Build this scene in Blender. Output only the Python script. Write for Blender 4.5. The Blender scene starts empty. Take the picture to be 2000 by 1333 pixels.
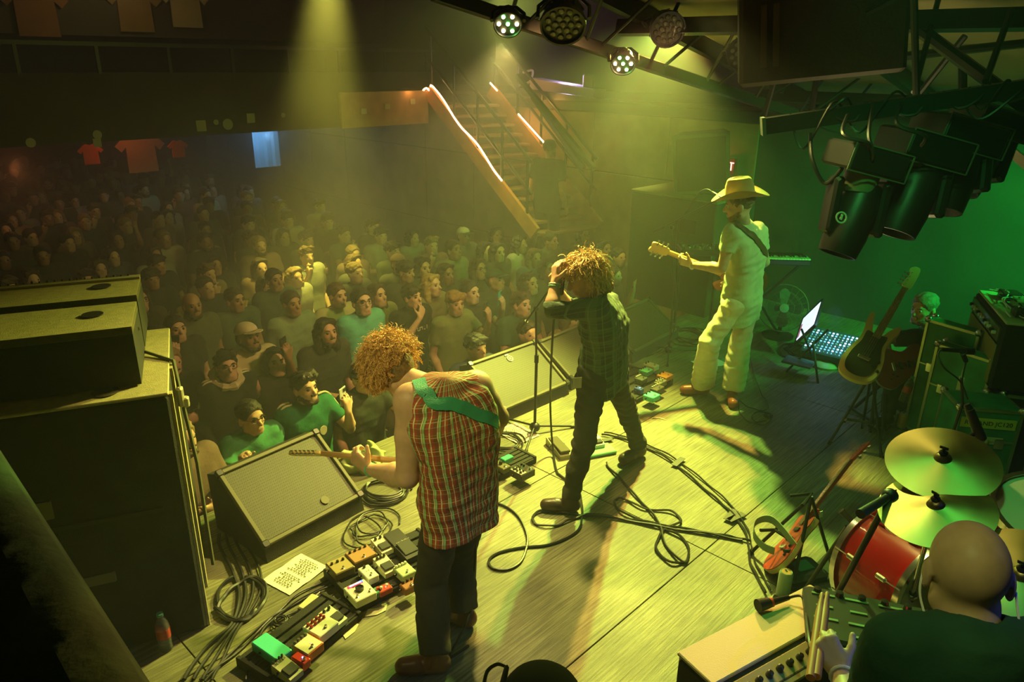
import bpy, math, random
import numpy as np
from mathutils import Vector, Matrix
rnd = random.Random(7)
SC = bpy.context.scene
COL = SC.collection
V = lambda x, y, z=0.0: Vector((x, y, z))
# ---------------------------------------------------------------- camera
FPX, PIT, CH, ROLL = 1450.0, math.radians(20.8), 2.66, math.radians(0.8)
cam = bpy.data.cameras.new('camera'); camo = bpy.data.objects.new('camera', cam); COL.objects.link(camo)
cam.sensor_width = 36; cam.lens = 36 * FPX / 2000; cam.clip_start = 0.05; cam.clip_end = 200
camo.matrix_world = Matrix.Translation((0, 0, CH)) @ Matrix.Rotation(math.pi/2 - PIT, 4, 'X') @ Matrix.Rotation(ROLL, 4, 'Z')
SC.camera = camo
RC = camo.matrix_world.to_3x3()
def ray(px, py):
    return RC @ Vector(((px-1000)/FPX, (666.5-py)/FPX, -1))
def G(px, py, z=0.0):            # where the view ray meets the height z
    d = ray(px, py); k = (z-CH)/d.z; return Vector((d.x*k, d.y*k, z))
def D(px, py, Y):                # where the view ray reaches the distance Y
    d = ray(px, py); k = Y/d.y; return Vector((d.x*k, Y, CH+d.z*k))
S = Vector((.69, .724, 0)); N = Vector((-.724, .69, 0)); Z = Vector((0, 0, 1))
def RF(px, py, off=0.0):         # where the view ray meets the sloping roof plane (less off)
    d = ray(px, py); k = (3.7-off-CH)/(d.z+.22*d.dot(S)); return Vector((d.x*k, d.y*k, CH+d.z*k))
# ---------------------------------------------------------------- render look
SC.view_settings.view_transform = 'Standard'; SC.view_settings.look = 'None'
SC.view_settings.gamma = 1.0; SC.view_settings.use_curve_mapping = False
SC.view_settings.exposure = 0.25
SC.cycles.use_denoising = True
SC.cycles.max_bounces = 5; SC.cycles.diffuse_bounces = 2; SC.cycles.glossy_bounces = 2
SC.cycles.transmission_bounces = 4; SC.cycles.transparent_max_bounces = 6; SC.cycles.volume_bounces = 0
SC.cycles.volume_step_rate = 1.0; SC.cycles.volume_max_steps = 64
SC.cycles.use_adaptive_sampling = True; SC.cycles.adaptive_threshold = 0.03
SC.cycles.sample_clamp_indirect = 3.0
w = bpy.data.worlds.new('world'); SC.world = w; w.use_nodes = True
w.node_tree.nodes['Background'].inputs[0].default_value = (.30, .42, .08, 1)
w.node_tree.nodes['Background'].inputs[1].default_value = 0.015
def lamp(kind, loc, target, col, power, size=.12, angle=60, blend=.6, name='lamp'):
    l = bpy.data.lights.new(name, kind); l.color = col; l.energy = power
    if kind == 'SPOT': l.spot_size = math.radians(angle); l.spot_blend = blend
    if kind == 'AREA': l.size = size
    else: l.shadow_soft_size = size
    o = bpy.data.objects.new(name, l); COL.objects.link(o); o.location = loc
    if target is not None: o.rotation_euler = (Vector(target)-Vector(loc)).to_track_quat('-Z', 'Y').to_euler()
    return o
LK = RF(1217, 122, .1); LL = RF(992, 44, .1)
KY = V(1.35, 6.75, 3.0)
lamp('SPOT', KY+V(.07, 0, 0), (.35, 3.7, .3), (1, .60, .10), 1180, .035, 78, .6, 'front_wash_warm')
lamp('SPOT', KY-V(.07, 0, 0), (.35, 3.7, .3), (.50, 1, .12), 1180, .035, 78, .6, 'front_wash_green')
lamp('SPOT', LL-V(0, .1, .1), (-.5, 2.9, .4), (1, .80, .22), 380, .05, 80, .7, 'left_par_light')
lamp('SPOT', LK-V(0, .1, .1), (.3, 3.7, 0), (.95, .9, .2), 70, .05, 66, .8, 'right_par_light')
lamp('SPOT', V(.2, 6.6, 3.3), (-3.2, 9.2, -.6), (.66, .80, .12), 200, .2, 100, 1, 'crowd_wash')
lamp('SPOT', D(640, -160, 9), D(625, 620, 8.6), (.95, .85, .10), 3000, .1, 34, 1, 'crowd_beam')
lamp('SPOT', D(975, -60, 9), D(985, 300, 9.5), (.85, .9, .15), 420, .1, 38, 1, 'stair_beam')
lamp('SPOT', D(1225, 60, 8.6), D(1205, 420, 9.0), (.9, .85, .15), 260, .1, 44, 1, 'side_beam')
lamp('SPOT', V(4.9, 5.3, 2.7), (2.9, 5.3, 0), (.04, 1, .12), 620, .06, 120, .7, 'green_right')
lamp('SPOT', V(4.9, 4.3, 2.45), (3.9, 7.6, .9), (.02, 1, .10), 640, .1, 100, 1, 'green_back_wall')
lamp('SPOT', V(1.0, 4.9, 2.9), (-1.0, 5.7, .2), (1, .52, .18), 260, .1, 100, 1, 'front_row_fill')  # added spot standing in for stage light bounced onto the front row
lamp('SPOT', V(.9, 3.9, 2.9), (1.95, 2.7, .8), (.9, .8, .2), 95, .08, 60, .8, 'kit_fill')  # added warm fill so the cymbals read as brass
lamp('SPOT', V(1.9, 3.9, 1.9), (2.0, 4.1, 3.6), (1, .8, .35), 20, .3, 165, 1, 'ceiling_fill')  # added upward fill for the ceiling panels, not a real fixture
lamp('SPOT', V(1.2, 2.4, 3.3), (2.1, 3.6, 0), (.1, 1, .18), 45, .08, 95, .8, 'green_drums')
lamp('SPOT', V(-1.5, .9, 3.6), (-.35, 2.95, 1.0), (.95, .85, .28), 190, .1, 27, .9, 'left_side_wash')
lamp('SPOT', V(3.7, 4.7, 2.7), (1.7, 5.7, 1.2), (.40, 1, .30), 120, .06, 32, .8, 'back_light_green')
lamp('SPOT', V(2.6, 1.2, 2.4), (1.3, 1.7, 1.4), (.05, .12, 1), 40, .08, 34, .8, 'blue_side')
lamp('SPOT', V(.1, .9, 3.4), (1.3, 1.45, 1.5), (.75, .85, .25), 48, .08, 34, .8, 'drummer_front')
# ---------------------------------------------------------------- materials
MT = {}
def mat(name, col=(.5, .5, .5), rough=.6, metal=0.0, obj=False, emit=0.0, bump=0.0, bscale=60, var=0.0, vscale=8, alpha=1.0, trans=0.0, coat=0.0):
    if name in MT: return MT[name]
    m = bpy.data.materials.new(name); m.use_nodes = True; nt = m.node_tree; b = nt.nodes['Principled BSDF']
    b.inputs['Roughness'].default_value = rough; b.inputs['Metallic'].default_value = metal
    b.inputs['Base Color'].default_value = (*col, 1)
    if trans: b.inputs['Transmission Weight'].default_value = trans; b.inputs['IOR'].default_value = 1.3
    if coat: b.inputs['Coat Weight'].default_value = coat
    if alpha < 1: b.inputs['Alpha'].default_value = alpha
    src = None
    if obj:
        oi = nt.nodes.new('ShaderNodeObjectInfo'); src = oi.outputs['Color']; nt.links.new(src, b.inputs['Base Color'])
    if emit:
        b.inputs['Emission Color'].default_value = (*col, 1); b.inputs['Emission Strength'].default_value = emit
    if bump or var:
        tc = nt.nodes.new('ShaderNodeTexCoord')
    if bump:
        n = nt.nodes.new('ShaderNodeTexNoise'); n.inputs['Scale'].default_value = bscale; n.inputs['Detail'].default_value = 3
        nt.links.new(tc.outputs['Object'], n.inputs['Vector'])
        bp = nt.nodes.new('ShaderNodeBump'); bp.inputs['Strength'].default_value = bump; bp.inputs['Distance'].default_value = .01
        nt.links.new(n.outputs[0], bp.inputs['Height']); nt.links.new(bp.outputs[0], b.inputs['Normal'])
    if var:
        n = nt.nodes.new('ShaderNodeTexNoise'); n.inputs['Scale'].default_value = vscale; n.inputs['Detail'].default_value = 4
        nt.links.new(tc.outputs['Object'], n.inputs['Vector'])
        mr = nt.nodes.new('ShaderNodeMapRange'); mr.inputs[1].default_value = .3; mr.inputs[2].default_value = .7
        mr.inputs[3].default_value = 1-var; mr.inputs[4].default_value = 1+var*.5
        nt.links.new(n.outputs[0], mr.inputs[0])
        mx = nt.nodes.new('ShaderNodeVectorMath'); mx.operation = 'SCALE'
        if src is not None: nt.links.new(src, mx.inputs[0])
        else: mx.inputs[0].default_value = col
        nt.links.new(mr.outputs[0], mx.inputs['Scale']); nt.links.new(mx.outputs[0], b.inputs['Base Color'])
    MT[name] = m; return m
SKIN = mat('skin', rough=.5, obj=True, var=.12, vscale=30)
CLOTH = mat('cloth', rough=.9, obj=True, bump=.25, bscale=40, var=.12)
HAIR = mat('hair', rough=.55, obj=True, bump=.6, bscale=120, var=.35, vscale=60)
LEATH = mat('leather', rough=.35, obj=True, bump=.15, bscale=50)
PAINT = mat('paint', rough=.4, obj=True)
MATTE = mat('matte', rough=.85, obj=True, var=.15, vscale=12)
BLACK = mat('black_plastic', (.012, .012, .012), .45)
BLKM = mat('black_matte', (.010, .010, .009), .8, bump=.3, bscale=150)
DARK = mat('dark_metal', (.03, .03, .03), .35, .6)
CHROME = mat('chrome', (.75, .75, .75), .18, 1)
WHITE = mat('white', (.75, .74, .70), .5)
GLASS = mat('clear_plastic', (.8, .9, .85), .12, trans=.9)
EYEW = mat('eye_white', (.6, .58, .52), .3)
# ---------------------------------------------------------------- object helpers
OFF = {}
def props(o, label=None, cat=None, group=None, kind=None):
    if label: o['label'] = label
    if cat: o['category'] = cat
    if group: o['group'] = group
    if kind: o['kind'] = kind
    return o
def thing(name, label, cat, loc, group=None):
    o = bpy.data.objects.new(name, None); COL.objects.link(o); o.location = loc; o.empty_display_size = .1
    OFF[o.name] = Vector(loc); return props(o, label, cat, group)
def link(name, me, m, parent=None, col=None, smooth=True):
    o = bpy.data.objects.new(name, me); COL.objects.link(o)
    if m is not None and not len(me.materials): me.materials.append(m)
    off = OFF.get(parent.name, V(0, 0)) if parent is not None else V(0, 0)
    if parent is not None: o.parent = parent
    OFF[o.name] = off
    if off.length > 0: me.transform(Matrix.Translation(-off))
    if col is not None: o.color = (*col, 1)
    if smooth: me.polygons.foreach_set('use_smooth', [True]*len(me.polygons))
    return o
def frame(o, x, y=None, z=Z):    # matrix with local axes x, y, z at o
    x = Vector(x).normalized(); z = Vector(z)
    if y is None:
        y = z.cross(x).normalized(); z = x.cross(y)
    else:
        y = Vector(y); y = (y - x*y.dot(x)).normalized(); z = x.cross(y)
    m = Matrix((x, y, z)).transposed().to_4x4(); m.translation = o; return m
def yaw(o, a): return Matrix.Translation(o) @ Matrix.Rotation(a, 4, 'Z')
class MB:
    def __init__(s, T=None): s.v = []; s.f = []; s.T = T or Matrix.Identity(4)
    def add(s, vs, fs):
        n = len(s.v); s.v += [s.T @ Vector(p) for p in vs]; s.f += [tuple(i+n for i in f) for f in fs]; return s
    def box(s, c, d, b=0.0, taper=1.0):
        x, y, z = c; a, e, h = d[0]/2, d[1]/2, d[2]/2
        if b <= 0:
            vs = [(x+i*a*(taper if k > 0 else 1), y+j*e*(taper if k > 0 else 1), z+k*h) for k in (-1, 1) for j in (-1, 1) for i in (-1, 1)]
            return s.add(vs, [(0, 2, 3, 1), (4, 5, 7, 6), (0, 1, 5, 4), (1, 3, 7, 5), (3, 2, 6, 7), (2, 0, 4, 6)])
        vs = []; 
        for k, (ii, zz) in enumerate(((b, -h), (0, -h+b), (0, h-b), (b, h))):
            aa, ee = a-ii, e-ii
            vs += [(x+i, y+j, z+zz) for i, j in ((-aa+b, -ee), (aa-b, -ee), (aa, -ee+b), (aa, ee-b), (aa-b, ee), (-aa+b, ee), (-aa, ee-b), (-aa, -ee+b))]
        fs = [tuple(range(7, -1, -1)), tuple(range(24, 32))]
        for k in range(3):
            for i in range(8):
                j = (i+1) % 8; fs.append((k*8+i, k*8+j, k*8+8+j, k*8+8+i))
        return s.add(vs, fs)
    def tube(s, pts, r, n=8, caps=True, closed=False):
        pts = [Vector(p) for p in pts]; m = len(pts); rr = r if isinstance(r, (list, tuple)) else [r]*m
        vs = []; prev = None
        for i, p in enumerate(pts):
            if closed: t = pts[(i+1) % m]-pts[i-1]
            else: t = pts[min(i+1, m-1)]-pts[max(i-1, 0)]
            t = t.normalized() if t.length > 1e-9 else Z
            if prev is None: a = t.orthogonal().normalized()
            else:
                a = prev-t*prev.dot(t); a = a.normalized() if a.length > 1e-6 else t.orthogonal().normalized()
            prev = a; b = t.cross(a)
            vs += [p+(a*math.cos(q)+b*math.sin(q))*rr[i] for q in (2*math.pi*k/n for k in range(n))]
        fs = []
        for i in range(m if closed else m-1):
            i2 = (i+1) % m
            for k in range(n): fs.append((i*n+k, i*n+(k+1) % n, i2*n+(k+1) % n, i2*n+k))
        if caps and not closed: fs += [tuple(range(n-1, -1, -1)), tuple((m-1)*n+k for k in range(n))]
        return s.add(vs, fs)
    def cyl(s, a, b, r, r2=None, n=16): return s.tube([a, b], [r, r if r2 is None else r2], n)
    def lathe(s, prof, o=(0, 0, 0), n=24, axis=None):
        vs = []; T = Matrix.Identity(4)
        if axis is not None: T = Vector(axis).to_track_quat('Z', 'Y').to_matrix().to_4x4()
        for r, z in prof:
            vs += [Vector(o)+(T @ Vector((r*math.cos(q), r*math.sin(q), z))) for q in (2*math.pi*k/n for k in range(n))]
        fs = []
        for i in range(len(prof)-1):
            for k in range(n): fs.append((i*n+k, i*n+(k+1) % n, (i+1)*n+(k+1) % n, (i+1)*n+k))
        if prof[0] == prof[-1]: return s.add(vs, fs)
        if prof[0][0] > 1e-6: fs.append(tuple(range(n-1, -1, -1)))
        if prof[-1][0] > 1e-6: fs.append(tuple((len(prof)-1)*n+k for k in range(n)))
        return s.add(vs, fs)
    def sph(s, c, r, n=12, m=8):
        r = (r, r, r) if not isinstance(r, (tuple, list)) else r; vs = []; fs = []
        for i in range(m+1):
            t = math.pi*i/m
            vs += [(c[0]+r[0]*math.sin(t)*math.cos(q), c[1]+r[1]*math.sin(t)*math.sin(q), c[2]+r[2]*math.cos(t)) for q in (2*math.pi*k/n for k in range(n))]
        for i in range(m):
            for k in range(n): fs.append((i*n+k, (i+1)*n+k, (i+1)*n+(k+1) % n, i*n+(k+1) % n))
        return s.add(vs, fs)
    def prism(s, out, z0, z1, hole=None):
        n = len(out); vs = [(x, y, z0) for x, y in out]+[(x, y, z1) for x, y in out]
        if hole is None:
            return s.add(vs, [tuple(range(n-1, -1, -1)), tuple(range(n, 2*n))]+[(i, (i+1) % n, n+(i+1) % n, n+i) for i in range(n)])
        vs += [(x, y, z0) for x, y in hole]+[(x, y, z1) for x, y in hole]; fs = []
        for i in range(n):
            j = (i+1) % n
            fs += [(i, j, n+j, n+i), (2*n+j, 2*n+i, 3*n+i, 3*n+j), (n+i, n+j, 3*n+j, 3*n+i), (j, i, 2*n+i, 2*n+j)]
        return s.add(vs, fs)
    def build(s, name, m, parent=None, col=None, smooth=False, **k):
        me = bpy.data.meshes.new(name); me.from_pydata(s.v, [], s.f); me.validate(); me.update()
        o = link(name, me, m, parent, col, smooth)
        if smooth:
            try: me.set_sharp_from_angle(angle=math.radians(40))
            except Exception: pass
        props(o, **k); return o
def cat(pts, n=6, closed=False):      # Catmull-Rom smoothing
    pts = [Vector(p) for p in pts]; m = len(pts); out = []
    for i in range(m if closed else m-1):
        if closed: p0, p1, p2, p3 = pts[i-1], pts[i], pts[(i+1) % m], pts[(i+2) % m]
        else: p0, p1, p2, p3 = pts[max(i-1, 0)], pts[i], pts[i+1], pts[min(i+2, m-1)]
        for j in range(n):
            t = j/n; out.append(.5*((2*p1)+(p2-p0)*t+(2*p0-5*p1+4*p2-p3)*t*t+(3*p1-p0-3*p2+p3)*t**3))
    if not closed: out.append(pts[-1])
    return out
def outl(pts, n=5): return [(p.x, p.y) for p in cat([(x, y, 0) for x, y in pts], n, True)]
def text(body, T, size, m, parent, col=None, name='lettering', ext=.0006, align='CENTER'):
    cu = bpy.data.curves.new(name, 'FONT'); cu.body = body; cu.size = size; cu.extrude = ext; cu.align_x = align; cu.align_y = 'CENTER'
    tmp = bpy.data.objects.new(name, cu); COL.objects.link(tmp); dg = bpy.context.evaluated_depsgraph_get(); me = bpy.data.meshes.new_from_object(tmp.evaluated_get(dg)); bpy.data.objects.remove(tmp)
    me.name = name; me.materials.clear(); me.transform(T); return link(name, me, m, parent, col, False)
# ---------------------------------------------------------------- implicit surfaces (bodies, clothes, hair)
def sdf_mesh(name, pr, vox, k=.03, cuts=(), disp=None):
    lo = np.full(3, 1e9); hi = np.full(3, -1e9); P = []
    for p in pr:
        if p[0] in 'cf':
            a, b, ra, rb = np.array(p[1]), np.array(p[2]), p[3], p[4]; kk = p[5] if len(p) > 5 else k; r = max(ra, rb)
            l, h = np.minimum(a, b)-r, np.maximum(a, b)+r; P.append((p[0], a, b, ra, rb, kk, l, h))
        else:
            c, rad, R = np.array(p[1]), np.array(p[2]), np.array(p[3]) if p[3] is not None else np.eye(3); kk = p[4] if len(p) > 4 else k
            r = max(rad); l, h = c-r, c+r; P.append((p[0], c, rad, R, None, kk, l, h))
        if p[0] != '-': lo = np.minimum(lo, l); hi = np.maximum(hi, h)
    lo = lo-k-3*vox; hi = hi+k+3*vox; n = np.ceil((hi-lo)/vox).astype(int)+1
    F = np.ones(n, np.float32); ax = [(lo[i]+vox*np.arange(n[i])).astype(np.float32) for i in range(3)]
    for p in P:
        kk = p[5]; m = kk+3*vox; i0 = np.maximum(((p[6]-m-lo)/vox).astype(int), 0); i1 = np.minimum(((p[7]+m-lo)/vox).astype(int)+2, n)
        sl = tuple(slice(a, b) for a, b in zip(i0, i1))
        X = ax[0][sl[0]][:, None, None]; Y = ax[1][sl[1]][None, :, None]; W = ax[2][sl[2]][None, None, :]
        if p[0] in 'cf':
            a, b = p[1], p[2]; ba = b-a; q = float(ba@ba)+1e-9
            x, y, z = X-a[0], Y-a[1], W-a[2]; h0 = (x*ba[0]+y*ba[1]+z*ba[2])/q; h = np.clip(h0, 0, 1)
            if p[0] == 'c': d = np.sqrt((x-ba[0]*h)**2+(y-ba[1]*h)**2+(z-ba[2]*h)**2)-(p[3]+(p[4]-p[3])*h)
            else: d = np.maximum(np.sqrt((x-ba[0]*h0)**2+(y-ba[1]*h0)**2+(z-ba[2]*h0)**2)-(p[3]+(p[4]-p[3])*h), np.maximum(h0-1, -h0)*math.sqrt(q))
        else:
            c, rad, R = p[1], p[2], p[3]; x, y, z = X-c[0], Y-c[1], W-c[2]
            q = [(x*R[0, i]+y*R[1, i]+z*R[2, i])/rad[i] for i in range(3)]
            s1 = np.sqrt(q[0]**2+q[1]**2+q[2]**2); s2 = np.sqrt((q[0]/rad[0])**2+(q[1]/rad[1])**2+(q[2]/rad[2])**2)+1e-6
            d = s1*(s1-1)/s2
        f = F[sl]
        if p[0] == '-':
            d = -d; h = np.clip(.5-.5*(f-d)/kk, 0, 1); F[sl] = f*(1-h)+d*h+kk*h*(1-h)
        else:
            h = np.clip(.5+.5*(f-d)/kk, 0, 1); F[sl] = f*(1-h)+d*h-kk*h*(1-h)
    X, Y, W = ax[0][:, None, None], ax[1][None, :, None], ax[2][None, None, :]
    if disp is not None: F += disp(X, Y, W)
    for pt, nn in cuts:
        nn = Vector(nn).normalized(); F = np.maximum(F, (X-pt[0])*nn[0]+(Y-pt[1])*nn[1]+(W-pt[2])*nn[2])
    B = F < 0; off = [(i, j, l) for i in (0, 1) for j in (0, 1) for l in (0, 1)]
    m0 = [B[o[0]:n[0]-1+o[0], o[1]:n[1]-1+o[1], o[2]:n[2]-1+o[2]] for o in off]
    cnt = sum(x.astype(np.int8) for x in m0); mix = (cnt > 0) & (cnt < 8); ci = np.argwhere(mix)
    if len(ci) == 0: raise ValueError(name)
    cv = np.stack([F[ci[:, 0]+o[0], ci[:, 1]+o[1], ci[:, 2]+o[2]] for o in off], 1)
    acc = np.zeros((len(ci), 3)); c2 = np.zeros(len(ci)); oa = np.array(off, float)
    for a in range(8):
        for b in range(a+1, 8):
            if np.abs(oa[a]-oa[b]).sum() != 1: continue
            fa, fb = cv[:, a], cv[:, b]; e = (fa < 0) != (fb < 0); t = np.where(e, fa/np.where(e, fa-fb, 1), 0)
            acc += np.where(e[:, None], oa[a]+(oa[b]-oa[a])*t[:, None], 0); c2 += e
    vs = lo+(ci+acc/c2[:, None])*vox
    idx = np.full(mix.shape, -1, np.int64); idx[ci[:, 0], ci[:, 1], ci[:, 2]] = np.arange(len(ci)); qs = []
    for a in range(3):
        b, c = (a+1) % 3, (a+2) % 3
        s0 = [slice(None)]*3; s1 = [slice(None)]*3; s0[a] = slice(0, -1); s1[a] = slice(1, None)
        e = np.argwhere(B[tuple(s0)] != B[tuple(s1)]); e = e[(e[:, b] > 0) & (e[:, c] > 0)]
        e = e[(e[:, b] < n[b]-1) & (e[:, c] < n[c]-1)]
        def g(db, dc):
            q = e.copy(); q[:, b] -= db; q[:, c] -= dc; return idx[q[:, 0], q[:, 1], q[:, 2]]
        q = np.stack([g(1, 1), g(0, 1), g(0, 0), g(1, 0)], 1); ins = B[e[:, 0], e[:, 1], e[:, 2]]
        q[~ins] = q[~ins][:, ::-1]; qs.append(q)
    q = np.concatenate(qs); q = q[(q >= 0).all(1)]
    me = bpy.data.meshes.new(name); me.vertices.add(len(vs)); me.vertices.foreach_set('co', vs.astype(np.float32).ravel())
    me.loops.add(len(q)*4); me.loops.foreach_set('vertex_index', q.astype(np.int32).ravel())
    me.polygons.add(len(q)); me.polygons.foreach_set('loop_start', np.arange(0, len(q)*4, 4, dtype=np.int32))
    try: me.polygons.foreach_set('loop_total', np.full(len(q), 4, np.int32))
    except Exception: pass
    me.update(calc_edges=True); return me
def noise(amp, wl, seed=0, axis=None):
    rs = np.random.RandomState(seed); ks = []
    for i in range(6):
        d = rs.normal(size=3); d /= np.linalg.norm(d)
        if axis is not None: d = d-np.array(axis)*(d@np.array(axis))*.8; d /= np.linalg.norm(d)
        ks.append((d*2*math.pi/(wl*rs.uniform(.7, 1.5)), rs.uniform(0, 6.28)))
    def f(X, Y, W): return sum(np.sin(X*k[0]+Y*k[1]+W*k[2]+p) for k, p in ks)*(amp/2.4)
    return f
# ---------------------------------------------------------------- people
def folds(a):
    if not a: return None
    n1, n2 = noise(a*.45, .16, 5), noise(a*.35, .05, 6); n3 = noise(a*.30, .075, 7, (1, 0, 0))
    return lambda X, Y, W: n1(X, Y, W)+n2(X*.5, Y*.5, W)+n3(X, Y, W*1.3)
def hand(w, d, n, curl, side, s=1.0, spread=.012):
    w, d, n = Vector(w), Vector(d).normalized(), Vector(n); n = (n-d*n.dot(d)).normalized()
    x = d.cross(n)*(1 if side == 'R' else -1); P = []
    for i, (o, L) in enumerate(((.030, .070), (.010, .080), (-.011, .074), (-.030, .058))):
        kn = w+(d*(.092-.004*abs(i-1))+x*o)*s
        P.append(('c', w+(d*.012+x*o*.6)*s, kn, .014*s, .0125*s, .012))
        dd = (d+x*(o/.03)*spread*8).normalized(); p = kn; c = curl[i] if isinstance(curl, (list, tuple)) else curl
        ax = dd.cross(n).normalized()
        for j, f in enumerate((.45, .3, .25)):
            dd = Matrix.Rotation(c*(1 if j else .8), 3, ax) @ dd; q = p+dd*L*f*s
            P.append(('c', p, q, (.0100-.001*j)*s, (.0092-.001*j)*s, .004)); p = q
    t0 = w+(d*.025+x*.026)*s; td = (d*.55+x*.75+n*.25).normalized(); t1 = t0+td*.045*s
    td2 = (td+d*.5+n*.35).normalized()
    P += [('c', t0, t1, .015*s, .0115*s, .010), ('c', t1, t1+td2*.034*s, .0112*s, .009*s, .004)]
    return P
def head_prims(c, f, u, s=1.0):
    u = (Vector(u)-Vector(f)*Vector(u).dot(f)).normalized(); f = Vector(f).normalized(); x = f.cross(u); R = np.array(Matrix((x, f, u)).transposed())
    L = lambda a, b, e: Vector(c)+(x*a+f*b+u*e)*s
    P = [('e', L(0, -.012, .028), (.076*s, .096*s, .092*s), R, .02), ('e', L(0, .022, -.035), (.060*s, .070*s, .085*s), R, .025),
         ('c', L(-.022, .050, -.092), L(.022, .050, -.092), .026*s, .026*s, .025), ('c', L(-.045, -.005, -.065), L(.045, -.005, -.065), .024*s, .024*s, .025),
         ('c', L(0, .085, .012), L(0, .108, -.026), .009*s, .0145*s, .009), ('c', L(-.034, .074, .030), L(.034, .074, .030), .014*s, .014*s, .012),
         ('c', L(-.018, .086, -.056), L(.018, .086, -.056), .009*s, .009*s, .005), ('c', L(-.015, .084, -.069), L(.015, .084, -.069), .0095*s, .0095*s, .005),
         ('c', L(-.042, .058, -.022), L(-.030, .066, -.022), .018*s, .016*s, .015), ('c', L(.042, .058, -.022), L(.030, .066, -.022), .018*s, .016*s, .015),
         ('e', L(-.080, -.012, -.008), (.010*s, .022*s, .034*s), R, .008), ('e', L(.080, -.012, -.008), (.010*s, .022*s, .034*s), R, .008),
         ('-', L(-.030, .098, .006), (.016*s, .016*s, .012*s), R, .010), ('-', L(.030, .098, .006), (.016*s, .016*s, .012*s), R, .010)]
    return P, L, R, x, u
def lerp(a, b, t): return Vector(a)*(1-t)+Vector(b)*t
def torso(J, g, s=1.0, belly=0.0):
    sm, hm = lerp(J['sL'], J['sR'], .5), lerp(J['hL'], J['hR'], .5); xs = (J['sR']-J['sL']).normalized(); xh = (J['hR']-J['hL']).normalized()
    up = (sm-hm).normalized(); fr = up.cross(xs); c = J.get('ctr', lerp(sm, hm, .5)); P = []
    mid = lambda t: lerp(sm, c, 2*t) if t < .5 else lerp(c, hm, 2*t-1)
    P.append(('c', J['sL']+xs*.03, J['sR']-xs*.03, (.058+g)*s, (.058+g)*s, .05))
    tw = J.get('tw', 1.0)
    for t, wd, r in ((.16, .118, .094), (.36, .100, .104), (.60, .084, .098+belly*.6), (.80, .082, .102+belly), (.98, .084, .104)):
        xx = lerp(xs, xh, t).normalized(); m = mid(t); P.append(('c', m-xx*wd*s*tw, m+xx*wd*s*tw, (r+g)*s, (r+g)*s, .06))
    return P, sm, hm, up, xs, fr
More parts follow.
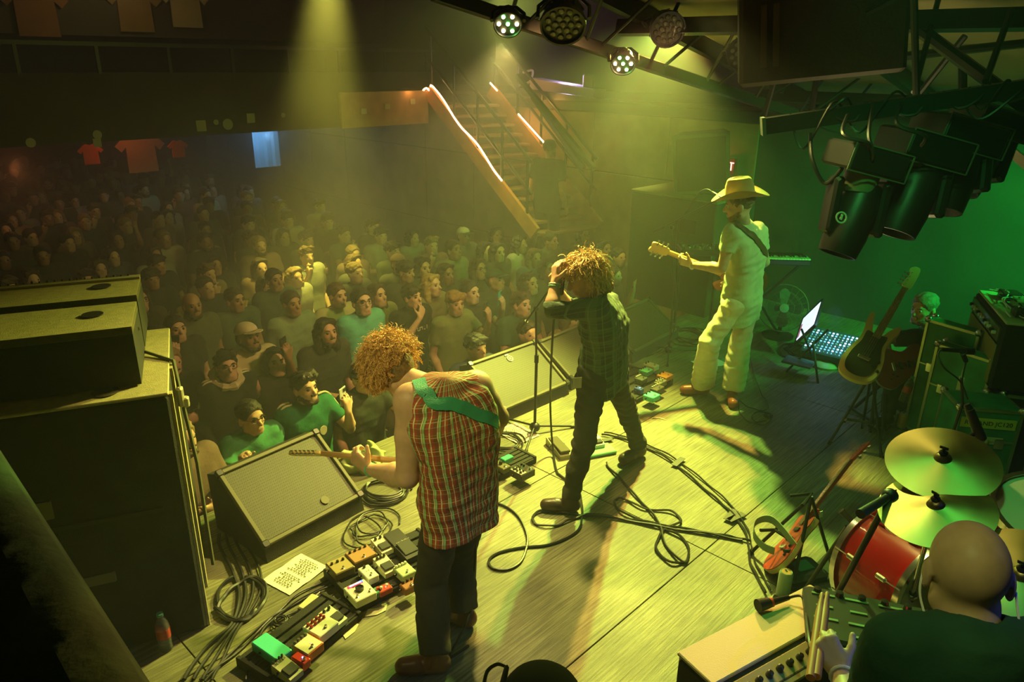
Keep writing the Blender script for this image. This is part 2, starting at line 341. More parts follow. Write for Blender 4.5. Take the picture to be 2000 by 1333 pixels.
def person(label, J, skin, shirt, pants=(.02, .02, .025), hair='short', hcol=(.03, .02, .012), vox=.012, sleeve=.62, group=None, s=1.0, shoes=(.02, .02, .02),
           beard=None, glasses=False, capc=None, flare=.0, hem=.10, wrinkle=.004, shirtmat=None, legs=True, belly=0.0, eyes=True, hvox=None, name='person', fine=False, neckcut=True, pmat=None, hdisp=None, loose=.014):
    sm, hm = lerp(J['sL'], J['sR'], .5), lerp(J['hL'], J['hR'], .5)
    base = J.get('base', lerp(J['aL'], J['aR'], .5)); root = thing(name, label, 'person', base, group)
    up0 = (J['hd']-sm).normalized()
    hp, L, R, hx, hu = head_prims(J['hd'], J['hf'], J['hu'], s)
    tp, sm, hm, up, xs, fr = torso(J, -.012, s, belly)
    P = hp+tp
    nk = lerp(sm, J['hd'], .12); P.append(('c', nk, L(0, -.02, -.06), .056*s, .050*s, .03))
    w_ = s*J.get('aw', 1.0)
    for q in 'LR':
        sh, e, wv = J['s'+q], J['e'+q], J['w'+q]
        P += [('c', sh, sh, .056*w_, .056*w_, .04), ('c', sh, lerp(sh, e, .45), .050*w_, .046*w_, .03), ('c', lerp(sh, e, .45), e, .046*w_, .037*w_, .02),
              ('c', e, lerp(e, wv, .3), .037*w_, .041*w_, .015), ('c', lerp(e, wv, .3), wv, .041*w_, .026*s, .015)]
        P += hand(wv, J.get('d'+q, wv-e), J.get('n'+q, -Z), J.get('c'+q, .35), q, s)
    if legs:
        for q in 'LR':
            P += [('c', J['h'+q], J['k'+q], .075*s, .05*s, .03), ('c', J['k'+q], J['a'+q], .048*s, .034*s, .02)]
    b = link('body', sdf_mesh('body', P, vox), SKIN, root, skin)
    if True:                                                      # shirt
        P, *_ = torso(J, loose, s, belly); P.append(('c', lerp(sm, J['hd'], .20), sm, .066*s, .09*s, .05))
        P.append(('c', hm, hm-up*hem*s, .10*s, .10*s, .05)); hx2 = (J['hR']-J['hL']).normalized()
        for q in (-1, 1): P.append(('c', hm+hx2*q*.07*s, hm+hx2*q*.085*s-up*hem*s, .105*s, .105*s, .05))
        if sleeve > 0:
            for q in 'LR':
                sh, e, wv = J['s'+q], J['e'+q], J['w'+q]; P.append(('c', sh, sh, .070*s, .070*s, .04))
                if sleeve <= 1: P.append(('f', sh, lerp(sh, e, sleeve), .068*s, .062*s, .02))
                else: P += [('c', sh, e, .064*s, .052*s, .03), ('f', e, lerp(e, wv, sleeve-1), .053*s, .045*s, .015)]
        cuts = [(hm-up*hem*.8*s, -up)]
        if neckcut: P.append(('-', lerp(sm, J['hd'], .58), (.064*s, .064*s, .064*s), None, .008))
        if sleeve <= 0:
            for q, sg in (('L', -1), ('R', 1)): P.append(('-', J['s'+q]+xs*sg*.062*s-up*.02, (.085*s, .085*s, .085*s), None, .012))
        sh = link('shirt', sdf_mesh('shirt', P, hvox or vox, cuts=cuts, disp=folds(wrinkle)), shirtmat or CLOTH, root, shirt)
        J['_shirt'] = sh
    if legs:
        P = [('c', J['hL'], J['hR'], .104*s, .104*s, .05), ('c', hm+up*.05, hm+up*.05, .1*s, .1*s, .05)]
        for q in 'LR':
            h, kk, a = J['h'+q], J['k'+q], J['a'+q]
            P += [('c', h, kk, (.092-flare*.25)*s, (.068+flare*.4)*s, .035), ('c', kk, lerp(kk, a, .5), (.066+flare*.5)*s, (.060+flare)*s, .02), ('f', lerp(kk, a, .45), lerp(kk, a, 1.0), (.060+flare)*s, (.056+flare)*s, .012)]
        link('trousers', sdf_mesh('trousers', P, hvox or vox, disp=folds(wrinkle)), pmat or CLOTH, root, pants)
        for q in 'LR':
            a = J['a'+q]; f = Vector(J.get('f'+q, J['hf'])); f.z = 0; f.normalize(); a0 = V(a.x, a.y, a.z)
            P = [('c', a0+Z*.02, a0-Z*.04, .040*s, .045*s, .02), ('c', a0-f*.03-Z*.055, a0+f*.15-Z*.062, .040*s, .034*s, .03), ('c', a0+f*.09-Z*.058, a0+f*.14-Z*.06, .042*s, .036*s, .02)]
            link('shoe', sdf_mesh('shoe', P, min(vox, .01), cuts=[(a0-Z*.098, -Z)]), LEATH, root, shoes)
    if eyes:
        for q in (-1, 1):
            m = MB(); m.sph(L(q*.030, .074, .006), .0135*s, 10, 6)
            e = m.build('eye', EYEW if fine else mat('dark_eye', (.03, .02, .015), .3), root, smooth=True)
            if fine: m = MB(); m.sph(L(q*.031, .0805, .005), .0082*s, 8, 6); m.build('iris', mat('dark_eye', (.03, .02, .015), .3), e, smooth=True)
            m = MB(); m.tube([L(q*.014, .090, .024), L(q*.031, .090, .031), L(q*.048, .078, .026)], [.003*s, .005*s, .003*s], 5); m.build('eyebrow', HAIR, root, hcol, smooth=True)
    hair_mesh(root, hair, L, R, s, hcol, hvox or vox, hdisp)
    if beard:
        P = [('c', L(-.02, .056, -.095), L(.02, .056, -.095), .030*s, .030*s, .02)]+[('c', L(q*.058, .005, -.05), L(q*.03, .05, -.09), .022*s, .028*s, .02) for q in (-1, 1)]+[('c', L(-.022, .09, -.045), L(.022, .09, -.045), .008*s, .008*s, .006)]
        link('beard', sdf_mesh('beard', P, min(vox, .009), disp=noise(.004, .02, 2)), HAIR, root, beard)
    if glasses:
        m = MB()
        for q in (-1, 1):
            m.tube([L(q*.031+.025*math.cos(t), .097-.006*abs(math.cos(t)), .006+.019*math.sin(t)) for t in (2*math.pi*i/14 for i in range(14))], .0028*s, 5, closed=True)
            m.tube([L(q*.056, .092, .012), L(q*.082, .0, .008)], .0022*s, 4)
        m.tube([L(-.008, .099, .012), L(.008, .099, .012)], .0025*s, 4); m.build('glasses', BLACK, root)
    if capc is not None:
        P = [('e', L(0, -.012, .052), (.088*s, .108*s, .080*s), R, .02)]
        link('cap', sdf_mesh('cap', P, min(vox, .01), cuts=[(L(0, 0, .042), -hu+Vector(J['hf'])*.15)]), CLOTH, root, capc)
        m = MB(frame(L(0, 0, 0), hx, J['hf'])); ol = outl([(-.072, .06), (-.065, .13), (0, .165), (.065, .13), (.072, .06), (0, .095)], 4); m.prism(ol, .046*s, .052*s)
        m.build('cap_brim', CLOTH, root, capc)
    return root, L
def hair_mesh(root, hair, L, R, s, hcol, vox, hdisp=None):
    f = Vector(R[:, 1]); u = Vector(R[:, 2]); hv = min(vox, .010)
    if hair in (None, 'bald', 'cap'):
        if hair == 'cap':
            P = [('e', L(0, -.035, .0), (.083*s, .085*s, .088*s), R, .02)]; link('hair', sdf_mesh('hair', P, hv, cuts=[(L(0, -.0, -.02), f)]), HAIR, root, hcol)
        return
    P = [('e', L(0, -.018, .044), (.086*s, .106*s, .088*s), R, .02)]; cuts = [(L(0, .058, .040), (f*.85-u*.45))]; dn = noise(.004, .03, 4)
    if hair == 'fringe': P.append(('c', L(-.05, .05, .075), L(.055, .055, .07), .036*s, .036*s, .02)); cuts = [(L(0, .085, .035), (f*.8-u*.6))]; dn = noise(.007, .035, 4)
    if hair == 'quiff': P += [('c', L(-.045, .055, .10), L(.045, .055, .10), .034*s, .034*s, .02)]; cuts = [(L(0, .07, .05), (f*.7-u*.7))]; dn = noise(.008, .035, 4)
    if hair in ('long', 'bob', 'longwave'):
        ln = {'bob': -.12, 'long': -.24, 'longwave': -.27}[hair]
        for q in (-1, 1): P += [('c', L(q*.070, -.01, .03), L(q*.085, -.015, ln*.6), .032*s, .036*s, .03), ('c', L(q*.05, -.06, .0), L(q*.06, -.06, ln), .050*s, .040*s, .03)]
        P += [('c', L(-.05, .05, .085), L(.05, .05, .085), .03*s, .03*s, .02)]; cuts = [(L(0, .055, .03), f*.98-u*.2)]
        if hair == 'longwave': dn = noise(.012, .06, 9)
    if hair == 'bun': P.append(('c', L(0, -.115, .05), L(0, -.12, .05), .035*s, .035*s, .01))
    link('hair', sdf_mesh('hair', P, hv, cuts=cuts, disp=hdisp or dn), HAIR, root, hcol)
def stand(h=1.72, arm='down', T=None, lean=0.0, look=(0, 0), twist=0.0):
    k = h/1.72; J = {}; W = (T or Matrix.Identity(4)); R3 = W.to_3x3()
    pt = lambda x, y, z: W @ Vector((x*k, y*k, z*k)); dr = lambda x, y, z: (R3 @ Vector((x, y, z))).normalized()
    for q, g in (('L', -1), ('R', 1)):
        J['h'+q] = pt(g*.09, 0, .90); J['k'+q] = pt(g*.11, .03, .48); J['a'+q] = pt(g*.12, -.02, .08); J['s'+q] = pt(g*.175, lean, 1.42)
        J['e'+q] = pt(g*.235, lean-.04, 1.11); J['w'+q] = pt(g*.22, lean+.10, .88); J['n'+q] = dr(-g, 0, 0); J['f'+q] = dr(g*.2, 1, 0)
    J['hd'] = pt(0, lean*1.3+.03, 1.60)
    a, b = look; J['hf'] = dr(math.sin(a)*math.cos(b), math.cos(a)*math.cos(b), math.sin(b)); J['hu'] = dr(0, -math.sin(b)*.5, 1)
    def put(q, e, wv, d=None, n=None, c=None):
        g = -1 if q == 'L' else 1; J['e'+q] = pt(g*e[0], lean+e[1], e[2]); J['w'+q] = pt(g*wv[0], lean+wv[1], wv[2])
        if d: J['d'+q] = dr(g*d[0], d[1], d[2])
        if n: J['n'+q] = dr(g*n[0], n[1], n[2])
        if c is not None: J['c'+q] = c
    if 'edge' in arm:
        for q in 'LR':
            if arm in ('edge', 'edge'+q): put(q, (.26, .10, 1.14), (.17, .36, 1.18), (-.4, 1, 0), (0, 0, -1), .15)
    if arm == 'cross':
        for q in 'LR': put(q, (.25, .06, 1.13), (.02, .26, 1.20), (-1, .1, .1), (0, -1, 0), .3)
    for q in 'LR':
        if arm == 'phone'+q: put(q, (.27, .18, 1.22), (.16, .34, 1.46), (-.1, .1, 1), (-.3, -.9, 0), .6)
        if arm == 'high'+q: put(q, (.27, .12, 1.52), (.24, .18, 1.78), (0, .1, 1), (0, 1, 0), .3)
        if arm == 'cover'+q: put(q, (.26, .14, 1.16), (.05, .20, 1.44), (-.5, -.2, .7), (-.3, -1, .2), .5)
        if arm == 'fist'+q: put(q, (.30, .15, 1.25), (.24, .33, 1.42), (0, .2, 1), (-.3, 1, 0), 1.2)
    return J
def at_head(px, py, hz, h=1.72, ya=None, **k):     # a standing pose whose head covers that point of the hall
    p = G(px, py, hz); a = math.atan2(-.69, .724)-math.pi/2 if ya is None else ya
    T = yaw(V(p.x, p.y, hz-1.60*h/1.72), a); return stand(h, T=T, **k)
# ---------------------------------------------------------------- the musicians
def pj(**k):                       # joints from points of the place; a joint is (px, py, distance)
    J = {}
    for a, b in k.items():
        if isinstance(b, tuple) and len(b) == 3 and b[0] > 20: J[a] = D(*b)
        elif isinstance(b, tuple): J[a] = Vector(b)
        else: J[a] = b
    for a in ('hf', 'hu'): J[a] = J[a].normalized()
    return J
def attr(o, fn):
    me = o.data; a = me.attributes.new('pc', 'FLOAT_VECTOR', 'POINT'); off = OFF[o.name]; co = np.empty(len(me.vertices)*3, np.float32)
    me.vertices.foreach_get('co', co); co = co.reshape(-1, 3)+np.array(off); a.data.foreach_set('vector', fn(co).astype(np.float32).ravel())
def plaid(name, base, stripes, rough=.85):
    m = bpy.data.materials.new(name); m.use_nodes = True; nt = m.node_tree; b = nt.nodes['Principled BSDF']; b.inputs['Roughness'].default_value = rough
    at = nt.nodes.new('ShaderNodeAttribute'); at.attribute_name = 'pc'; sp = nt.nodes.new('ShaderNodeSeparateXYZ'); nt.links.new(at.outputs['Vector'], sp.inputs[0])
    cur = None
    for axi, period, phase, width, col, op in stripes:
        a = nt.nodes.new('ShaderNodeMath'); a.operation = 'MULTIPLY_ADD'; a.inputs[1].default_value = 1/period; a.inputs[2].default_value = phase; nt.links.new(sp.outputs[axi], a.inputs[0])
        f = nt.nodes.new('ShaderNodeMath'); f.operation = 'FRACT'; nt.links.new(a.outputs[0], f.inputs[0])
        d = nt.nodes.new('ShaderNodeMath'); d.operation = 'COMPARE'; d.inputs[1].default_value = .5; d.inputs[2].default_value = width/period/2; nt.links.new(f.outputs[0], d.inputs[0])
        g = nt.nodes.new('ShaderNodeMath'); g.operation = 'MULTIPLY'; g.inputs[1].default_value = op; nt.links.new(d.outputs[0], g.inputs[0])
        mx = nt.nodes.new('ShaderNodeMixRGB'); mx.inputs[2].default_value = (*col, 1); nt.links.new(g.outputs[0], mx.inputs[0])
        if cur is None: mx.inputs[1].default_value = (*base, 1)
        else: nt.links.new(cur, mx.inputs[1])
        cur = mx.outputs[0]
    nt.links.new(cur, b.inputs['Base Color']); n = nt.nodes.new('ShaderNodeTexNoise'); n.inputs['Scale'].default_value = 22; n.inputs['Detail'].default_value = 5
    tc = nt.nodes.new('ShaderNodeTexCoord'); nt.links.new(tc.outputs['Object'], n.inputs['Vector'])
    bp = nt.nodes.new('ShaderNodeBump'); bp.inputs['Strength'].default_value = .5; bp.inputs['Distance'].default_value = .02; nt.links.new(n.outputs[0], bp.inputs['Height']); nt.links.new(bp.outputs[0], b.inputs['Normal'])
    return m
def torso_uv(J, bend=.14):
    sm, hm = lerp(J['sL'], J['sR'], .5), lerp(J['hL'], J['hR'], .5); c = J.get('ctr', lerp(sm, hm, .5)); up = (sm-hm).normalized()
    xs = (J['sR']-J['sL']).normalized(); xs = (xs-up*xs.dot(up)).normalized(); fr = up.cross(xs); cc = np.array(lerp(c, lerp(sm, hm, .5), .5))
    def f(co):
        r = co-cc; x, y, z = r@np.array(xs), r@np.array(fr), r@np.array(up); return np.stack([np.arctan2(x, -y-.02)*bend, z, y], 1)
    return f
from mathutils.bvhtree import BVHTree
def strap(root, shirt, pts, wd, m, name='guitar_strap', lift=.006):
    me = shirt.data; off = OFF[shirt.name]; bv = BVHTree.FromPolygons([v.co+off for v in me.vertices], [tuple(p.vertices) for p in me.polygons])
    pts = cat([p[0] for p in pts], 8); o_ = None; q = []
    ctr = sum((v for v in pts), V(0, 0))/len(pts)
    for p in pts:
        h = bv.find_nearest(p); q.append((h[0]+h[1]*lift, h[1]))
    P_ = [x[0] for x in q]; P_ = [P_[0]]+[(P_[i-1]+P_[i]*2+P_[i+1])/4 for i in range(1, len(P_)-1)]+[P_[-1]]; n = len(P_); vs = []; fs = []
    for i, p in enumerate(P_):
        t = (P_[min(i+1, n-1)]-P_[max(i-1, 0)]).normalized(); o = (q[i][1]-t*q[i][1].dot(t)).normalized(); sd = t.cross(o)
        def fit(c, up):
            h = bv.find_nearest(c); return h[0]+h[1]*(lift+up) if (h[0]-c).length < .05 else c+o*up
        for k, g in ((.5, 0), (.17, 0), (-.17, 0), (-.5, 0)): vs.append(fit(p+sd*wd*k, 0))
        for k in (-.5, -.17, .17, .5): vs.append(fit(p+sd*wd*k, .005))
    for i in range(n-1):
        for k in range(8): fs.append((i*8+k, i*8+(k+1) % 8, i*8+8+(k+1) % 8, i*8+8+k))
    M = MB(); M.add(vs, fs); return M.build(name, m, root, None, smooth=True)
def curls(root, J_, L, n, hcol, rad, length, seed, amp=.009, turns=3, fall=1.0, thick=.0028, up=.0, zone=None):
    rs = random.Random(seed); M = MB(); k = 0
    while k < n:
        a = rs.uniform(0, 2*math.pi); e = math.asin(rs.uniform(-.35, 1)); d = (math.cos(a)*math.cos(e), math.sin(a)*math.cos(e), math.sin(e))
        if zone and not zone(d): continue
        k += 1; c = L(0, -.015, .03); p = L(d[0]*rad[0], -.015+d[1]*rad[1], .03+d[2]*rad[2]); o = (p-c).normalized(); pts = []; ln = length*rs.uniform(.5, 1.15); ph = rs.uniform(0, 6.28); q = p-o*.02
        s1 = o.orthogonal().normalized(); s2 = o.cross(s1); dirn = (o*(1-up)+Vector((0, 0, -up))+Vector((rs.uniform(-1, 1), rs.uniform(-1, 1), rs.uniform(-1, 1)))*.35).normalized(); tw = rs.uniform(.8, 1.3)*rs.choice((-1, 1)); ns = 10
        for i in range(ns):
            t = i/(ns-1); dirn = (dirn+Vector((0, 0, -.16*fall))+Vector((rs.uniform(-1, 1), rs.uniform(-1, 1), rs.uniform(-1, 1)))*.12).normalized(); q = q+dirn*ln/ns
            w_ = amp*min(1, t*3); an = ph+tw*turns*2*math.pi*t; pts.append(q+s1*math.cos(an)*w_+s2*math.sin(an)*w_)
        M.tube(pts, [thick*(1-.6*i/(ns-1)) for i in range(ns)], 3, caps=False)
    return M.build('curls', HAIR, root, hcol, smooth=True)
SK = (.62, .38, .24)
# guitarist in the plaid shirt, bent over his guitar, seen from behind
J = pj(hd=(768, 722, 3.12), hf=(-.50, .42, -.76), hu=(-.62, .35, .62), sL=(803, 783, 2.90), sR=(928, 757, 3.04), tw=.78, aw=1.28, eL=(796, 932, 2.84), wL=(722, 918, 3.16),
       eR=(972, 816, 3.06), wR=(935, 872, 3.26), hL=(868, 985, 2.86), hR=(922, 972, 2.97), kL=(842, 1138, 2.86), aL=(852, 1272, 2.80), kR=(895, 1090, 3.05), aR=(905, 1183, 3.12),
       ctr=(898, 868, 2.90), dL=(-.75, .25, .55), nL=(.35, .9, .1), cL=1.0, dR=(-.9, .3, -.3), nR=(0, -.6, -.6), cR=.7, fL=(-.96, -.1, 0), fR=(-.9, .4, 0))
J['aL'] = G(850, 1278, .10); J['aR'] = G(905, 1188, .10)
PL = plaid('plaid_rust', (.20, .065, .02), [(0, .050, .25, .022, (.42, .06, .02), .9), (0, .025, .0, .0035, (.80, .75, .42), .95), (0, .050, .62, .006, (.30, .66, .25), .95), (1, .062, .1, .017, (.24, .04, .02), .45), (1, .062, .6, .003, (.6, .65, .3), .6), (1, .031, .35, .002, (.2, .5, .2), .5)])
gr, LG = person('curly haired guitarist bent over in sleeveless rust and green plaid shirt, back to us', J, SK, (.3, .05, .03), (.035, .033, .02), hair=None, hcol=(.55, .28, .07),
       vox=.0065, sleeve=0, shoes=(.16, .055, .02), flare=.012, hem=.17, wrinkle=.006, shirtmat=PL, fine=True, s=1.06)
attr(J['_shirt'], torso_uv(J))
P = [('e', LG(0, -.02, .045), (.100, .118, .098), np.array(Matrix([(1, 0, 0), (0, 1, 0), (0, 0, 1)])), .03), ('c', LG(0, .05, .08), LG(0, .07, .05), .075, .06, .03),
     ('c', LG(-.07, .02, .05), LG(-.07, .05, .0), .055, .05, .03), ('c', LG(.07, .02, .05), LG(.07, .05, .0), .055, .05, .03)]
link('hair', sdf_mesh('hair', P, .008, cuts=[(LG(0, -.085, -.045), LG(0, -.7, -.9)-LG(0, 0, 0))], disp=noise(.012, .035, 8)), HAIR, gr, (.50, .25, .07))
link('undercut', sdf_mesh('undercut', [('e', LG(0, -.03, -.005), (.080, .088, .092), None, .02)], .009, cuts=[(LG(0, .02, 0), LG(0, 1, 0)-LG(0, 0, 0)), (LG(0, 0, -.085), LG(0, 0, -1)-LG(0, 0, 0))]), HAIR, gr, (.20, .13, .05))
curls(gr, J, LG, 2600, (.85, .48, .14), (.102, .120, .110), .080, 3, amp=.0075, turns=2.6, fall=.8, thick=.0021, zone=lambda d: not (d[2] < -.05 and d[1] < -.45))
m = MB(); m.tube([LG(-.06, -.02, .10), LG(0, -.05, .13), LG(.06, -.02, .10)], .004, 6)
strap(gr, J['_shirt'], [(D(816, 738, 2.93),), (D(836, 742, 2.80),), (D(868, 752, 2.74),), (D(900, 775, 2.76),), (D(925, 802, 2.85),), (D(938, 830, 2.95),)], .058, mat('strap_green', (.01, .30, .16), .6, bump=.3, bscale=200))
m = MB(); c0 = lerp(J['wL'], J['eL'], .04); ax = (J['eL']-J['wL']).normalized(); a1 = ax.orthogonal().normalized(); a2 = ax.cross(a1)
m.tube([c0+(a1*math.cos(t)+a2*math.sin(t))*.031 for t in (2*math.pi*i/16 for i in range(16))], .005, 6, closed=True); m.build('wristband', mat('band_green', (.1, .5, .3), .6), gr)
cp = LG(-.03, .09, .17)
# singer
J = pj(hd=(1141, 541, 4.10), hf=(-.86, -.34, -.34), hu=(-.22, .05, .95), sL=(1160, 608, 4.02), sR=(1180, 592, 4.33), eL=(1078, 606, 3.98), wL=(1084, 552, 4.05), eR=(1108, 600, 4.42), wR=(1086, 560, 4.28),
       hL=(1158, 735, 4.16), hR=(1196, 728, 4.38), kL=(1140, 868, 4.06), kR=(1224, 802, 4.58), ctr=(1185, 655, 4.22), aL=(1112, 968, 4.1), aR=(1247, 868, 4.8),
       dL=(.05, .25, 1), nL=(.75, .35, 0), cL=.75, dR=(-.25, -.2, 1), nR=(.6, -.5, 0), cR=1.0, fL=(-1, .05, 0), fR=(-.75, -.6, 0))
J['aL'] = G(1113, 972, .10); J['aR'] = G(1247, 870, .10)
PS = plaid('plaid_green', (.035, .06, .035), [(0, .09, .2, .035, (.09, .15, .08), .7), (1, .09, .5, .035, (.08, .14, .07), .6), (0, .045, .1, .004, (.16, .24, .13), .6), (1, .045, .3, .004, (.16, .24, .13), .5)])
sg, LS = person('singer with tousled blond hair in dark plaid shirt, both hands raised around the microphone', J, SK, (.05, .08, .05), (.045, .045, .025), hair=None, hcol=(.5, .3, .1),
       vox=.007, sleeve=1.25, shoes=(.06, .04, .03), flare=.002, hem=.13, wrinkle=.010, shirtmat=PS, fine=True)
attr(J['_shirt'], torso_uv(J))
P = [('e', LS(0, -.02, .045), (.088, .104, .086), None, .03), ('c', LS(-.05, .030, .075), LS(.05, .030, .075), .038, .038, .03), ('c', LS(-.075, .0, .03), LS(-.08, -.01, -.07), .038, .035, .03), ('c', LS(.075, .0, .03), LS(.08, -.01, -.07), .038, .035, .03), ('c', LS(0, -.08, .02), LS(0, -.10, -.10), .065, .05, .03)]
link('hair', sdf_mesh('hair', P, .008, cuts=[(LS(0, .045, .02), LS(0, 1, -.5)-LS(0, 0, 0))], disp=noise(.010, .035, 18)), HAIR, sg, (.45, .26, .08))
curls(sg, J, LS, 1500, (.80, .50, .18), (.104, .120, .106), .11, 5, amp=.010, turns=1.3, fall=1.0, thick=.0036, up=.45, zone=lambda d: not (d[2] < .66 and d[1] > .18))
m = MB(); c0 = J['wL']; ax = (J['eL']-J['wL']).normalized(); a1 = ax.orthogonal().normalized(); a2 = ax.cross(a1)
for e_, cc in ((.01, (.7, .7, .6)), (.022, (.2, .5, .3))):
    m = MB(); m.tube([c0+ax*e_+(a1*math.cos(t)+a2*math.sin(t))*.030 for t in (2*math.pi*i/16 for i in range(16))], .0055, 6, closed=True); m.build('wristband', PAINT, sg, cc)
m = MB(); q = D(1128, 748, 4.0); m.T = frame(q, (1, .2, 0)); m.box((0, 0, 0), (.05, .006, .07), .002); m.build('pocket_label', MATTE, sg, (.45, .42, .3))
mic = thing('microphone', 'black handheld microphone gripped by the singer against his face', 'microphone', D(1093, 540, 4.12))
hnd = J['wL']+V(.045, .07, -.02); m = MB(); m.cyl(hnd-V(0, 0, .07), hnd+V(.0, 0, .06), .012, .018); m.build('handle', BLACK, mic)
m = MB(); m.sph(hnd+V(0, 0, .085), (.026, .026, .030)); m.build('grille', DARK, mic, smooth=True)
MICPT = hnd-V(0, 0, .07)
# bearded guitarist with the cowboy hat
J = pj(hd=(1443, 402, 5.62), hf=(-.93, .25, -.16), hu=(-.05, 0, 1), sL=(1429, 455, 5.55), sR=(1480, 452, 5.84), eL=(1410, 524, 5.52), wL=(1352, 518, 5.74), eR=(1494, 512, 5.92), wR=(1440, 548, 5.98),
       hL=(1434, 596, 5.62), hR=(1462, 592, 5.80), kL=(1386, 668, 5.60), kR=(1444, 678, 5.72), aL=(1370, 752, 5.8), aR=(1430, 768, 5.75), ctr=(1455, 525, 5.72),
       dL=(-.9, .3, .25), nL=(.3, .7, .5), cL=.9, dR=(-.8, .2, -.4), nR=(-.2, -.9, 0), cR=.6, fL=(-.95, .05, 0), fR=(-.2, -.9, 0))
J['aL'] = G(1372, 750, .10); J['aR'] = G(1432, 762, .10)
cw, LC = person('bearded guitarist in a tan cowboy hat, pale tee and cream trousers', J, SK, (.50, .55, .33), (.74, .68, .46), hair='short', hcol=(.16, .09, .04), beard=(.34, .19, .09),
       vox=.0075, sleeve=.55, shoes=(.30, .08, .03), flare=.036, hem=.19, wrinkle=.007, fine=True)
T = frame(LC(0, -.012, .075), LC(1, 0, 0)-LC(0, 0, 0), LC(0, 1, 0)-LC(0, 0, 0)); m = MB(T); vs = []; fs = []; n = 40
prof = [(.185, .0), (.140, -.010), (.100, -.004), (.096, .02), (.091, .08), (.080, .132), (.050, .142), (.0, .112)]
for t in (0, 1):
    for r, h in prof:
        for i in range(n):
            a = 2*math.pi*i/n; rx, ry = r*.93, r*1.14; br = max(0, (r-.1)/.1); cr = 1 if h > .1 else 0
            x, y = rx*math.cos(a), ry*math.sin(a); z = h+br*(.075*abs(math.cos(a))**2.2-.022*abs(math.sin(a))**2)-(.022*cr*(1-min(1, abs(x)/.05)))
            vs.append((x, y, z-(.003 if t else 0)))
    o = t*len(prof)*n
    for k in range(len(prof)-1):
        for i in range(n):
            f = (o+k*n+i, o+k*n+(i+1) % n, o+(k+1)*n+(i+1) % n, o+(k+1)*n+i); fs.append(f[::-1] if t == 0 else f)
for i in range(n): fs.append((i, (i+1) % n, len(prof)*n+(i+1) % n, len(prof)*n+i))
m.add(vs, fs); hat = m.build('cowboy_hat', CLOTH, cw, (.42, .27, .12), smooth=True)
m = MB(T); m.tube([(.0985*.93*math.cos(a), .0985*1.14*math.sin(a), .014) for a in (2*math.pi*i/32 for i in range(32))], .006, 6, closed=True); m.build('hat_band', CLOTH, hat, (.20, .12, .05))
strap(cw, J['_shirt'], [(D(1443, 420, 5.60),), (D(1456, 424, 5.48),), (D(1470, 440, 5.50),), (D(1483, 470, 5.60),), (D(1492, 498, 5.75),)], .052, mat('strap_brown', (.10, .05, .02), .4))
m = MB(); c0 = J['wL']; ax = (J['eL']-J['wL']).normalized(); a1 = ax.orthogonal().normalized(); a2 = ax.cross(a1)
m.tube([c0+(a1*math.cos(t)+a2*math.sin(t))*.032 for t in (2*math.pi*i/16 for i in range(16))], .006, 6, closed=True); m.build('wristband', WHITE, cw)
# seated grey haired guitar player
J = pj(hd=(1804, 603, 5.6), hf=(-.88, -.42, -.12), hu=(0, 0, 1), sL=(1786, 662, 5.5), sR=(1846, 652, 5.8), eL=(1722, 662, 5.55), wL=(1742, 705, 5.4), eR=(1840, 735, 5.7), wR=(1790, 722, 5.45),
       hL=(1800, 765, 5.55), hR=(1845, 755, 5.75), kL=(1745, 752, 5.35), kR=(1765, 745, 5.6), aL=(1735, 800, 5.25), aR=(1760, 790, 5.5), dL=(.3, -.5, -.8), nL=(.7, .6, 0), cL=.5, dR=(-.8, -.4, 0), nR=(.3, .6, .5), cR=.8)
J['aL'].z = .10; J['aR'].z = .10
person('grey bearded man sitting behind the green road case with a guitar on his lap', J, SK, (.03, .03, .03), (.02, .02, .02), hair='short', hcol=(.25, .22, .18), beard=(.35, .32, .27), vox=.010, sleeve=.6, fine=True)
st = D(1822, 660, 5.1)
# drummer, near us
J = pj(hd=(1888, 1122, 1.42), hf=(.30, .92, -.25), hu=(.0, .15, 1), sL=(1758, 1268, 1.32), sR=(2045, 1282, 1.30), eL=(1672, 1440, 1.42), wL=(1645, 1318, 1.66), eR=(2150, 1500, 1.3), wR=(2080, 1400, 1.65),
       hL=(1830, 1900, .75), hR=(1960, 1900, .75), kL=(1700, 1900, 1.2), kR=(2050, 1900, 1.2), aL=(1700, 2000, 1.2), aR=(2050, 2000, 1.2), dL=(-.35, .75, .5), nL=(.5, .3, -.8), cL=1.25, dR=(0, 1, 0), nR=(0, 0, -1), cR=1.1)
sm = lerp(J['sL'], J['sR'], .5)
for q, g in (('L', -1), ('R', 1)):
    J['h'+q] = V(sm.x+g*.09, sm.y-.05, sm.z-.52); J['k'+q] = V(sm.x+g*.20, sm.y+.26, sm.z-.62); J['a'+q] = V(sm.x+g*.20, sm.y+.30, .14)
dr_, LD = person('bald drummer in dark green tee seen from behind with white in-ear cables', J, (.60, .40, .26), (.02, .09, .055), (.02, .02, .02), hair='bald', vox=.0065, sleeve=.75, fine=True, s=1.06, wrinkle=.005)
m = MB(); m.tube(cat([LD(-.088, -.01, -.01), LD(-.095, -.045, -.05), LD(-.075, -.10, -.12), LD(-.05, -.135, -.20), LD(-.04, -.15, -.25)]), .0028, 6); m.build('earphone_cable', WHITE, dr_)
m = MB(); m.tube(cat([LD(.092, -.01, -.02), LD(.092, -.05, -.07), LD(.10, -.09, -.14), LD(.09, -.15, -.22)]), .0028, 6); m.build('earphone_cable', WHITE, dr_)
m = MB(); c0 = J['wL']; ax = (J['eL']-J['wL']).normalized(); a1 = ax.orthogonal().normalized(); a2 = ax.cross(a1)
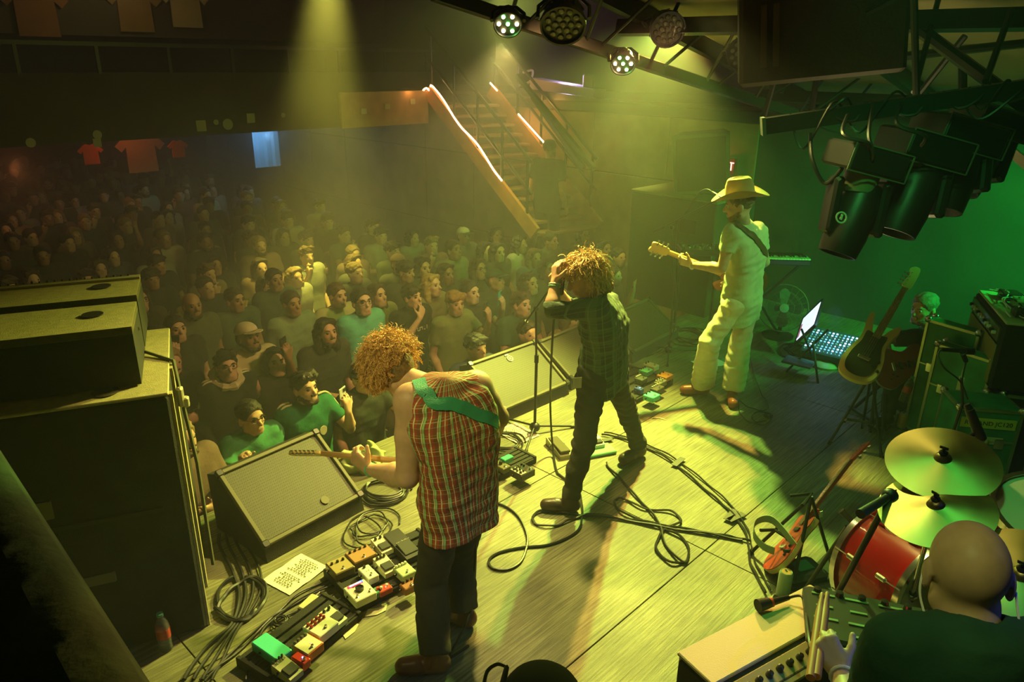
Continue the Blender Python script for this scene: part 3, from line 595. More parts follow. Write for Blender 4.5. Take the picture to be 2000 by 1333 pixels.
m.tube([c0+ax*.012+(a1*math.cos(t)+a2*math.sin(t))*.034 for t in (2*math.pi*i/16 for i in range(16))], .005, 6, closed=True); m.build('wristband', WHITE, dr_)
SK2 = J['wL']
# ---------------------------------------------------------------- the place
def noiseramp(m, scale, c1, c2, rot=0, detail=6, lo=.35, hi=.65, bump=.3):
    nt = m.node_tree; b = nt.nodes['Principled BSDF']; tc = nt.nodes.new('ShaderNodeTexCoord'); mp = nt.nodes.new('ShaderNodeMapping'); mp.vector_type = 'TEXTURE'
    mp.inputs['Rotation'].default_value = (0, 0, rot); mp.inputs['Scale'].default_value = tuple(1/x for x in scale)
    n = nt.nodes.new('ShaderNodeTexNoise'); n.inputs['Scale'].default_value = 1; n.inputs['Detail'].default_value = detail; n.inputs['Roughness'].default_value = .65
    r = nt.nodes.new('ShaderNodeValToRGB'); r.color_ramp.elements[0].position = lo; r.color_ramp.elements[1].position = hi
    r.color_ramp.elements[0].color = (*c1, 1); r.color_ramp.elements[1].color = (*c2, 1)
    nt.links.new(tc.outputs['Object'], mp.inputs[0]); nt.links.new(mp.outputs[0], n.inputs['Vector']); nt.links.new(n.outputs[0], r.inputs[0])
    if bump:
        bp = nt.nodes.new('ShaderNodeBump'); bp.inputs['Strength'].default_value = bump; bp.inputs['Distance'].default_value = .004
        nt.links.new(n.outputs[0], bp.inputs['Height']); nt.links.new(bp.outputs[0], b.inputs['Normal'])
    return r, b, nt, tc
FLM = mat('stage_floor_wood', rough=.55); r, b, nt, tc = noiseramp(FLM, (3, 95, 3), (.050, .046, .026), (.31, .30, .165), math.atan2(S.y, S.x), bump=.9, lo=.28, hi=.68)
n2 = nt.nodes.new('ShaderNodeTexNoise'); n2.inputs['Scale'].default_value = 1.7; n2.inputs['Detail'].default_value = 6; nt.links.new(tc.outputs['Object'], n2.inputs['Vector'])
r2 = nt.nodes.new('ShaderNodeMapRange'); r2.inputs[1].default_value = .35; r2.inputs[2].default_value = .6; r2.inputs[3].default_value = .55; r2.inputs[4].default_value = 1.15; nt.links.new(n2.outputs[0], r2.inputs[0])
n3 = nt.nodes.new('ShaderNodeTexNoise'); n3.inputs['Scale'].default_value = 260; nt.links.new(tc.outputs['Object'], n3.inputs['Vector'])
r3 = nt.nodes.new('ShaderNodeMapRange'); r3.inputs[1].default_value = .3; r3.inputs[2].default_value = .7; r3.inputs[3].default_value = .75; r3.inputs[4].default_value = 1.2; nt.links.new(n3.outputs[0], r3.inputs[0])
mm = nt.nodes.new('ShaderNodeMath'); mm.operation = 'MULTIPLY'; nt.links.new(r2.outputs[0], mm.inputs[0]); nt.links.new(r3.outputs[0], mm.inputs[1])
mx = nt.nodes.new('ShaderNodeVectorMath'); mx.operation = 'SCALE'; nt.links.new(r.outputs[0], mx.inputs[0]); nt.links.new(mm.outputs[0], mx.inputs['Scale']); nt.links.new(mx.outputs[0], b.inputs['Base Color'])
EDGE = V(-1.9, 3.9)
def SN(s, n, z=0): return EDGE+S*s+N*n+Z*z           # stage coordinates: s along the front edge, n towards the audience
SW = WS = 6.88                                       # the side wall stands at s = 6.88
def WL(px, py, back=0.0):                            # point of the side wall
    d = ray(px, py); k = (EDGE.dot(S)+SW-back)/d.dot(S); return Vector((d.x*k, d.y*k, CH+d.z*k))
def NP(px, py, n):                                   # point of a plane facing the stage
    d = ray(px, py); k = (EDGE.dot(N)+n)/d.dot(N); return Vector((d.x*k, d.y*k, CH+d.z*k))
TS = frame(EDGE, S, N)
m = MB(TS); m.box((1.4, -3.4, -.62), (10.9, 6.8, 1.16)); fl = m.build('floor_stage', mat('stage_body', (.03, .026, .02), .8), kind='structure')
s0 = 1.89-2.44*3
for i in range(5):
    for j in range(6):
        a, b2 = s0+2.44*i+(1.22 if j % 2 == 5 else 0), -1.2*(j+1); a2 = min(a+2.44, SW); 
        if a2-a < .2: continue
        m = MB(TS); m.box(((a+a2)/2, b2+.6, -.02), (a2-a-.006, 1.194, .04), .0015); o = m.build('floor_panel', FLM, fl)
m = MB(TS); m.box((1, 9, -1.25), (22, 22, .1)); m.build('floor', mat('hall_floor', (.05, .045, .03), .6, var=.3), kind='structure')
# side wall: plywood in the hall, black beside the stage
PLY = mat('wall_plywood', (.30, .20, .10), .7, var=.35, vscale=2.5, bump=.2, bscale=8)
cn = (WL(1467, 400)-EDGE).dot(N); BKW = mat('wall_black_paint', (.06, .075, .055), .75, var=.3, vscale=1.5)
m = MB(TS); m.box((SW+.1, (cn-8)/2, .7), (.2, cn+8, 3.9)); wr = m.build('wall_right', BKW, kind='structure')
m = MB(TS); m.box((SW+.1, (cn+14)/2, .40), (.2, 14-cn, 3.2)); wh = m.build('wall_hall', mat('wall_batten', (.10, .07, .04), .7), kind='structure')
k = cn
while k < 13.5:
    for z0, z1 in ((-1.2, .0), (.01, 1.22), (1.23, 2.0)):
        m = MB(TS); m.box((SW-.012, k+.60, (z0+z1)/2), (.024, 1.19, z1-z0-.008), .002); m.build('plywood_panel', PLY, wh)
    k += 1.2
# mezzanine above the side wall
mz = thing('trim_mezzanine', None, None, SN(SW+1.6, 6, 2.05)); mz['kind'] = 'structure'
m = MB(TS); m.box((SW+1.6, (cn+14)/2, 2.07), (3.4, 14-cn, .12)); m.build('floor_slab', mat('slab_dark', (.06, .05, .035), .8), mz)
m = MB(TS); m.box((SW+.02, (cn+14)/2, 2.10), (.08, 14-cn, .16)); m.build('edge_board', mat('edge_board', (.13, .10, .06), .7), mz)
m = MB(TS); m.box((SW+3.3, 3, 3.2), (.1, 22, 2.6)); m.build('wall_upper', mat('wall_upper', (.09, .085, .05), .8), kind='structure')
# hall back wall, far side, ceilings
m = MB(TS); m.box((0, 17.5, 1.5), (24, .2, 6)); m.build('wall_back', mat('wall_far', (.05, .045, .03), .9), kind='structure')
m = MB(TS); m.box((-10.5, 4, 1.5), (.2, 28, 6)); m.build('wall_left', mat('wall_far', (.05, .045, .03), .9), kind='structure')
m = MB(TS); m.box((0, -8.1, 1.5), (24, .2, 6)); m.build('wall_rear', mat('wall_far', (.05, .045, .03), .9), kind='structure')
m = MB(TS); m.box((0, 8.4, 4.6), (24, 18.4, .1)); m.build('ceiling_hall', mat('ceiling_dark', (.05, .045, .03), .9), kind='structure')
CEI = mat('ceiling_panel_tan', (.38, .31, .17), .75, var=.2, vscale=2)
ce = MB(); zc = lambda s: 4.05-.22*(s+EDGE.dot(S))
s_a, s_b = -5.0, SW+3.4
ce.add([SN(s_a, -8, zc(s_a)+.08), SN(s_b, -8, zc(s_b)+.08), SN(s_b, -.75, zc(s_b)+.08), SN(s_a, -.75, zc(s_a)+.08), SN(s_a, -8, zc(s_a)+.14), SN(s_b, -8, zc(s_b)+.14), SN(s_b, -.75, zc(s_b)+.14), SN(s_a, -.75, zc(s_a)+.14)],
       [(0, 3, 2, 1), (4, 5, 6, 7), (0, 1, 5, 4), (1, 2, 6, 5), (2, 3, 7, 6), (3, 0, 4, 7)]); ceo = ce.build('ceiling', mat('ceiling_dark', (.05, .045, .03), .9), kind='structure')
TR = frame(SN(0, 0, zc(0)), (S-Z*.22).normalized(), N)
for i in range(6):
    for j in range(6):
        m = MB(TR); m.box((-4.4+2.2*i+1.1, -.80-1.2*j-.6, .03), (2.17, 1.17, .03), .004); m.build('ceiling_panel', CEI, ceo)
for j in range(7):
    m = MB(TR); m.box((1.8, -.80-1.2*j, -.05), (13, .07, .12)); m.build('rafter', DARK, ceo)
for i in range(4):
    m = MB(TR); m.box((-1.5+2.4*i, -4.4, -.13), (.08, 7.6, .10)); m.build('purlin', DARK, ceo)
# long roof truss at the stage front, with diagonals up to the ceiling
BLT = mat('truss_black', (.02, .022, .018), .4, .3)
a, b2 = RF(845, -14), RF(1640, 252); dx = (b2-a).normalized()
tr = thing('roof_truss', 'long black steel roof truss slanting from top centre down to the right', 'truss', lerp(a, b2, .5))
m = MB(frame(lerp(a, b2, .5), dx, N)); m.box((0, 0, 0), ((b2-a).length, .06, .085), .006); m.build('bottom_chord', BLT, tr)
off = (Z*.62-N*.55); m = MB(frame(lerp(a, b2, .5)+off, dx, N)); m.box((0, 0, 0), ((b2-a).length, .06, .07), .006); m.build('top_chord', BLT, tr)
L_ = (b2-a).length; nb = 7
for i in range(nb):
    p, q = a+dx*L_*(i+.1)/nb, a+dx*L_*(i+.5)/nb+off; m = MB(); m.cyl(p, q, .013, n=6); m.build('brace', BLT, tr)
    p = a+dx*L_*(i+.9)/nb; m = MB(); m.cyl(q, p, .013, n=6); m.build('brace', BLT, tr)
for px, py, qx, qy, Y1, Y2, w_, lab in ((1690, -20, 2010, 215, 4.6, 4.0, .07, 'broad green lit roof beam running to the right edge of the picture'), (1560, -10, 1490, 235, 4.2, 4.4, .03, 'thin steel rod holding up the lighting pipe at its near end'),
        (1620, -10, 1585, 215, 4.2, 4.3, .035, 'green lit steel rod holding up the lighting pipe'), (1785, -10, 1790, 200, 3.7, 3.9, .035, 'black vertical rod above the middle of the lighting pipe'), (1835, -10, 1785, 180, 4.5, 4.0, .03, 'slanting rod crossing the vertical rod above the pipe'),
        (1975, 20, 1925, 160, 4.0, 3.6, .03, 'right slanting rod above the lighting pipe'), (1480, 140, 2000, 85, 5.0, 4.6, .05, 'dark roof beam crossing behind the hanging rods'), (1790, 190, 1885, 70, 4.6, 4.4, .035, 'diagonal brace rising towards the broad roof beam'),
        (1880, 110, 1880, 200, 4.3, 4.2, .045, 'short black post under the broad roof beam')):
    p, q = D(px, py, Y1), D(qx, qy, Y2); m = MB(); m.cyl(p, q, w_/2, n=8); o = m.build('roof_rod', BLT if 'green' not in lab else DARK, smooth=True, label=lab, cat=None); o['category'] = 'rod' if 'rod' in lab else 'beam'
m = MB(frame(lerp(D(1940, 268, 5.2), D(2010, 325, 5.0), .5), D(2010, 325, 5.0)-D(1925, 258, 5.2))); m.box((0, 0, 0), (.42, .05, .06)); m.build('steel_bar', mat('bare_steel', (.5, .48, .4), .3, .8), label='bare shiny steel bar at the right edge below the moving lights', cat='bar')
# par cans
def par(name, p, aim, r, label, lit=None, cans=18, grp=None):
    t = thing(name, label, 'stage light', p, grp); ax = (Vector(aim)-p).normalized()
    T = Matrix.Translation(p) @ ax.to_track_quat('Z', 'Y').to_matrix().to_4x4()
    m = MB(T); m.lathe([(.01, -r*1.25), (r*.55, -r*1.2), (r*.8, -r*.7), (r*.95, 0), (r, r*.1), (r, r*.35), (r*.92, r*.35), (r*.90, r*.15), (0, r*.15)], n=24); m.build('housing', BLACK, t, smooth=True)
    m = MB(T)
    for i in range(12):
        a = 2*math.pi*i/12; m.tube([(r*.6*math.cos(a), r*.6*math.sin(a), -r*1.1), (r*1.0*math.cos(a), r*1.0*math.sin(a), -r*.1)], r*.04, 4)
    m.build('cooling_fin', BLACK, t, kind='stuff')
    k = 0
    for ring, cnt in ((0, 1), (.62, 6)) if lit else ((0, 1), (.34, 6), (.66, 11)):
        for i in range(cnt):
            a = 2*math.pi*i/cnt; m = MB(T); m.lathe([(r*(.13 if lit else .15), 0), (r*.12, r*.07), (.001, r*.1)], (ring*r*math.cos(a), ring*r*math.sin(a), r*.16), 10)
            if lit: mm_ = mat('led_warm', (1, .82, .35), emit=60) if k % 3 else mat('led_green', (.2, 1, .15), emit=45)
            else: mm_ = mat('led_off', (.12, .12, .10), .1)
            m.build('lens', mm_, t, smooth=True); k += 1
    m = MB(T); m.tube([(r*1.12, 0, -r*.2), (r*1.12, 0, -r*1.0), (r*.6, 0, -r*1.7), (-r*.6, 0, -r*1.7), (-r*1.12, 0, -r*1.0), (-r*1.12, 0, -r*.2)], .012, 6); m.build('yoke', DARK, t)
    return t
P1, P2 = RF(992, 44, .09), RF(1217, 122, .09)
par('stage_light', P1, P1+V(.0, -1.0, -.75), .085, 'left one of two lit LED par lights under the roof truss', True)
par('stage_light', P2, P2+V(-.1, -1.0, -.75), .085, 'right one of two lit LED par lights under the roof truss', True)
par('stage_light', D(1100, 42, 4.9), D(1090, 230, 4.3), .14, 'large round black LED par light, unlit, behind the truss bar')
par('stage_light', D(1302, 55, 5.4), D(1345, 110, 4.9), .12, 'black par light with conical back, right of the large one')
par('stage_light', D(1452, 105, 5.2), D(1446, 150, 4.2), .11, 'unlit LED par light beside the hanging black speaker')
# hanging black cabinet
c = D(1595, 62, 4.3); t = thing('hanging_speaker', 'big black speaker cabinet hanging from the roof at the top right', 'speaker', c); T = frame(c, (.96, -.25, .12), None)
m = MB(T); m.box((0, 0, 0), (.80, .5, .48), .02); m.build('cabinet', mat('box_brownblack', (.035, .022, .012), .7, bump=.2), t)
for x in (-.25, -.19): m = MB(T); m.box((x-.03, -.255, .0), (.03, .02, .30)); m.build('bracket', mat('brass_dull', (.12, .08, .03), .5, .5), t)
m = MB(T); m.tube([(.2, -.26, .05), (.32, -.3, .1), (.36, -.28, .2)], .014, 6); m.build('handle', DARK, t)
# lighting pipe with moving heads
a, b2 = D(1489, 247, 3.75), D(2030, 168, 3.55); dx = (b2-a).normalized(); pp = thing('lighting_pipe', 'square black lighting pipe with taped cables and an open near end', 'pipe', lerp(a, b2, .5))
m = MB(frame(lerp(a, b2, .5), dx)); L_ = (b2-a).length; m.box((0, 0, 0), (L_, .075, .075)); m.build('tube', BLT, pp)
m = MB(frame(a, dx)); m.prism([(-.005, -.042), (.012, -.042), (.012, .042), (-.005, .042)], -.042, .042); m.build('end_frame', mat('pale_edge', (.10, .12, .08), .5), pp)  # thin edges drawn paler than the black body
rr = random.Random(4)
for i in range(9):
    p = a+dx*L_*rr.uniform(.05, .85); q = p+dx*rr.uniform(.15, .35); m = MB(); m.tube(cat([p+Z*.04, lerp(p, q, .3)-Z*rr.uniform(-.08, .15)-V(0, .04, 0), lerp(p, q, .7)+Z*rr.uniform(-.05, .09)-V(0, .05, 0), q+Z*.04]), .006, 5); m.build('taped_cable', BLACK, pp, smooth=True)
def moving_head(px, py, hx, hy, Y, sc, label):
    p = D(px, py, Y); h = D(hx, hy, Y-.05); t = thing('moving_light', label, 'stage light', p); T = frame(p, (.93, .15, -.22), None)
    m = MB(T); m.box((0, 0, 0), (.30*sc, .24*sc, .12*sc), .012); m.build('base', BLACK, t)
    m = MB(T); 
    for q in (-1, 1):
        m.tube([(q*.152*sc, -.122*sc, .062*sc), (q*.152*sc, -.122*sc, -.062*sc)], .004, 4)
        m.tube([(-.152*sc, -.122*sc, q*.062*sc), (.152*sc, -.122*sc, q*.062*sc)], .004, 4)
    m.build('edge_frame', mat('pale_edge', (.10, .12, .08), .5), t)
    ax = (h-p).normalized(); m = MB(); m.cyl(p, lerp(p, h, .42), .085*sc, .075*sc); m.build('yoke_collar', mat('grey_plastic', (.16, .17, .09), .4), t, smooth=True)
    sd = ax.cross(V(0, 1, 0)).normalized()
    for q in (-1, 1): m = MB(frame(lerp(p, h, .62)+sd*q*.115*sc, ax, sd)); m.box((0, 0, 0), (.26*sc, .045*sc, .11*sc), .012); m.build('yoke_arm', BLACK, t)
    hd = (ax*.8+V(-.25, -.1, -.15)).normalized(); T = Matrix.Translation(lerp(p, h, .72)) @ hd.to_track_quat('Z', 'Y').to_matrix().to_4x4()
    m = MB(T); m.lathe([(.02, -.16*sc), (.07*sc, -.15*sc), (.095*sc, -.05*sc), (.10*sc, .10*sc), (.088*sc, .20*sc), (.078*sc, .20*sc), (.07*sc, .17*sc), (0, .17*sc)], n=24); m.build('lamp_head', BLACK, t, smooth=True); return t, T
t, T = moving_head(1690, 312, 1658, 460, 3.55, 1.0, 'lowest moving head stage light, with a round logo on its arm')
p = D(1643, 425, 3.3); tf = RC.to_4x4(); tf.translation = p
E_ = mat('logo_white', (.55, .55, .40), .5)
tl = Matrix.Translation(p) @ Matrix.Rotation(.35, 4, 'Y') @ Matrix.Rotation(math.radians(70), 4, 'X'); m = MB(tl); m.lathe([(.020, 0), (.027, 0), (.027, .002), (.020, .002), (.020, 0)], n=20); m.build('logo_ring', E_, t)
m = MB(tl); m.box((0, .010, .001), (.010, .012, .002), .002); m.box((0, -.004, .001), (.012, .014, .002), .002); m.build('logo_mark', E_, t)
moving_head(1800, 290, 1775, 400, 3.7, 1.15, 'second moving head stage light, just right of the lowest one')
moving_head(1868, 262, 1860, 345, 3.85, 1.2, 'third moving head stage light, black against the green haze')
moving_head(1935, 240, 1905, 320, 4.0, 1.1, 'rearmost moving head stage light at the right end of the pipe')
m = MB(); m.tube(cat([D(1583, 262, 3.7), D(1586, 310, 3.6), D(1610, 358, 3.55), D(1640, 335, 3.5), D(1655, 300, 3.5)]), .010, 8); m.build('drooping_cable', BLACK, smooth=True, label='black cable drooping in a loop from the lighting pipe to the lowest moving light', cat='cable')
for k, (x1, y1, x2, y2, lab) in enumerate(((1655, 225, 1690, 300, 'thick cable from the pipe down onto the lowest moving light'), (1705, 205, 1700, 320, 'cable hanging between the first two moving lights'), (1760, 200, 1800, 285, 'cable running from the pipe to the second moving light'))):
    m = MB(); m.tube(cat([D(x1, y1, 3.6), D(x1-8, (y1+y2)/2, 3.45), D(x2+6, y2-20, 3.4), D(x2, y2, 3.45)]), .009, 6); m.build('hanging_cable', BLACK, smooth=True, label=lab, cat='cable')
# balcony across the hall with stickers, hanging merchandise
BN = (NP(530, 255, 0)-EDGE).dot(N); BN = (D(530, 255, 11.6)-EDGE).dot(N)
a, b2 = NP(60, 308, BN), NP(850, 222, BN); zb = (a.z+b2.z)/2; sa, sb = (a-EDGE).dot(S), (b2-EDGE).dot(S)
bal = thing('balcony', 'dark balcony front spanning the hall above the rear of the crowd', 'balcony', SN((sa+sb)/2, BN, zb))
DK = mat('fascia_dark', (.045, .038, .022), .7, var=.4, vscale=3)
m = MB(TS); m.box(((sa-4+sb)/2, BN+.05, zb+.42), (sb-sa+4, .1, .84)); m.build('fascia', DK, bal)
m = MB(TS); m.box(((sa-4+sb)/2, BN+1.6, zb+.06), (sb-sa+4, 3.0, .12)); m.build('floor_slab', DK, bal)
m = MB(TS); m.box(((sa-4+sb)/2, BN, zb+1.18), (sb-sa+4, .06, .05)); m.build('top_rail', BLT, bal)
for k in range(12): m = MB(TS); m.box((sa-3.5+k*(sb-sa+3.5)/11.2, BN, zb+1.0), (.04, .04, .35)); m.build('rail_post', BLT, bal)
m = MB(TS); m.box(((sa-4+sb)/2, BN+1.4, zb+2.2), (sb-sa+4, .08, 1.8)); m.build('merchandise_board', mat('board_dark', (.05, .045, .025), .8), bal)
stk = mat('sticker', (.40, .38, .22), .6)
for px, py, r_, sq in ((393, 246, .10, 1), (422, 239, .055, 0), (445, 243, .11, 0), (190, 263, .08, 0), (190, 279, .07, 1), (60, 279, .08, 0), (553, 225, .05, 0), (490, 231, .09, 1)):
    p = NP(px, py, BN-.01); m = MB(frame(p, S, Z)); 
    if sq: m.box((0, 0, 0), (r_*1.4, r_*1.5, .004))
    else: m.lathe([(r_*.7, -.003), (r_*.7, .003)], n=16)
    m.build('sticker', stk, bal)
def tee(p, X, sc, colr, label, cat_='shirt', up=Z):
    m = MB(frame(p, X, up)); o = [(-.12, .33), (-.2, .30), (-.42, .10), (-.32, .0), (-.24, .08), (-.25, -.36), (.25, -.36), (.24, .08), (.32, .0), (.42, .10), (.2, .30), (.12, .33), (0, .28)]
    m.prism([(x*sc, y*sc) for x, y in o[::-1]], -.015, .015); return m.build('hanging_shirt', CLOTH, None, colr, label=label, cat=cat_)
tee(NP(68, 14, BN+1.32), S, 1.0, (.20, .10, .04), 'brown tee hanging on the balcony merchandise board, furthest left'); tee(NP(262, 12, BN+1.32), S, .95, (.22, .14, .05), 'tan printed tee hanging second on the balcony merchandise board'); tee(NP(362, 8, BN+1.32), S, .9, (.42, .34, .17), 'pale tee hanging third on the balcony merchandise board')
# things lit red and blue below the balcony
tee(NP(177, 300, BN+2.2), S, .45, (.5, .10, .03), 'red lit shirt far under the balcony at the left'); tee(NP(275, 295, BN+2.4), S, .95, (.30, .17, .08), 'large tan shirt hanging under the balcony'); tee(NP(348, 290, BN+2.0), S, .4, (.6, .10, .03), 'narrow bright red cloth under the balcony')
m = MB(frame(NP(520, 281, BN+2.4), S, Z)); vs = [(-.26+.052*i, .012*math.sin(i*2.1)) for i in range(11)]; m.prism([(x, y) for x, y in vs]+[(x, y+.01) for x, y in vs[::-1]], -.42, .42); m.T = Matrix.Identity(4)
m = MB(frame(NP(520, 281, BN+2.4), S)); m.prism([(x, y) for x, y in vs]+[(x, y+.012) for x, y in vs[::-1]], -.42, .42); m.build('hanging_cloth', CLOTH, None, (.45, .6, .75), label='pale blue lit cloth hanging at the back of the hall', cat='cloth')
lamp('POINT', NP(520, 262, BN+1.9), None, (.25, .6, 1), 14, .05, name='blue_cloth_lamp'); lamp('POINT', NP(260, 262, BN+1.8), None, (1, .22, .06), 6, .05, name='red_lamp'); lamp('POINT', NP(30, 330, BN+1.2), None, (1, .3, .08), 4, .05, name='red_lamp')
# staircase with rope light
sc_ = SW-1.35; TL, BL = WL(836, 178, 1.05), WL(988, 380, 1.05); TR_, BR = WL(958, 176, .12), WL(1062, 292, .12)
stc = thing('staircase', 'open steel staircase with a rope light on its left stringer', 'stairs', lerp(BL, BR, .5)); WD = mat('stair_wood', (.42, .20, .07), .6, var=.3, vscale=4)
bot = lerp(BL, TL, -1.2); 
def beam(a, b, w_, h_, name, mt, par_, **k):
    mid = lerp(a, b, .5); m = MB(frame(mid, b-a)); m.box((0, 0, 0), ((b-a).length, w_, h_)); return m.build(name, mt, par_, **k)
beam(lerp(BL, TL, -.35), TL, .05, .20, 'stringer', WD, stc); acr = (TR_-TL); beam(lerp(BL, TL, -.35)+acr, TR_, .05, .22, 'stringer', WD, stc)
for i in range(13):
    p = lerp(BL, TL, -.3+i*.1); m = MB(frame(p+acr*.5-Z*.08, acr)); m.box((0, 0, 0), (acr.length-.06, .24, .035), .004); m.build('tread', mat('tread', (.24, .15, .08), .6), stc)
for o_, nm in ((V(0, 0, .85), 'handrail'), (V(0, 0, .45), 'middle_rail')):
    for q in (V(0, 0), acr): m = MB(); m.cyl(lerp(BL, TL, -.3)+o_+q, TL+o_+q, .022, n=8); m.build(nm, BLT, stc)
for i in range(5):
    for q in (V(0, 0), acr): p = lerp(BL, TL, -.25+i*.3)+q; m = MB(); m.cyl(p, p+Z*.86, .02, n=6); m.build('baluster', BLT, stc)
# landing and the wood end of the balcony by the staircase
lamp('POINT', NP(230, -50, BN+.3), None, (1, .7, .3), 9, .1, name='board_fill')  # unseen point light added to brighten the hanging merchandise shirts
ld = thing('landing', 'wooden landing at the head of the staircase with stickers on its edge', 'landing', TL+V(-.8, 0, 0))
m = MB(frame(TL-S*.75-Z*.22+N*.0, S, N)); m.box((0, .03, 0), (1.5, .06, .46), .004); m.build('fascia', mat('landing_wood', (.34, .20, .08), .6, var=.4, vscale=5), ld)
for q in (.3, .75, 1.15): m = MB(frame(TL-S*q-Z*(.1+q*.12)-N*.012, S, Z)); m.box((0, 0, 0), (.09, .07, .006)); m.build('sticker', stk, ld)
rope = [TL+V(-.14, -.05, -.40), TL+V(-.16, -.05, -.3), TL+V(-.10, -.05, -.15), TL+V(-.08, -.05, -.02), TL+V(-.02, -.05, .04), TL+V(.05, -.05, 0)]+[lerp(TL, BL, .03+i*.1)+V(.02, -.05, .12+.03*math.sin(i*1.3)) for i in range(10)]
EMW = mat('rope_bulb', (1, .48, .20), emit=16); rl = thing('rope_light', 'warm rope light running down the left staircase stringer', 'light', TL); pts = cat(rope, 14)
for i in range(0, len(pts), 1): m = MB(); m.sph(pts[i], .013, 6, 4); m.build('bulb', EMW, rl, smooth=True)
m = MB(); m.tube(pts, .005, 4); m.build('wire', GLASS, rl)
rope2 = [lerp(TR_, BR, i*.11)+V(0, -.05, .10) for i in range(10)]; r2_ = thing('rope_light', 'short warm rope light on the right staircase stringer', 'light', TR_); pts = cat(rope2, 7)
for i in range(len(pts)):
    if 8 < i < 34: continue
    m = MB(); m.sph(pts[i], .012, 6, 4); m.build('bulb', EMW, r2_, smooth=True)
for p, e in ((lerp(TL, BL, .5)+V(.1, -.3, .1), 1.2), (lerp(TL, BL, .9)+V(.1, -.3, .1), 1.4), (TL+V(-.2, -.3, 0), 1.6), (lerp(TR_, BR, .3)+V(.0, -.25, .5), 7), (lerp(TR_, BR, .9)+V(.0, -.25, .6), 5)): lamp('POINT', p, None, (1, .45, .12), e, .08, name='rope_glow')
beam(WL(1010, 178, .06), WL(1300, 218, .06), .05, .10, 'edge_rail', BLT, None, label='black rail along the top of the side wall', cat='rail')
for x1, y1, x2, y2, lab in ((1010, 148, 1160, 330, 'upper of two long black stair rails slanting down the side wall'), (1040, 188, 1140, 330, 'lower of two long black stair rails slanting down the side wall')):
    beam(WL(x1, y1, .9), WL(x2, y2, 1.3), .05, .06, 'stair_rail', BLT, None, label=lab, cat='rail')
# pale ledge with bits on it above the side wall
lg = thing('ledge', 'pale ledge lit purple above the side wall', 'ledge', WL(1120, 178)); p, q = WL(1045, 166, -.3), WL(1172, 190, -.3)
m = MB(frame(lerp(p, q, .5), q-p)); m.box((0, 0, .02), ((q-p).length, .25, .17), .01); m.build('top', mat('ledge_white', (.55, .5, .6), .5), lg)
m = MB(frame(WL(1148, 170, -.3), (1, 0, 0))); m.box((0, 0, .05), (.14, .14, .22), .01); m.build('small_box', PAINT, None, (.4, .35, .35), label='small box standing on the pale ledge', cat='box')
m = MB(); m.tube(cat([WL(1022, 142, -.5), WL(1040, 138, -.5), WL(1034, 160, -.5), WL(1010, 168, -.5)]), .018, 6); m.build('white_frame', WHITE, None, label='bent white tube frame beside the ledge', cat='frame')
lamp('POINT', WL(1110, 150, -.25), None, (.75, .55, 1), 9, .05, name='ledge_lamp')
# exit sign
p = WL(1420, 324, .05); t = thing('exit_sign', 'red glowing exit sign on the side wall above the hat', 'sign', p); T = frame(p, (.45, -.9, .0), None)
m = MB(T); m.box((0, 0, 0), (.30, .05, .20), .006); m.build('case', mat('sign_case', (.08, .01, .01), .4), t)
text('EXIT', T @ Matrix.Translation((0, -.028, 0)) @ Matrix.Rotation(math.pi/2, 4, 'X'), .14, mat('sign_red', (1, .16, .14), emit=7), t, ext=.003)
lamp('POINT', p+V(-.15, -.1, 0), None, (1, .05, .05), .8, .03, name='exit_glow')
# draped partition nearest the camera at the left
a, b2 = G(0, 862, 1.55), G(310, 1333, 1.55); a, b2 = a-(b2-a)*.8, b2+(b2-a)*.25; dx = (b2-a).normalized(); L_ = (b2-a).length; nn = Z.cross(dx); nf = 60
m = MB(frame(a, dx, nn)); vs = []; fs = []; rows = [(1.0, -.05, 0), (0, 0, 0), (0, .012, .12), (.0, .02, -.0)]
zs = [(.0, -.05), (.02, -.01), (.06, .01), (.12, .0), (.17, -.06), (.20, -.35), (.22, -.9), (.25, -1.55)]
vs = []
for t_, z_ in zs:
    for i in range(nf+1):
        x = L_*i/nf; am = max(0, t_-.15)*.55; vs.append((x, -t_+.0+am*math.sin(i*.9+math.sin(i*.31)*2)*1.0, z_))
fs = [(r_*(nf+1)+i, (r_+1)*(nf+1)+i, (r_+1)*(nf+1)+i+1, r_*(nf+1)+i+1) for r_ in range(len(zs)-1) for i in range(nf)]
m.add(vs, fs); o = m.build('side_drape', mat('drape_green_lit', (.045, .07, .03), .9, bump=.4, bscale=30, var=.6, vscale=5), smooth=True, label='blurred black drape over the partition at the lower left corner', cat='drape')  # green of the stage light is tinted into the black cloth
sd = o.modifiers.new('thick', 'SOLIDIFY'); sd.thickness = .02
# ---------------------------------------------------------------- stage equipment
def GF(px, py, qx, qy, z=0.0, t=.5):           # frame on the height z between two points, x axis from the first to the second
    a, b = G(px, py, z), G(qx, qy, z); return frame(lerp(a, b, t), b-a), (b-a).length
LBL = mat('print_white', (.7, .7, .6), .5); LBK = mat('print_black', (.02, .02, .02), .5)
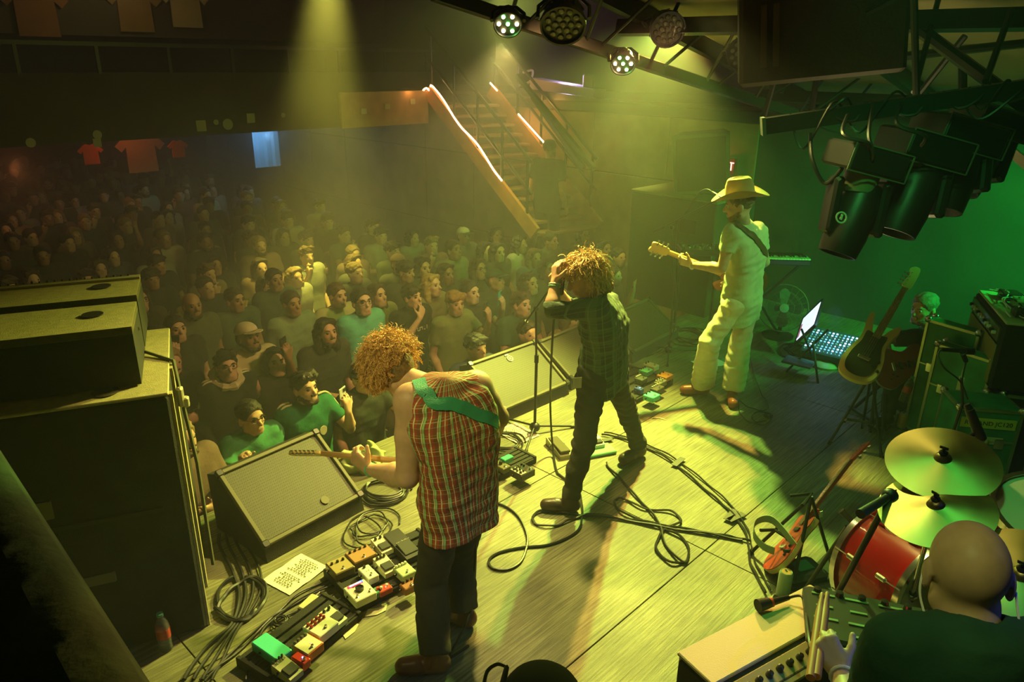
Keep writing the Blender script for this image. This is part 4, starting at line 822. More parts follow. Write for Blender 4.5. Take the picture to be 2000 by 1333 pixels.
# speaker stack at the left
GRB = mat('speaker_lit_top', (.48, .42, .20), .6, var=.2, vscale=30, bump=.3, bscale=200)  # stage light on the speaker tops painted in as a paler tone
CARP = mat('speaker_black', (.02, .02, .016), .8, bump=.4, bscale=180, var=.4)
c0 = V(-1.49, 2.93); nz = G(319, 649, 1.29)-G(314, 776, 1.29); nz.z = 0; nz.normalize(); sx = V(nz.y, -nz.x)
T = frame(c0, sx, nz); t = thing('subwoofer', 'huge tall black subwoofer stack with a lit top, left of the stage', 'speaker', c0)
W_, Dp, H_ = 1.35, .90, 1.27
m = MB(T); m.box((-W_/2, Dp/2, H_/2), (W_, Dp, H_), .012); m.build('cabinet', CARP, t)
m = MB(T); m.box((-W_/2, Dp/2, H_+.006), (W_, Dp, .014), .004); m.build('top_panel', GRB, t)
m = MB(T); m.box((.006, Dp*.04, H_/2), (.014, .035, H_)); m.box((.006, Dp*.40, H_/2), (.014, .07, H_)); m.build('edge_strip', GRB, t)
for x, y in ((-.20, .62), (-.25, .10)):
    m = MB(T); m.lathe([(.050, 0), (.055, .006), (.030, .008), (.024, .002), (0, .002)], (x, y, H_+.013), 20); m.build('rigging_cup', mat('cup_metal', (.10, .09, .05), .4, .4), t, smooth=True)
for z_ in (.72,): m = MB(T); m.box((-.45, -.004, z_), (.7, .01, .02)); m.build('seam', BLACK, t)
m = MB(T); m.box((-.42, -.006, .42), (.16, .01, .055), .004); m.build('handle_plate', mat('plate_olive', (.16, .14, .08), .6), t)
m = MB(T); m.box((-.62, -.006, .82), (.20, .01, .09), .004); m.build('rear_label', mat('plate_olive', (.16, .14, .08), .6), t)
p = c0; b0 = G(277, 747, 1.29); s_o = (b0-c0).dot(sx); n_o = (b0-c0).dot(nz)
for nm, y0, y1, lab in (('speaker', n_o-.02, n_o+.44, 'nearer of two lit topped speaker cabinets lying on the subwoofer stack'), ('speaker', n_o+.47, n_o+.90, 'farther of two lit topped speaker cabinets, with toothed edge strip')):
    y0 += .0; t2 = thing(nm, lab, 'speaker', T @ Vector((s_o-.8, (y0+y1)/2, H_+.02))); m = MB(T)
    pr = [(y0, H_+.02), (y1, H_+.02), (y1-.02, H_+.27), (y0, H_+.29)]; x0, x1 = s_o-1.6, s_o+.0
    vs = [(x, a_, b_) for x in (x0, x1) for a_, b_ in pr]; m.add(vs, [(0, 1, 2, 3), (7, 6, 5, 4), (0, 4, 5, 1), (1, 5, 6, 2), (2, 6, 7, 3), (3, 7, 4, 0)]); m.build('cabinet', CARP, t2)
    m = MB(T); zt = H_+.285; m.add([(x0, y0, zt+.006), (x1, y0, zt+.006), (x1, y1-.02, zt-.012), (x0, y1-.02, zt-.012), (x0, y0, zt-.03), (x1, y0, zt-.03), (x1, y1-.02, zt-.05), (x0, y1-.02, zt-.05)], [(0, 1, 2, 3), (0, 4, 5, 1), (1, 5, 6, 2), (2, 6, 7, 3), (3, 7, 4, 0), (7, 6, 5, 4)]); m.build('top_panel', GRB, t2)
    m = MB(T); m.lathe([(0, .0), (.045, .0), (.045, .004), (0, .004)], (x1-.17, (y0+y1)/2+.02, zt+.0), 20); m.build('hand_hole', BLACK, t2)
    if y0 > n_o+.2:
        m = MB(T); m.box((x0+.85, y1-.045, zt-.004), (1.5, .05, .012)); m.build('edge_strip', mat('strip_bright', (.42, .38, .20), .4), t2)
        m = MB(T)
        for i in range(42): m.box((x0+.15+i*.034, y1-.022, zt+.004), (.008, .014, .012))
        m.build('teeth', BLACK, t2, kind='stuff')
        m = MB(T); m.box((x0+.13, (y0+y1)/2, zt+.01), (.26, .42, .05), .01, .7); m.build('corner_plate', mat('plate_green', (.20, .34, .16), .3), t2)
    else:
        m = MB(T); m.box((x1-.62, y0-.008, H_+.10), (.16, .012, .07), .003); m.build('connector_plate', DARK, t2)
m = MB(); q = T @ Vector((s_o-.60, n_o-.03, H_+.12)); m.tube(cat([q, q+V(.0, -.05, -.04), q+V(.03, -.08, -.2), q+V(.08, -.10, -.5), q+V(.12, -.08, -.9), q+V(.10, -.07, -1.25)]), .007, 6); m.build('speaker_cable', BLACK, smooth=True, label='thin cable hanging from the back of the left speaker stack', cat='cable')
q = T @ Vector((.03, .30, 1.16)); t = thing('ratchet_strap', 'ratchet strap buckle hanging down the side of the left speaker stack', 'strap', q)
m = MB(); m.tube([T @ Vector((s_o, n_o+.25, 1.46)), T @ Vector((-.20, .62, 1.31)), T @ Vector((.02, .38, 1.285)), q], .010, 4); m.tube([q, q+V(.02, .02, -.4), q+V(.03, .0, -1.0)], .010, 4); m.build('webbing', mat('strap_olive', (.08, .08, .04), .8), t)
m = MB(frame(q-Z*.03, nz)); m.box((0, 0, 0), (.05, .03, .10), .008); m.box((0, -.02, -.03), (.04, .03, .05), .006); m.build('buckle', mat('buckle_pale', (.55, .52, .35), .4, .3), t)
# wedge monitors
def wedge(px, py, qx, qy, label, dep=.46, hgt=.36, wd=None, logo=None, mid=.5, lit=.03):
    T, L_ = GF(px, py, qx, qy, .08, mid); W = wd or L_; T = T.copy(); T.translation.z = 0; t = thing('wedge_monitor', label, 'speaker', T.translation)
    pr = [(-.03, 0), (-.01, .09), (dep*.80, hgt), (dep, hgt-.04), (dep*.95, 0)]
    m = MB(T); n = len(pr); m.add([(s_*W/2, a, b) for s_ in (-1, 1) for a, b in pr], [tuple(range(n)), tuple(range(2*n-1, n-1, -1))]+[(i, n+i, n+(i+1) % n, (i+1) % n) for i in range(n)]); m.build('cabinet', CARP, t)
    a, b = Vector((0, -.01, .09)), Vector((0, dep*.80, hgt)); u = (b-a).normalized(); ln = (b-a).length; GT = T @ frame((a+b)/2, (1, 0, 0), u)
    fr = mat('grille_frame', (.10, .09, .045), .6)
    m = MB(GT)
    for s_ in (-1, 1): m.box((s_*(W/2-.012), 0, .012), (.024, ln, .03), .003); m.box((0, s_*(ln/2-.012), .012), (W, .024, .03), .003)
    m.build('frame', fr, t); g = MT.get('grille')
    if g is None:
        g = mat('grille', (.07, .065, .03), .6); nt = g.node_tree; b_ = nt.nodes['Principled BSDF']; tc = nt.nodes.new('ShaderNodeTexCoord'); vo = nt.nodes.new('ShaderNodeTexVoronoi'); vo.inputs['Scale'].default_value = 95; vo.inputs['Randomness'].default_value = .12
        nt.links.new(tc.outputs['Object'], vo.inputs['Vector']); rp = nt.nodes.new('ShaderNodeValToRGB'); rp.color_ramp.elements[0].position = .32; rp.color_ramp.elements[1].position = .42; rp.color_ramp.elements[0].color = (.004, .004, .003, 1); rp.color_ramp.elements[1].color = (.050, .047, .023, 1)
        nt.links.new(vo.outputs['Distance'], rp.inputs[0]); nt.links.new(rp.outputs[0], b_.inputs['Base Color'])
    m = MB(GT); m.box((0, 0, .006), (W-.05, ln-.06, .008)); m.build('grille', g, t)
    for x in (-.26, .26): m = MB(T); m.box((x*W, dep*.97, hgt*.5), (.12, .02, .05), .004); m.build('handle', BLACK, t)
    for s_ in (-1, 1):
        for yy in (-1, 1): m = MB(GT); m.box((s_*(W/2-.012), yy*(ln/2-.012), .018), (.045, .045, .03), .006); m.build('corner', DARK, t)
    if logo == 'fork':
        o = GT @ Matrix.Translation((.02-.0*W, ln*.33, .014)); m = MB(o); m.lathe([(.022, 0), (.029, 0), (.029, .003), (.022, .003), (.022, 0)], n=24)
        for i in range(3): a_ = math.pi*i/3+math.pi/2; m.box((0, 0, 0), (.001, .001, .001)); m.tube([(.018*math.cos(a_), .018*math.sin(a_), .002), (-.018*math.cos(a_), -.018*math.sin(a_), .002)], .003, 4)
        m.build('logo', LBL, t); m = MB(o); m.box((-.008, .042, .002), (.040, .012, .003)); m.build('logo_bar', LBL, t)
    if logo == 'disc':
        o = GT @ Matrix.Translation((.12, -ln*.34, .014)); m = MB(o); m.lathe([(0, 0), (.022, 0), (.022, .003), (0, .004)], n=20); m.build('logo', mat('logo_green', (.10, .28, .14), .2, .4), t); m = MB(o); m.lathe([(.022, 0), (.026, 0), (.026, .004), (.022, .004)], n=20); m.build('logo_ring', fr, t)
    return T
wedge(514, 1074, 704, 972, 'large wedge monitor in the left foreground with a perforated grille and round badge', .52, .40, logo='disc')
wedge(980, 806, 1107, 752, 'wedge monitor at centre stage with a tuning fork logo on its grille', .50, .36, logo='fork')
wedge(1112, 745, 1236, 684, 'wedge monitor partly hidden behind the singer', .46, .34)
wedge(1232, 694, 1322, 646, 'wedge monitor farthest right, behind the singer and in front of the hat wearer', .46, .34)
# speakers at the right end of the stage
c0 = G(1235, 369, 1.29); c0.z = 0; e1 = G(1345, 386, 1.29)-G(1235, 369, 1.29); e1.z = 0; e1.normalize(); e2 = V(-e1.y, e1.x); T = frame(c0, e1, e2)
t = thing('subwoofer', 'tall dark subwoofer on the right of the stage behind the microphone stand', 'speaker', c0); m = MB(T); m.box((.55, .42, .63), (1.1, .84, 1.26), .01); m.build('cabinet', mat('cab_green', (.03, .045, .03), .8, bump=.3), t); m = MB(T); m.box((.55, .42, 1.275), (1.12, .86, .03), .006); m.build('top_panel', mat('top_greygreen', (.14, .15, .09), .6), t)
m = MB(T); m.box((.78, -.006, .98), (.22, .012, .16), .004); m.build('recess', BLACK, t)
T3 = T @ Matrix.Translation((.62, .42, 1.62)) @ Matrix.Rotation(.5, 4, 'Z') @ Matrix.Rotation(-.12, 4, 'Y'); t = thing('speaker', 'dark angular speaker standing on the right hand subwoofer', 'speaker', T3.translation)
m = MB(T3); m.prism([(-.30, -.22), (.30, -.22), (.22, .26), (-.22, .26)], -.32, .32); m.build('cabinet', mat('cab_green', (.03, .045, .03), .8, bump=.3), t); m = MB(T3); m.box((0, -.228, 0), (.52, .012, .56), .004); m.build('grille', BLKM, t)
m = MB(T3); m.box((0, -.02, -.335), (.22, .2, .03)); m.build('mount', DARK, t)
# microphone stands
def stand_(base, label, pts, mic_=None, clips=(), legs=3, ang=0.3, knob=True):
    t = thing('microphone_stand', label, 'stand', base); m = MB(); m.cyl(base+Z*.03, base+Z*.62, .011); m.build('lower_tube', BLACK, t, smooth=True)
    top = pts[0]; m = MB(); m.cyl(base+Z*.55, top, .008); m.build('upper_tube', DARK, t, smooth=True); m = MB(); m.cyl(base+Z*.58, base+Z*.64, .016); m.build('height_clutch', BLACK, t, smooth=True)
    m = MB(); m.sph(base+Z*.05, (.042, .042, .038)); m.build('leg_hub', BLACK, t, smooth=True)
    for i in range(legs):
        a = ang+2*math.pi*i/legs; e = base+V(.33*math.cos(a), .33*math.sin(a), .012); m = MB(); m.cyl(base+Z*.06, e, .008); l = m.build('leg', DARK, t, smooth=True); m = MB(); m.cyl(e+(base-e)*.1, e, .013); m.build('rubber_foot', BLACK, l, smooth=True)
    if len(pts) > 1:
        m = MB(); m.cyl(pts[1], pts[2], .007); m.build('boom', DARK, t, smooth=True); m = MB(); m.cyl(lerp(pts[1], pts[2], -.12), lerp(pts[1], pts[2], .06), .013); m.build('boom_grip', BLACK, t, smooth=True); m = MB(); m.sph(top, .02); m.build('pivot', DARK, t, smooth=True)
        d = (pts[2]-pts[1]).normalized(); m = MB(); m.cyl(pts[2], pts[2]+d*.05+Z*.005, .012, .014); m.build('clip', BLACK, t, smooth=True)
    return t
b = G(1044, 846); stand_(b, 'black microphone stand with boom left of the singer', [D(1047, 603, 5.0), D(1025, 632, 5.0), D(1081, 556, 4.8)])
b = G(1298, 700); b = V(1.52, 6.7); stand_(b, 'microphone stand with a long thin boom left of the hat wearer', [D(1312, 445, 6.7), D(1290, 447, 6.7), D(1396, 393, 6.2)])
t = thing('microphone', 'slim microphone on a thin curved cable at the mouth of the hat wearer', 'microphone', D(1405, 385, 5.75)); m = MB(); m.cyl(D(1392, 376, 5.85), D(1411, 388, 5.7), .010, .013); m.build('handle', DARK, t, smooth=True); m = MB(); m.sph(D(1412, 389, 5.7), .017); m.build('grille', DARK, t, smooth=True)
m = MB(); m.tube(cat([D(1392, 376, 5.85), D(1382, 370, 5.9), D(1368, 375, 6.0), D(1350, 398, 6.3), D(1333, 425, 6.6), D(1322, 440, 6.7), D(1318, 520, 6.7), D(1320, 620, 6.65), D(1310, 660, 6.55), D(1290, 685, 6.4), G(1262, 697, .012)]), .005, 6); m.build('cable', BLACK, smooth=True, label='cable arching from the microphone down the right hand stand', cat='cable')
def cable(label, pts, r=.0075, z=.009, start=None, end=None, m_=None, name='cable'):
    P_ = [G(x, y, z) for x, y in pts]
    if start is not None: P_ = start+P_
    if end is not None: P_ = P_+end
    q = cat(P_, 7)
    for i, p in enumerate(q): p.z = max(p.z, r+.001)+(.004*math.sin(i*.7)+.004 if start is None and end is None else 0)
    mb = MB(); mb.tube(q, r, 6); return mb.build(name, m_ or BLACK, smooth=True, label=label, cat='cable')
cable('microphone cable hanging from the singer hands down to the floor', [(1087, 920), (1096, 930), (1128, 955), (1136, 985), (1137, 1005), (1130, 1035), (1100, 1055), (1065, 1066), (1020, 1070), (975, 1080), (955, 1095), (962, 1110), (990, 1113), (1015, 1100), (1027, 1075), (1030, 1050), (1018, 1018), (1000, 998), (975, 985), (950, 982)],
      start=[MICPT, D(1085, 600, 4.3), D(1077, 700, 4.5), D(1075, 800, 4.75), G(1080, 880, .04)])
cable('black cable looped on the floor under the singer, running right to the red guitar', [(1465, 1058), (1440, 1052), (1400, 1045), (1330, 1033), (1270, 1022), (1200, 1012), (1140, 1008), (1090, 1002), (1055, 1000), (1040, 1012), (1050, 1026), (1085, 1028), (1110, 1018), (1140, 1008), (1165, 1006), (1230, 1018), (1300, 1032), (1380, 1043), (1450, 1057)])
cable('cable running from the small floor clips in a bow to the long loop at right', [(1185, 905), (1190, 915), (1215, 940), (1240, 968), (1270, 1000), (1288, 1025), (1300, 1065), (1335, 1100), (1345, 1075), (1330, 1050), (1290, 1032), (1260, 1020), (1215, 1002), (1200, 985), (1205, 975), (1225, 978), (1260, 995), (1310, 1000), (1330, 1020), (1300, 1033), (1285, 1055), (1282, 1075), (1310, 1100), (1340, 1098)])
cable('taped cable pair curving across the stage from the singer shoes to the amplifier', [(1175, 850), (1210, 856), (1260, 875), (1300, 895), (1340, 925), (1380, 960), (1410, 985), (1435, 1010), (1455, 1040), (1462, 1070), (1465, 1100), (1480, 1130), (1495, 1160)])
cable('second cable of the taped pair, a little to its right', [(1180, 846), (1215, 852), (1265, 870), (1310, 892), (1352, 922), (1392, 955), (1425, 985), (1448, 1015), (1462, 1040), (1468, 1070), (1475, 1100), (1492, 1130), (1505, 1155)], r=.0055)
cable('guitar cable hanging behind the bent guitarist down beside his boot', [(878, 1285), (915, 1262)], start=[D(930, 1020, 2.95), D(928, 1100, 3.0), D(926, 1140, 3.05), G(918, 1200, .10), G(895, 1250, .04)])
cable('thin cable beside the hat wearer shoe ending in a small coil', [(1442, 785), (1444, 805), (1455, 820), (1480, 830), (1500, 828), (1506, 815), (1495, 806), (1475, 808), (1468, 818), (1480, 826), (1496, 822)], r=.005)
cable('thin cable curving from the hat wearer heel to the right', [(1441, 782), (1460, 795), (1480, 802), (1500, 800), (1497, 785), (1487, 770), (1475, 740), (1465, 700)], r=.004)
for k in range(4):
    n_ = 5; o = 6*k; cable('one of several dark cables bunched at the left edge of the stage, %s' % ('outermost', 'second inward', 'third inward', 'innermost')[k], [(360+o*3, 1330), (400+o*2, 1270+o), (450+o, 1225), (468+o*2, 1170), (455+o*3, 1120), (430+o*3, 1070), (428+o*2, 1045)], r=.010-.001*k)
cable('thick cable looping between speaker stack and set list', [(420, 1190), (455, 1215), (490, 1205), (515, 1180), (520, 1150), (500, 1130), (470, 1140), (445, 1160), (430, 1180), (425, 1200), (450, 1215), (480, 1213), (500, 1195)], r=.011)
cable('second thick loop beside the first, nearer the speaker stack', [(455, 1130), (430, 1150), (427, 1185), (450, 1210), (490, 1205), (515, 1165), (505, 1140), (480, 1130)], r=.010)
for k, pts in enumerate((((390, 1330), (470, 1270), (540, 1200), (585, 1160), (650, 1130)), ((480, 1330), (500, 1260), (530, 1215), (590, 1170), (655, 1135)), ((400, 1333), (490, 1240), (560, 1190), (640, 1150), (690, 1145)), ((540, 1215), (580, 1195), (630, 1185), (690, 1160)))):
    cable('dark patch cable running to the large pedalboard, %s' % ('lowest', 'beside the small pedalboard', 'through the middle', 'short upper one')[k], pts, r=.006)
def coil(px, py, rad, turns, label, r=.006, jit=.02, sq=1.0):
    c = G(px, py); rs = random.Random(px); P_ = []
    for i in range(turns*14): a = 2*math.pi*i/14; R_ = rad*(1-.35*i/(turns*14))+rs.uniform(-jit, jit)*.3; P_.append(c+V(R_*math.cos(a)+jit*math.sin(i*.4), R_*sq*math.sin(a)+jit*math.cos(i*.23), .008+.004*(i/14)+.004*rs.random()))
    m = MB(); m.tube(cat(P_, 2), r, 6); m.build('coiled_cable', BLACK, smooth=True, label=label, cat='cable')
coil(752, 962, .17, 6, 'thick coil of black cable on the floor behind the bent guitarist arm', .007); coil(722, 1035, .17, 4, 'loose tangle of thin cable beside the large pedalboard', .005, .05); coil(548, 1220, .045, 4, 'small tight coil of cable left of the small pedalboard', .004, .006)
coil(985, 868, .16, 5, 'coil of black cable right of the bent guitarist elbow', .006); coil(1500, 815, .04, 3, 'tiny cable coil behind the hat wearer heel', .004, .006); coil(1345, 660, .25, 4, 'dark cable heap behind the hat wearer knee', .007, .06)
coil(1560, 690, .22, 3, 'dark cable heap in front of the mixing desk', .008, .06)
# sheets of paper with set lists
PAP = mat('paper', (.80, .80, .68), .6); INK = mat('ink', (.03, .03, .02), .7)
def paper(px, py, qx, qy, label, lines, w_=.216, h_=.279, seed=1):
    T, L_ = GF(px, py, qx, qy, .003); t = thing('set_list', label, 'paper', T.translation); m = MB(T); n = 6; vs = []; fs = []
    for i in range(n+1):
        for j in range(n+1): vs.append((-w_/2+w_*i/n, h_*j/n, .002+.006*(abs(i-n/2)/(n/2))**3*math.sin(j+seed)**2))
    fs = [(i*(n+1)+j, (i+1)*(n+1)+j, (i+1)*(n+1)+j+1, i*(n+1)+j+1) for i in range(n) for j in range(n)]; m.add(vs, fs); o = m.build('sheet', PAP, t); sd = o.modifiers.new('t', 'SOLIDIFY'); sd.thickness = .0012
    rs = random.Random(seed); m = MB(T)
    for k in range(lines):
        y = h_*(.90-.75*k/lines)-(.02 if k > lines*.5 else 0); ln = rs.uniform(.07, .15); x = -ln/2
        while x < ln/2: w2 = rs.uniform(.008, .02); m.box((x+w2/2, y, .0062), (w2*.85, .0046, .0008)); x += w2+.004
    m.build('writing', INK, t, kind='stuff')
paper(508, 1133, 570, 1166, 'set list sheet on the floor left of the large pedalboard', 14, seed=3); paper(1003, 873, 1063, 848, 'set list sheet on the floor beneath the central microphone stand', 12, seed=4); paper(1338, 702, 1392, 728, 'blank side of a sheet on the floor behind the hat wearer leg', 0, seed=5)
# pedals
KNB = mat('knob_black', (.015, .015, .015), .3)
def pedal(px, py, T0, w_, l_, h_, colr, label, knobs=4, kc=(.015, .015, .015), sw=1, kind='box', top=None, z0=.05, led=None, words=None, wc=None, rot=0, krow=.36, ksz=.0075):
    p = G(px, py, z0+h_); T = Matrix.Translation((p.x, p.y, z0)) @ T0.to_3x3().to_4x4() @ Matrix.Rotation(rot, 4, 'Z'); t = thing('effects_pedal', label, 'pedal', T.translation)
    m = MB(T); 
    if kind == 'wedge': m.add([(x*w_/2, y*l_/2, z) for x in (-1, 1) for y, z in ((-1, 0), (1, 0), (1, h_), (-1, h_*.55))], [(0, 1, 2, 3), (7, 6, 5, 4), (0, 4, 5, 1), (1, 5, 6, 2), (2, 6, 7, 3), (3, 7, 4, 0)])
    else: m.box((0, 0, h_/2), (w_, l_, h_), .004)
    m.build('enclosure', PAINT, t, colr)
    if top: m = MB(T); m.box((0, 0, h_+.0008), (w_*.9, l_*.92, .002), .0008); m.build('face_plate', PAINT, t, top)
    for i in range(knobs):
        row = 0 if knobs < 6 else i % 2; kk = knobs if knobs < 6 else (knobs+1)//2; ii = i if knobs < 6 else i//2; x = (ii+.5)/kk*w_*.86-w_*.43
        m = MB(T); zt = h_; m.lathe([(ksz*1.1, 0), (ksz, ksz*1.6), (ksz*.7, ksz*1.9), (0, ksz*1.9)], (x, l_*krow-row*.022, zt), 10); m.build('knob', PAINT, t, kc)
    if kind == 'wedge': m = MB(T @ Matrix.Translation((0, -l_*.18, h_*.74)) @ Matrix.Rotation(.12 if l_ < .2 else .2, 4, 'X')); m.box((0, 0, .004), (w_*.82, l_*.42, .010), .002); m.build('treadle', mat('rubber_black', (.02, .02, .018), .7), t)
    else:
        for i in range(sw): x = 0 if sw == 1 else (i/(sw-1)-.5)*w_*.6; m = MB(T); m.lathe([(.009, 0), (.009, .003), (.006, .004), (.006, .013), (0, .014)], (x, -l_*.30, h_), 12); m.build('footswitch', CHROME, t)
    if led: m = MB(T); m.sph((w_*.1, -l_*.1, h_+.002), .004, 8, 5); m.build('led', mat('led_%s' % led, {'red': (1, .05, .03), 'blue': (.1, .2, 1), 'green': (.1, 1, .3)}[led], emit=12), t)
    for x in (-1, 1): m = MB(T); m.cyl((x*w_/2, l_*.15, h_*.5), (x*(w_/2+.014), l_*.15, h_*.5), .006, n=8); m.build('jack_plug', DARK, t)
    if words: text(words[0], T @ Matrix.Translation((0, l_*words[2], h_+.0026)) @ Matrix.Rotation(words[3] if len(words) > 3 else 0, 4, 'Z'), words[1], PAINT, t, wc or (.02, .02, .02))
    return t, T
def board(px, py, qx, qy, d_, label, z=.045, over=0.0):
    T, L_ = GF(px, py, qx, qy, 0); t = thing('pedalboard', label, 'pedalboard', T.translation)
    for i in range(5): m = MB(T); m.box((0, d_*(i+.5)/5, z-.006), (L_+over, d_/5*.72, .014), .002); m.build('slat', BLKM, t)
    for x in (-1, 1): m = MB(T); m.box((x*(L_+over)/2, d_/2, z/2+.004), (.022, d_+.01, z+.008), .003); m.build('side_rail', BLKM, t)
    for y in (0, 1): m = MB(T); m.box((0, y*d_, z/2), (L_+over, .012, z*.8)); m.build('cross_rail', BLKM, t)
    for x in (-1, 1):
        for y in (.05, .95): m = MB(T); m.cyl((x*L_*.45, d_*y, 0), (x*L_*.45, d_*y, .012), .012, n=10); m.build('rubber_foot', BLACK, t)
    return T
TA = board(700, 1196, 885, 1105, .36, 'large black pedalboard crowded with pedals, left of the bent guitarist')
CR = (.72, .68, .45)
pedal(664, 1104, TA, .115, .125, .045, (.10, .075, .03), 'olive brown pedal with three knobs at the left end of the large pedalboard', 3, top=(.34, .27, .12), krow=.22)
pedal(705, 1082, TA, .145, .115, .045, (.10, .05, .02), 'brown pedal with four knobs and a green footswitch on the large pedalboard', 4, top=(.36, .20, .09), krow=.33)
pedal(746, 1060, TA, .072, .125, .05, CR, 'compact cream pedal with grey treadle behind the brown pedal', 2, kind='wedge')
t, T = pedal(786, 1058, TA, .10, .25, .06, (.02, .02, .018), 'black wah pedal at the far end of the large pedalboard', 0, kind='wedge'); text('cry baby', T @ Matrix.Translation((0, -.0, .062)) @ Matrix.Rotation(.25, 4, 'X') @ Matrix.Rotation(0, 4, 'Z'), .024, PAINT, t, (.4, .4, .28))
pedal(719, 1117, TA, .065, .115, .045, (.70, .72, .58), 'small white pedal with one black knob in the middle of the large pedalboard', 1, words=('o  o', .012, .05))
pedal(752, 1098, TA, .075, .13, .055, (.62, .58, .40), 'cream pedal with brown treadle beside the small white one', 3, kind='wedge')
t, T = pedal(703, 1153, TA, .12, .135, .048, (.78, .76, .58), 'white pedal with a lit red display and big dial, front of the large pedalboard', 0, sw=2, words=('GRINSON', .011, .27), wc=(.02, .02, .02))
m = MB(T); m.box((0, .050, .050), (.085, .018, .004), .001); m.build('display', mat('display_red', (.75, .03, .12), .3, emit=1.2), t); text('GRINSON', T @ Matrix.Translation((0, .050, .0525)), .015, mat('display_text', (1, .8, .8), emit=3), t)
m = MB(T); m.lathe([(.022, 0), (.022, .016), (.016, .017), (.015, .012), (0, .012)], (0, .002, .048), 20); m.build('dial', KNB, t); m = MB(T); m.box((.033, .051, .0515), (.02, .016, .002)); m.build('display_blue', mat('display_blue', (.05, .15, .9), .3, emit=2), t)
pedal(750, 1148, TA, .075, .05, .035, (.45, .05, .02), 'small red pedal with white knobs on the front rail of the large pedalboard', 2, kc=(.8, .78, .6), krow=.0, sw=0, led='red')
pedal(737, 1152, TA, .035, .05, .035, (.05, .25, .16), 'tiny green and red pedal beside the small red one', 1, kc=(.6, .05, .03), krow=.0, sw=0)
pedal(790, 1112, TA, .085, .10, .045, (.40, .52, .30), 'pale green pedal half hidden behind the guitarist leg', 4, kc=(.6, .6, .45))
pedal(800, 1140, TA, .09, .06, .045, (.30, .12, .05), 'low orange brown pedal behind the guitarist shin', 3)
TB = board(545, 1345, 700, 1215, .26, 'smaller black pedalboard at the bottom left', over=.02)
pedal(650, 1200, TB, .075, .12, .05, (.50, .60, .32), 'pale green compact pedal at the top end of the smaller pedalboard', 2, kind='wedge'); 
pedal(626, 1220, TB, .125, .12, .052, (.76, .74, .55), 'large cream pedal with red and dark knobs on the smaller pedalboard', 8, kc=(.35, .03, .02), krow=.34)
pedal(600, 1258, TB, .10, .115, .05, (.62, .16, .03), 'orange pedal with a cream face and four knobs', 4, kc=(.10, .08, .06), top=(.74, .68, .46), krow=.40, led='red')
pedal(587, 1285, TB, .045, .085, .045, (.60, .03, .02), 'tiny red pedal with a blue light', 0, led='blue')
t, T = pedal(560, 1300, TB, .074, .125, .052, (.42, .40, .25), 'grey compact pedal with bold black lettering at the bottom left', 0, kind='wedge'); text('BOSS', T @ Matrix.Translation((0, .045, .0535)) @ Matrix.Rotation(.1, 4, 'X'), .024, LBK, t)
for i in range(4): m = MB(T); m.lathe([(.006, 0), (.005, .010), (0, .010)], (-.026+.017*i, .06, .052), 8); m.build('knob', KNB, t)
pedal(530, 1262, TB, .085, .19, .05, (.08, .62, .45), 'flat turquoise box on the smaller pedalboard', 0, sw=0, rot=-.05)
t = thing('receiver', 'small cream box with an antenna plug on the floor between the pedalboards', 'box', G(606, 1186)); T, _ = GF(595, 1198, 622, 1172, 0); m = MB(T); m.box((0, .02, .014), (.12, .05, .024), .006); m.build('case', PAINT, t, (.55, .52, .30)); m = MB(T); m.cyl((.06, .02, .014), (.09, .02, .014), .006); m.build('plug', CHROME, t)
TC_ = board(975, 940, 1045, 905, .20, 'small taped pedalboard right of the bent guitarist hip')
t, T = pedal(1020, 917, TC_, .13, .12, .05, (.02, .02, .02), 'black pedal with white bordered knob panel right of the bent guitarist', 6, kc=(.02, .02, .02), kind='box', sw=2); m = MB(T); m.box((-.035, .0, .0515), (.05, .10, .002)); m.build('panel', PAINT, t, (.55, .55, .42))
for i in range(6): m = MB(T); m.lathe([(.008, 0), (.007, .014), (0, .015)], (-.048+.026*(i % 2), -.03+.03*(i//2), .052), 10); m.build('knob', KNB, t)
pedal(980, 908, TC_, .07, .11, .04, (.12, .11, .06), 'olive pedal with one star shaped knob beside the bordered pedal', 1, ksz=.012, krow=.1)
pedal(990, 893, TC_, .085, .05, .04, (.04, .45, .28), 'green and orange plug box above the olive pedal', 0, sw=0, z0=.07)
TD, _ = GF(1100, 903, 1195, 885, 0)
t, T = pedal(1092, 868, TD, .095, .26, .055, (.42, .42, .24), 'long cream rimmed volume pedal behind the singer leg', 0, kind='wedge', z0=.0); m = MB(T); m.box((0, 0, .05), (.075, .23, .02), .003); m.build('rubber_top', mat('rubber_olive', (.10, .09, .045), .8), t)
t = thing('pedalboard', 'flat pale green board under a white pedal beside the singer shin', 'pedalboard', G(1165, 885)); m = MB(TD); m.box((.10, .04, .015), (.24, .14, .025), .006); m.build('base', PAINT, t, (.18, .50, .25)); pedal(1165, 858, TD, .085, .11, .045, (.66, .68, .52), 'white pedal with a grey window on the pale green board', 2, kind='wedge', z0=.03)
TE = board(1240, 790, 1312, 752, .52, 'black pedalboard of bright small pedals between singer and hat wearer')
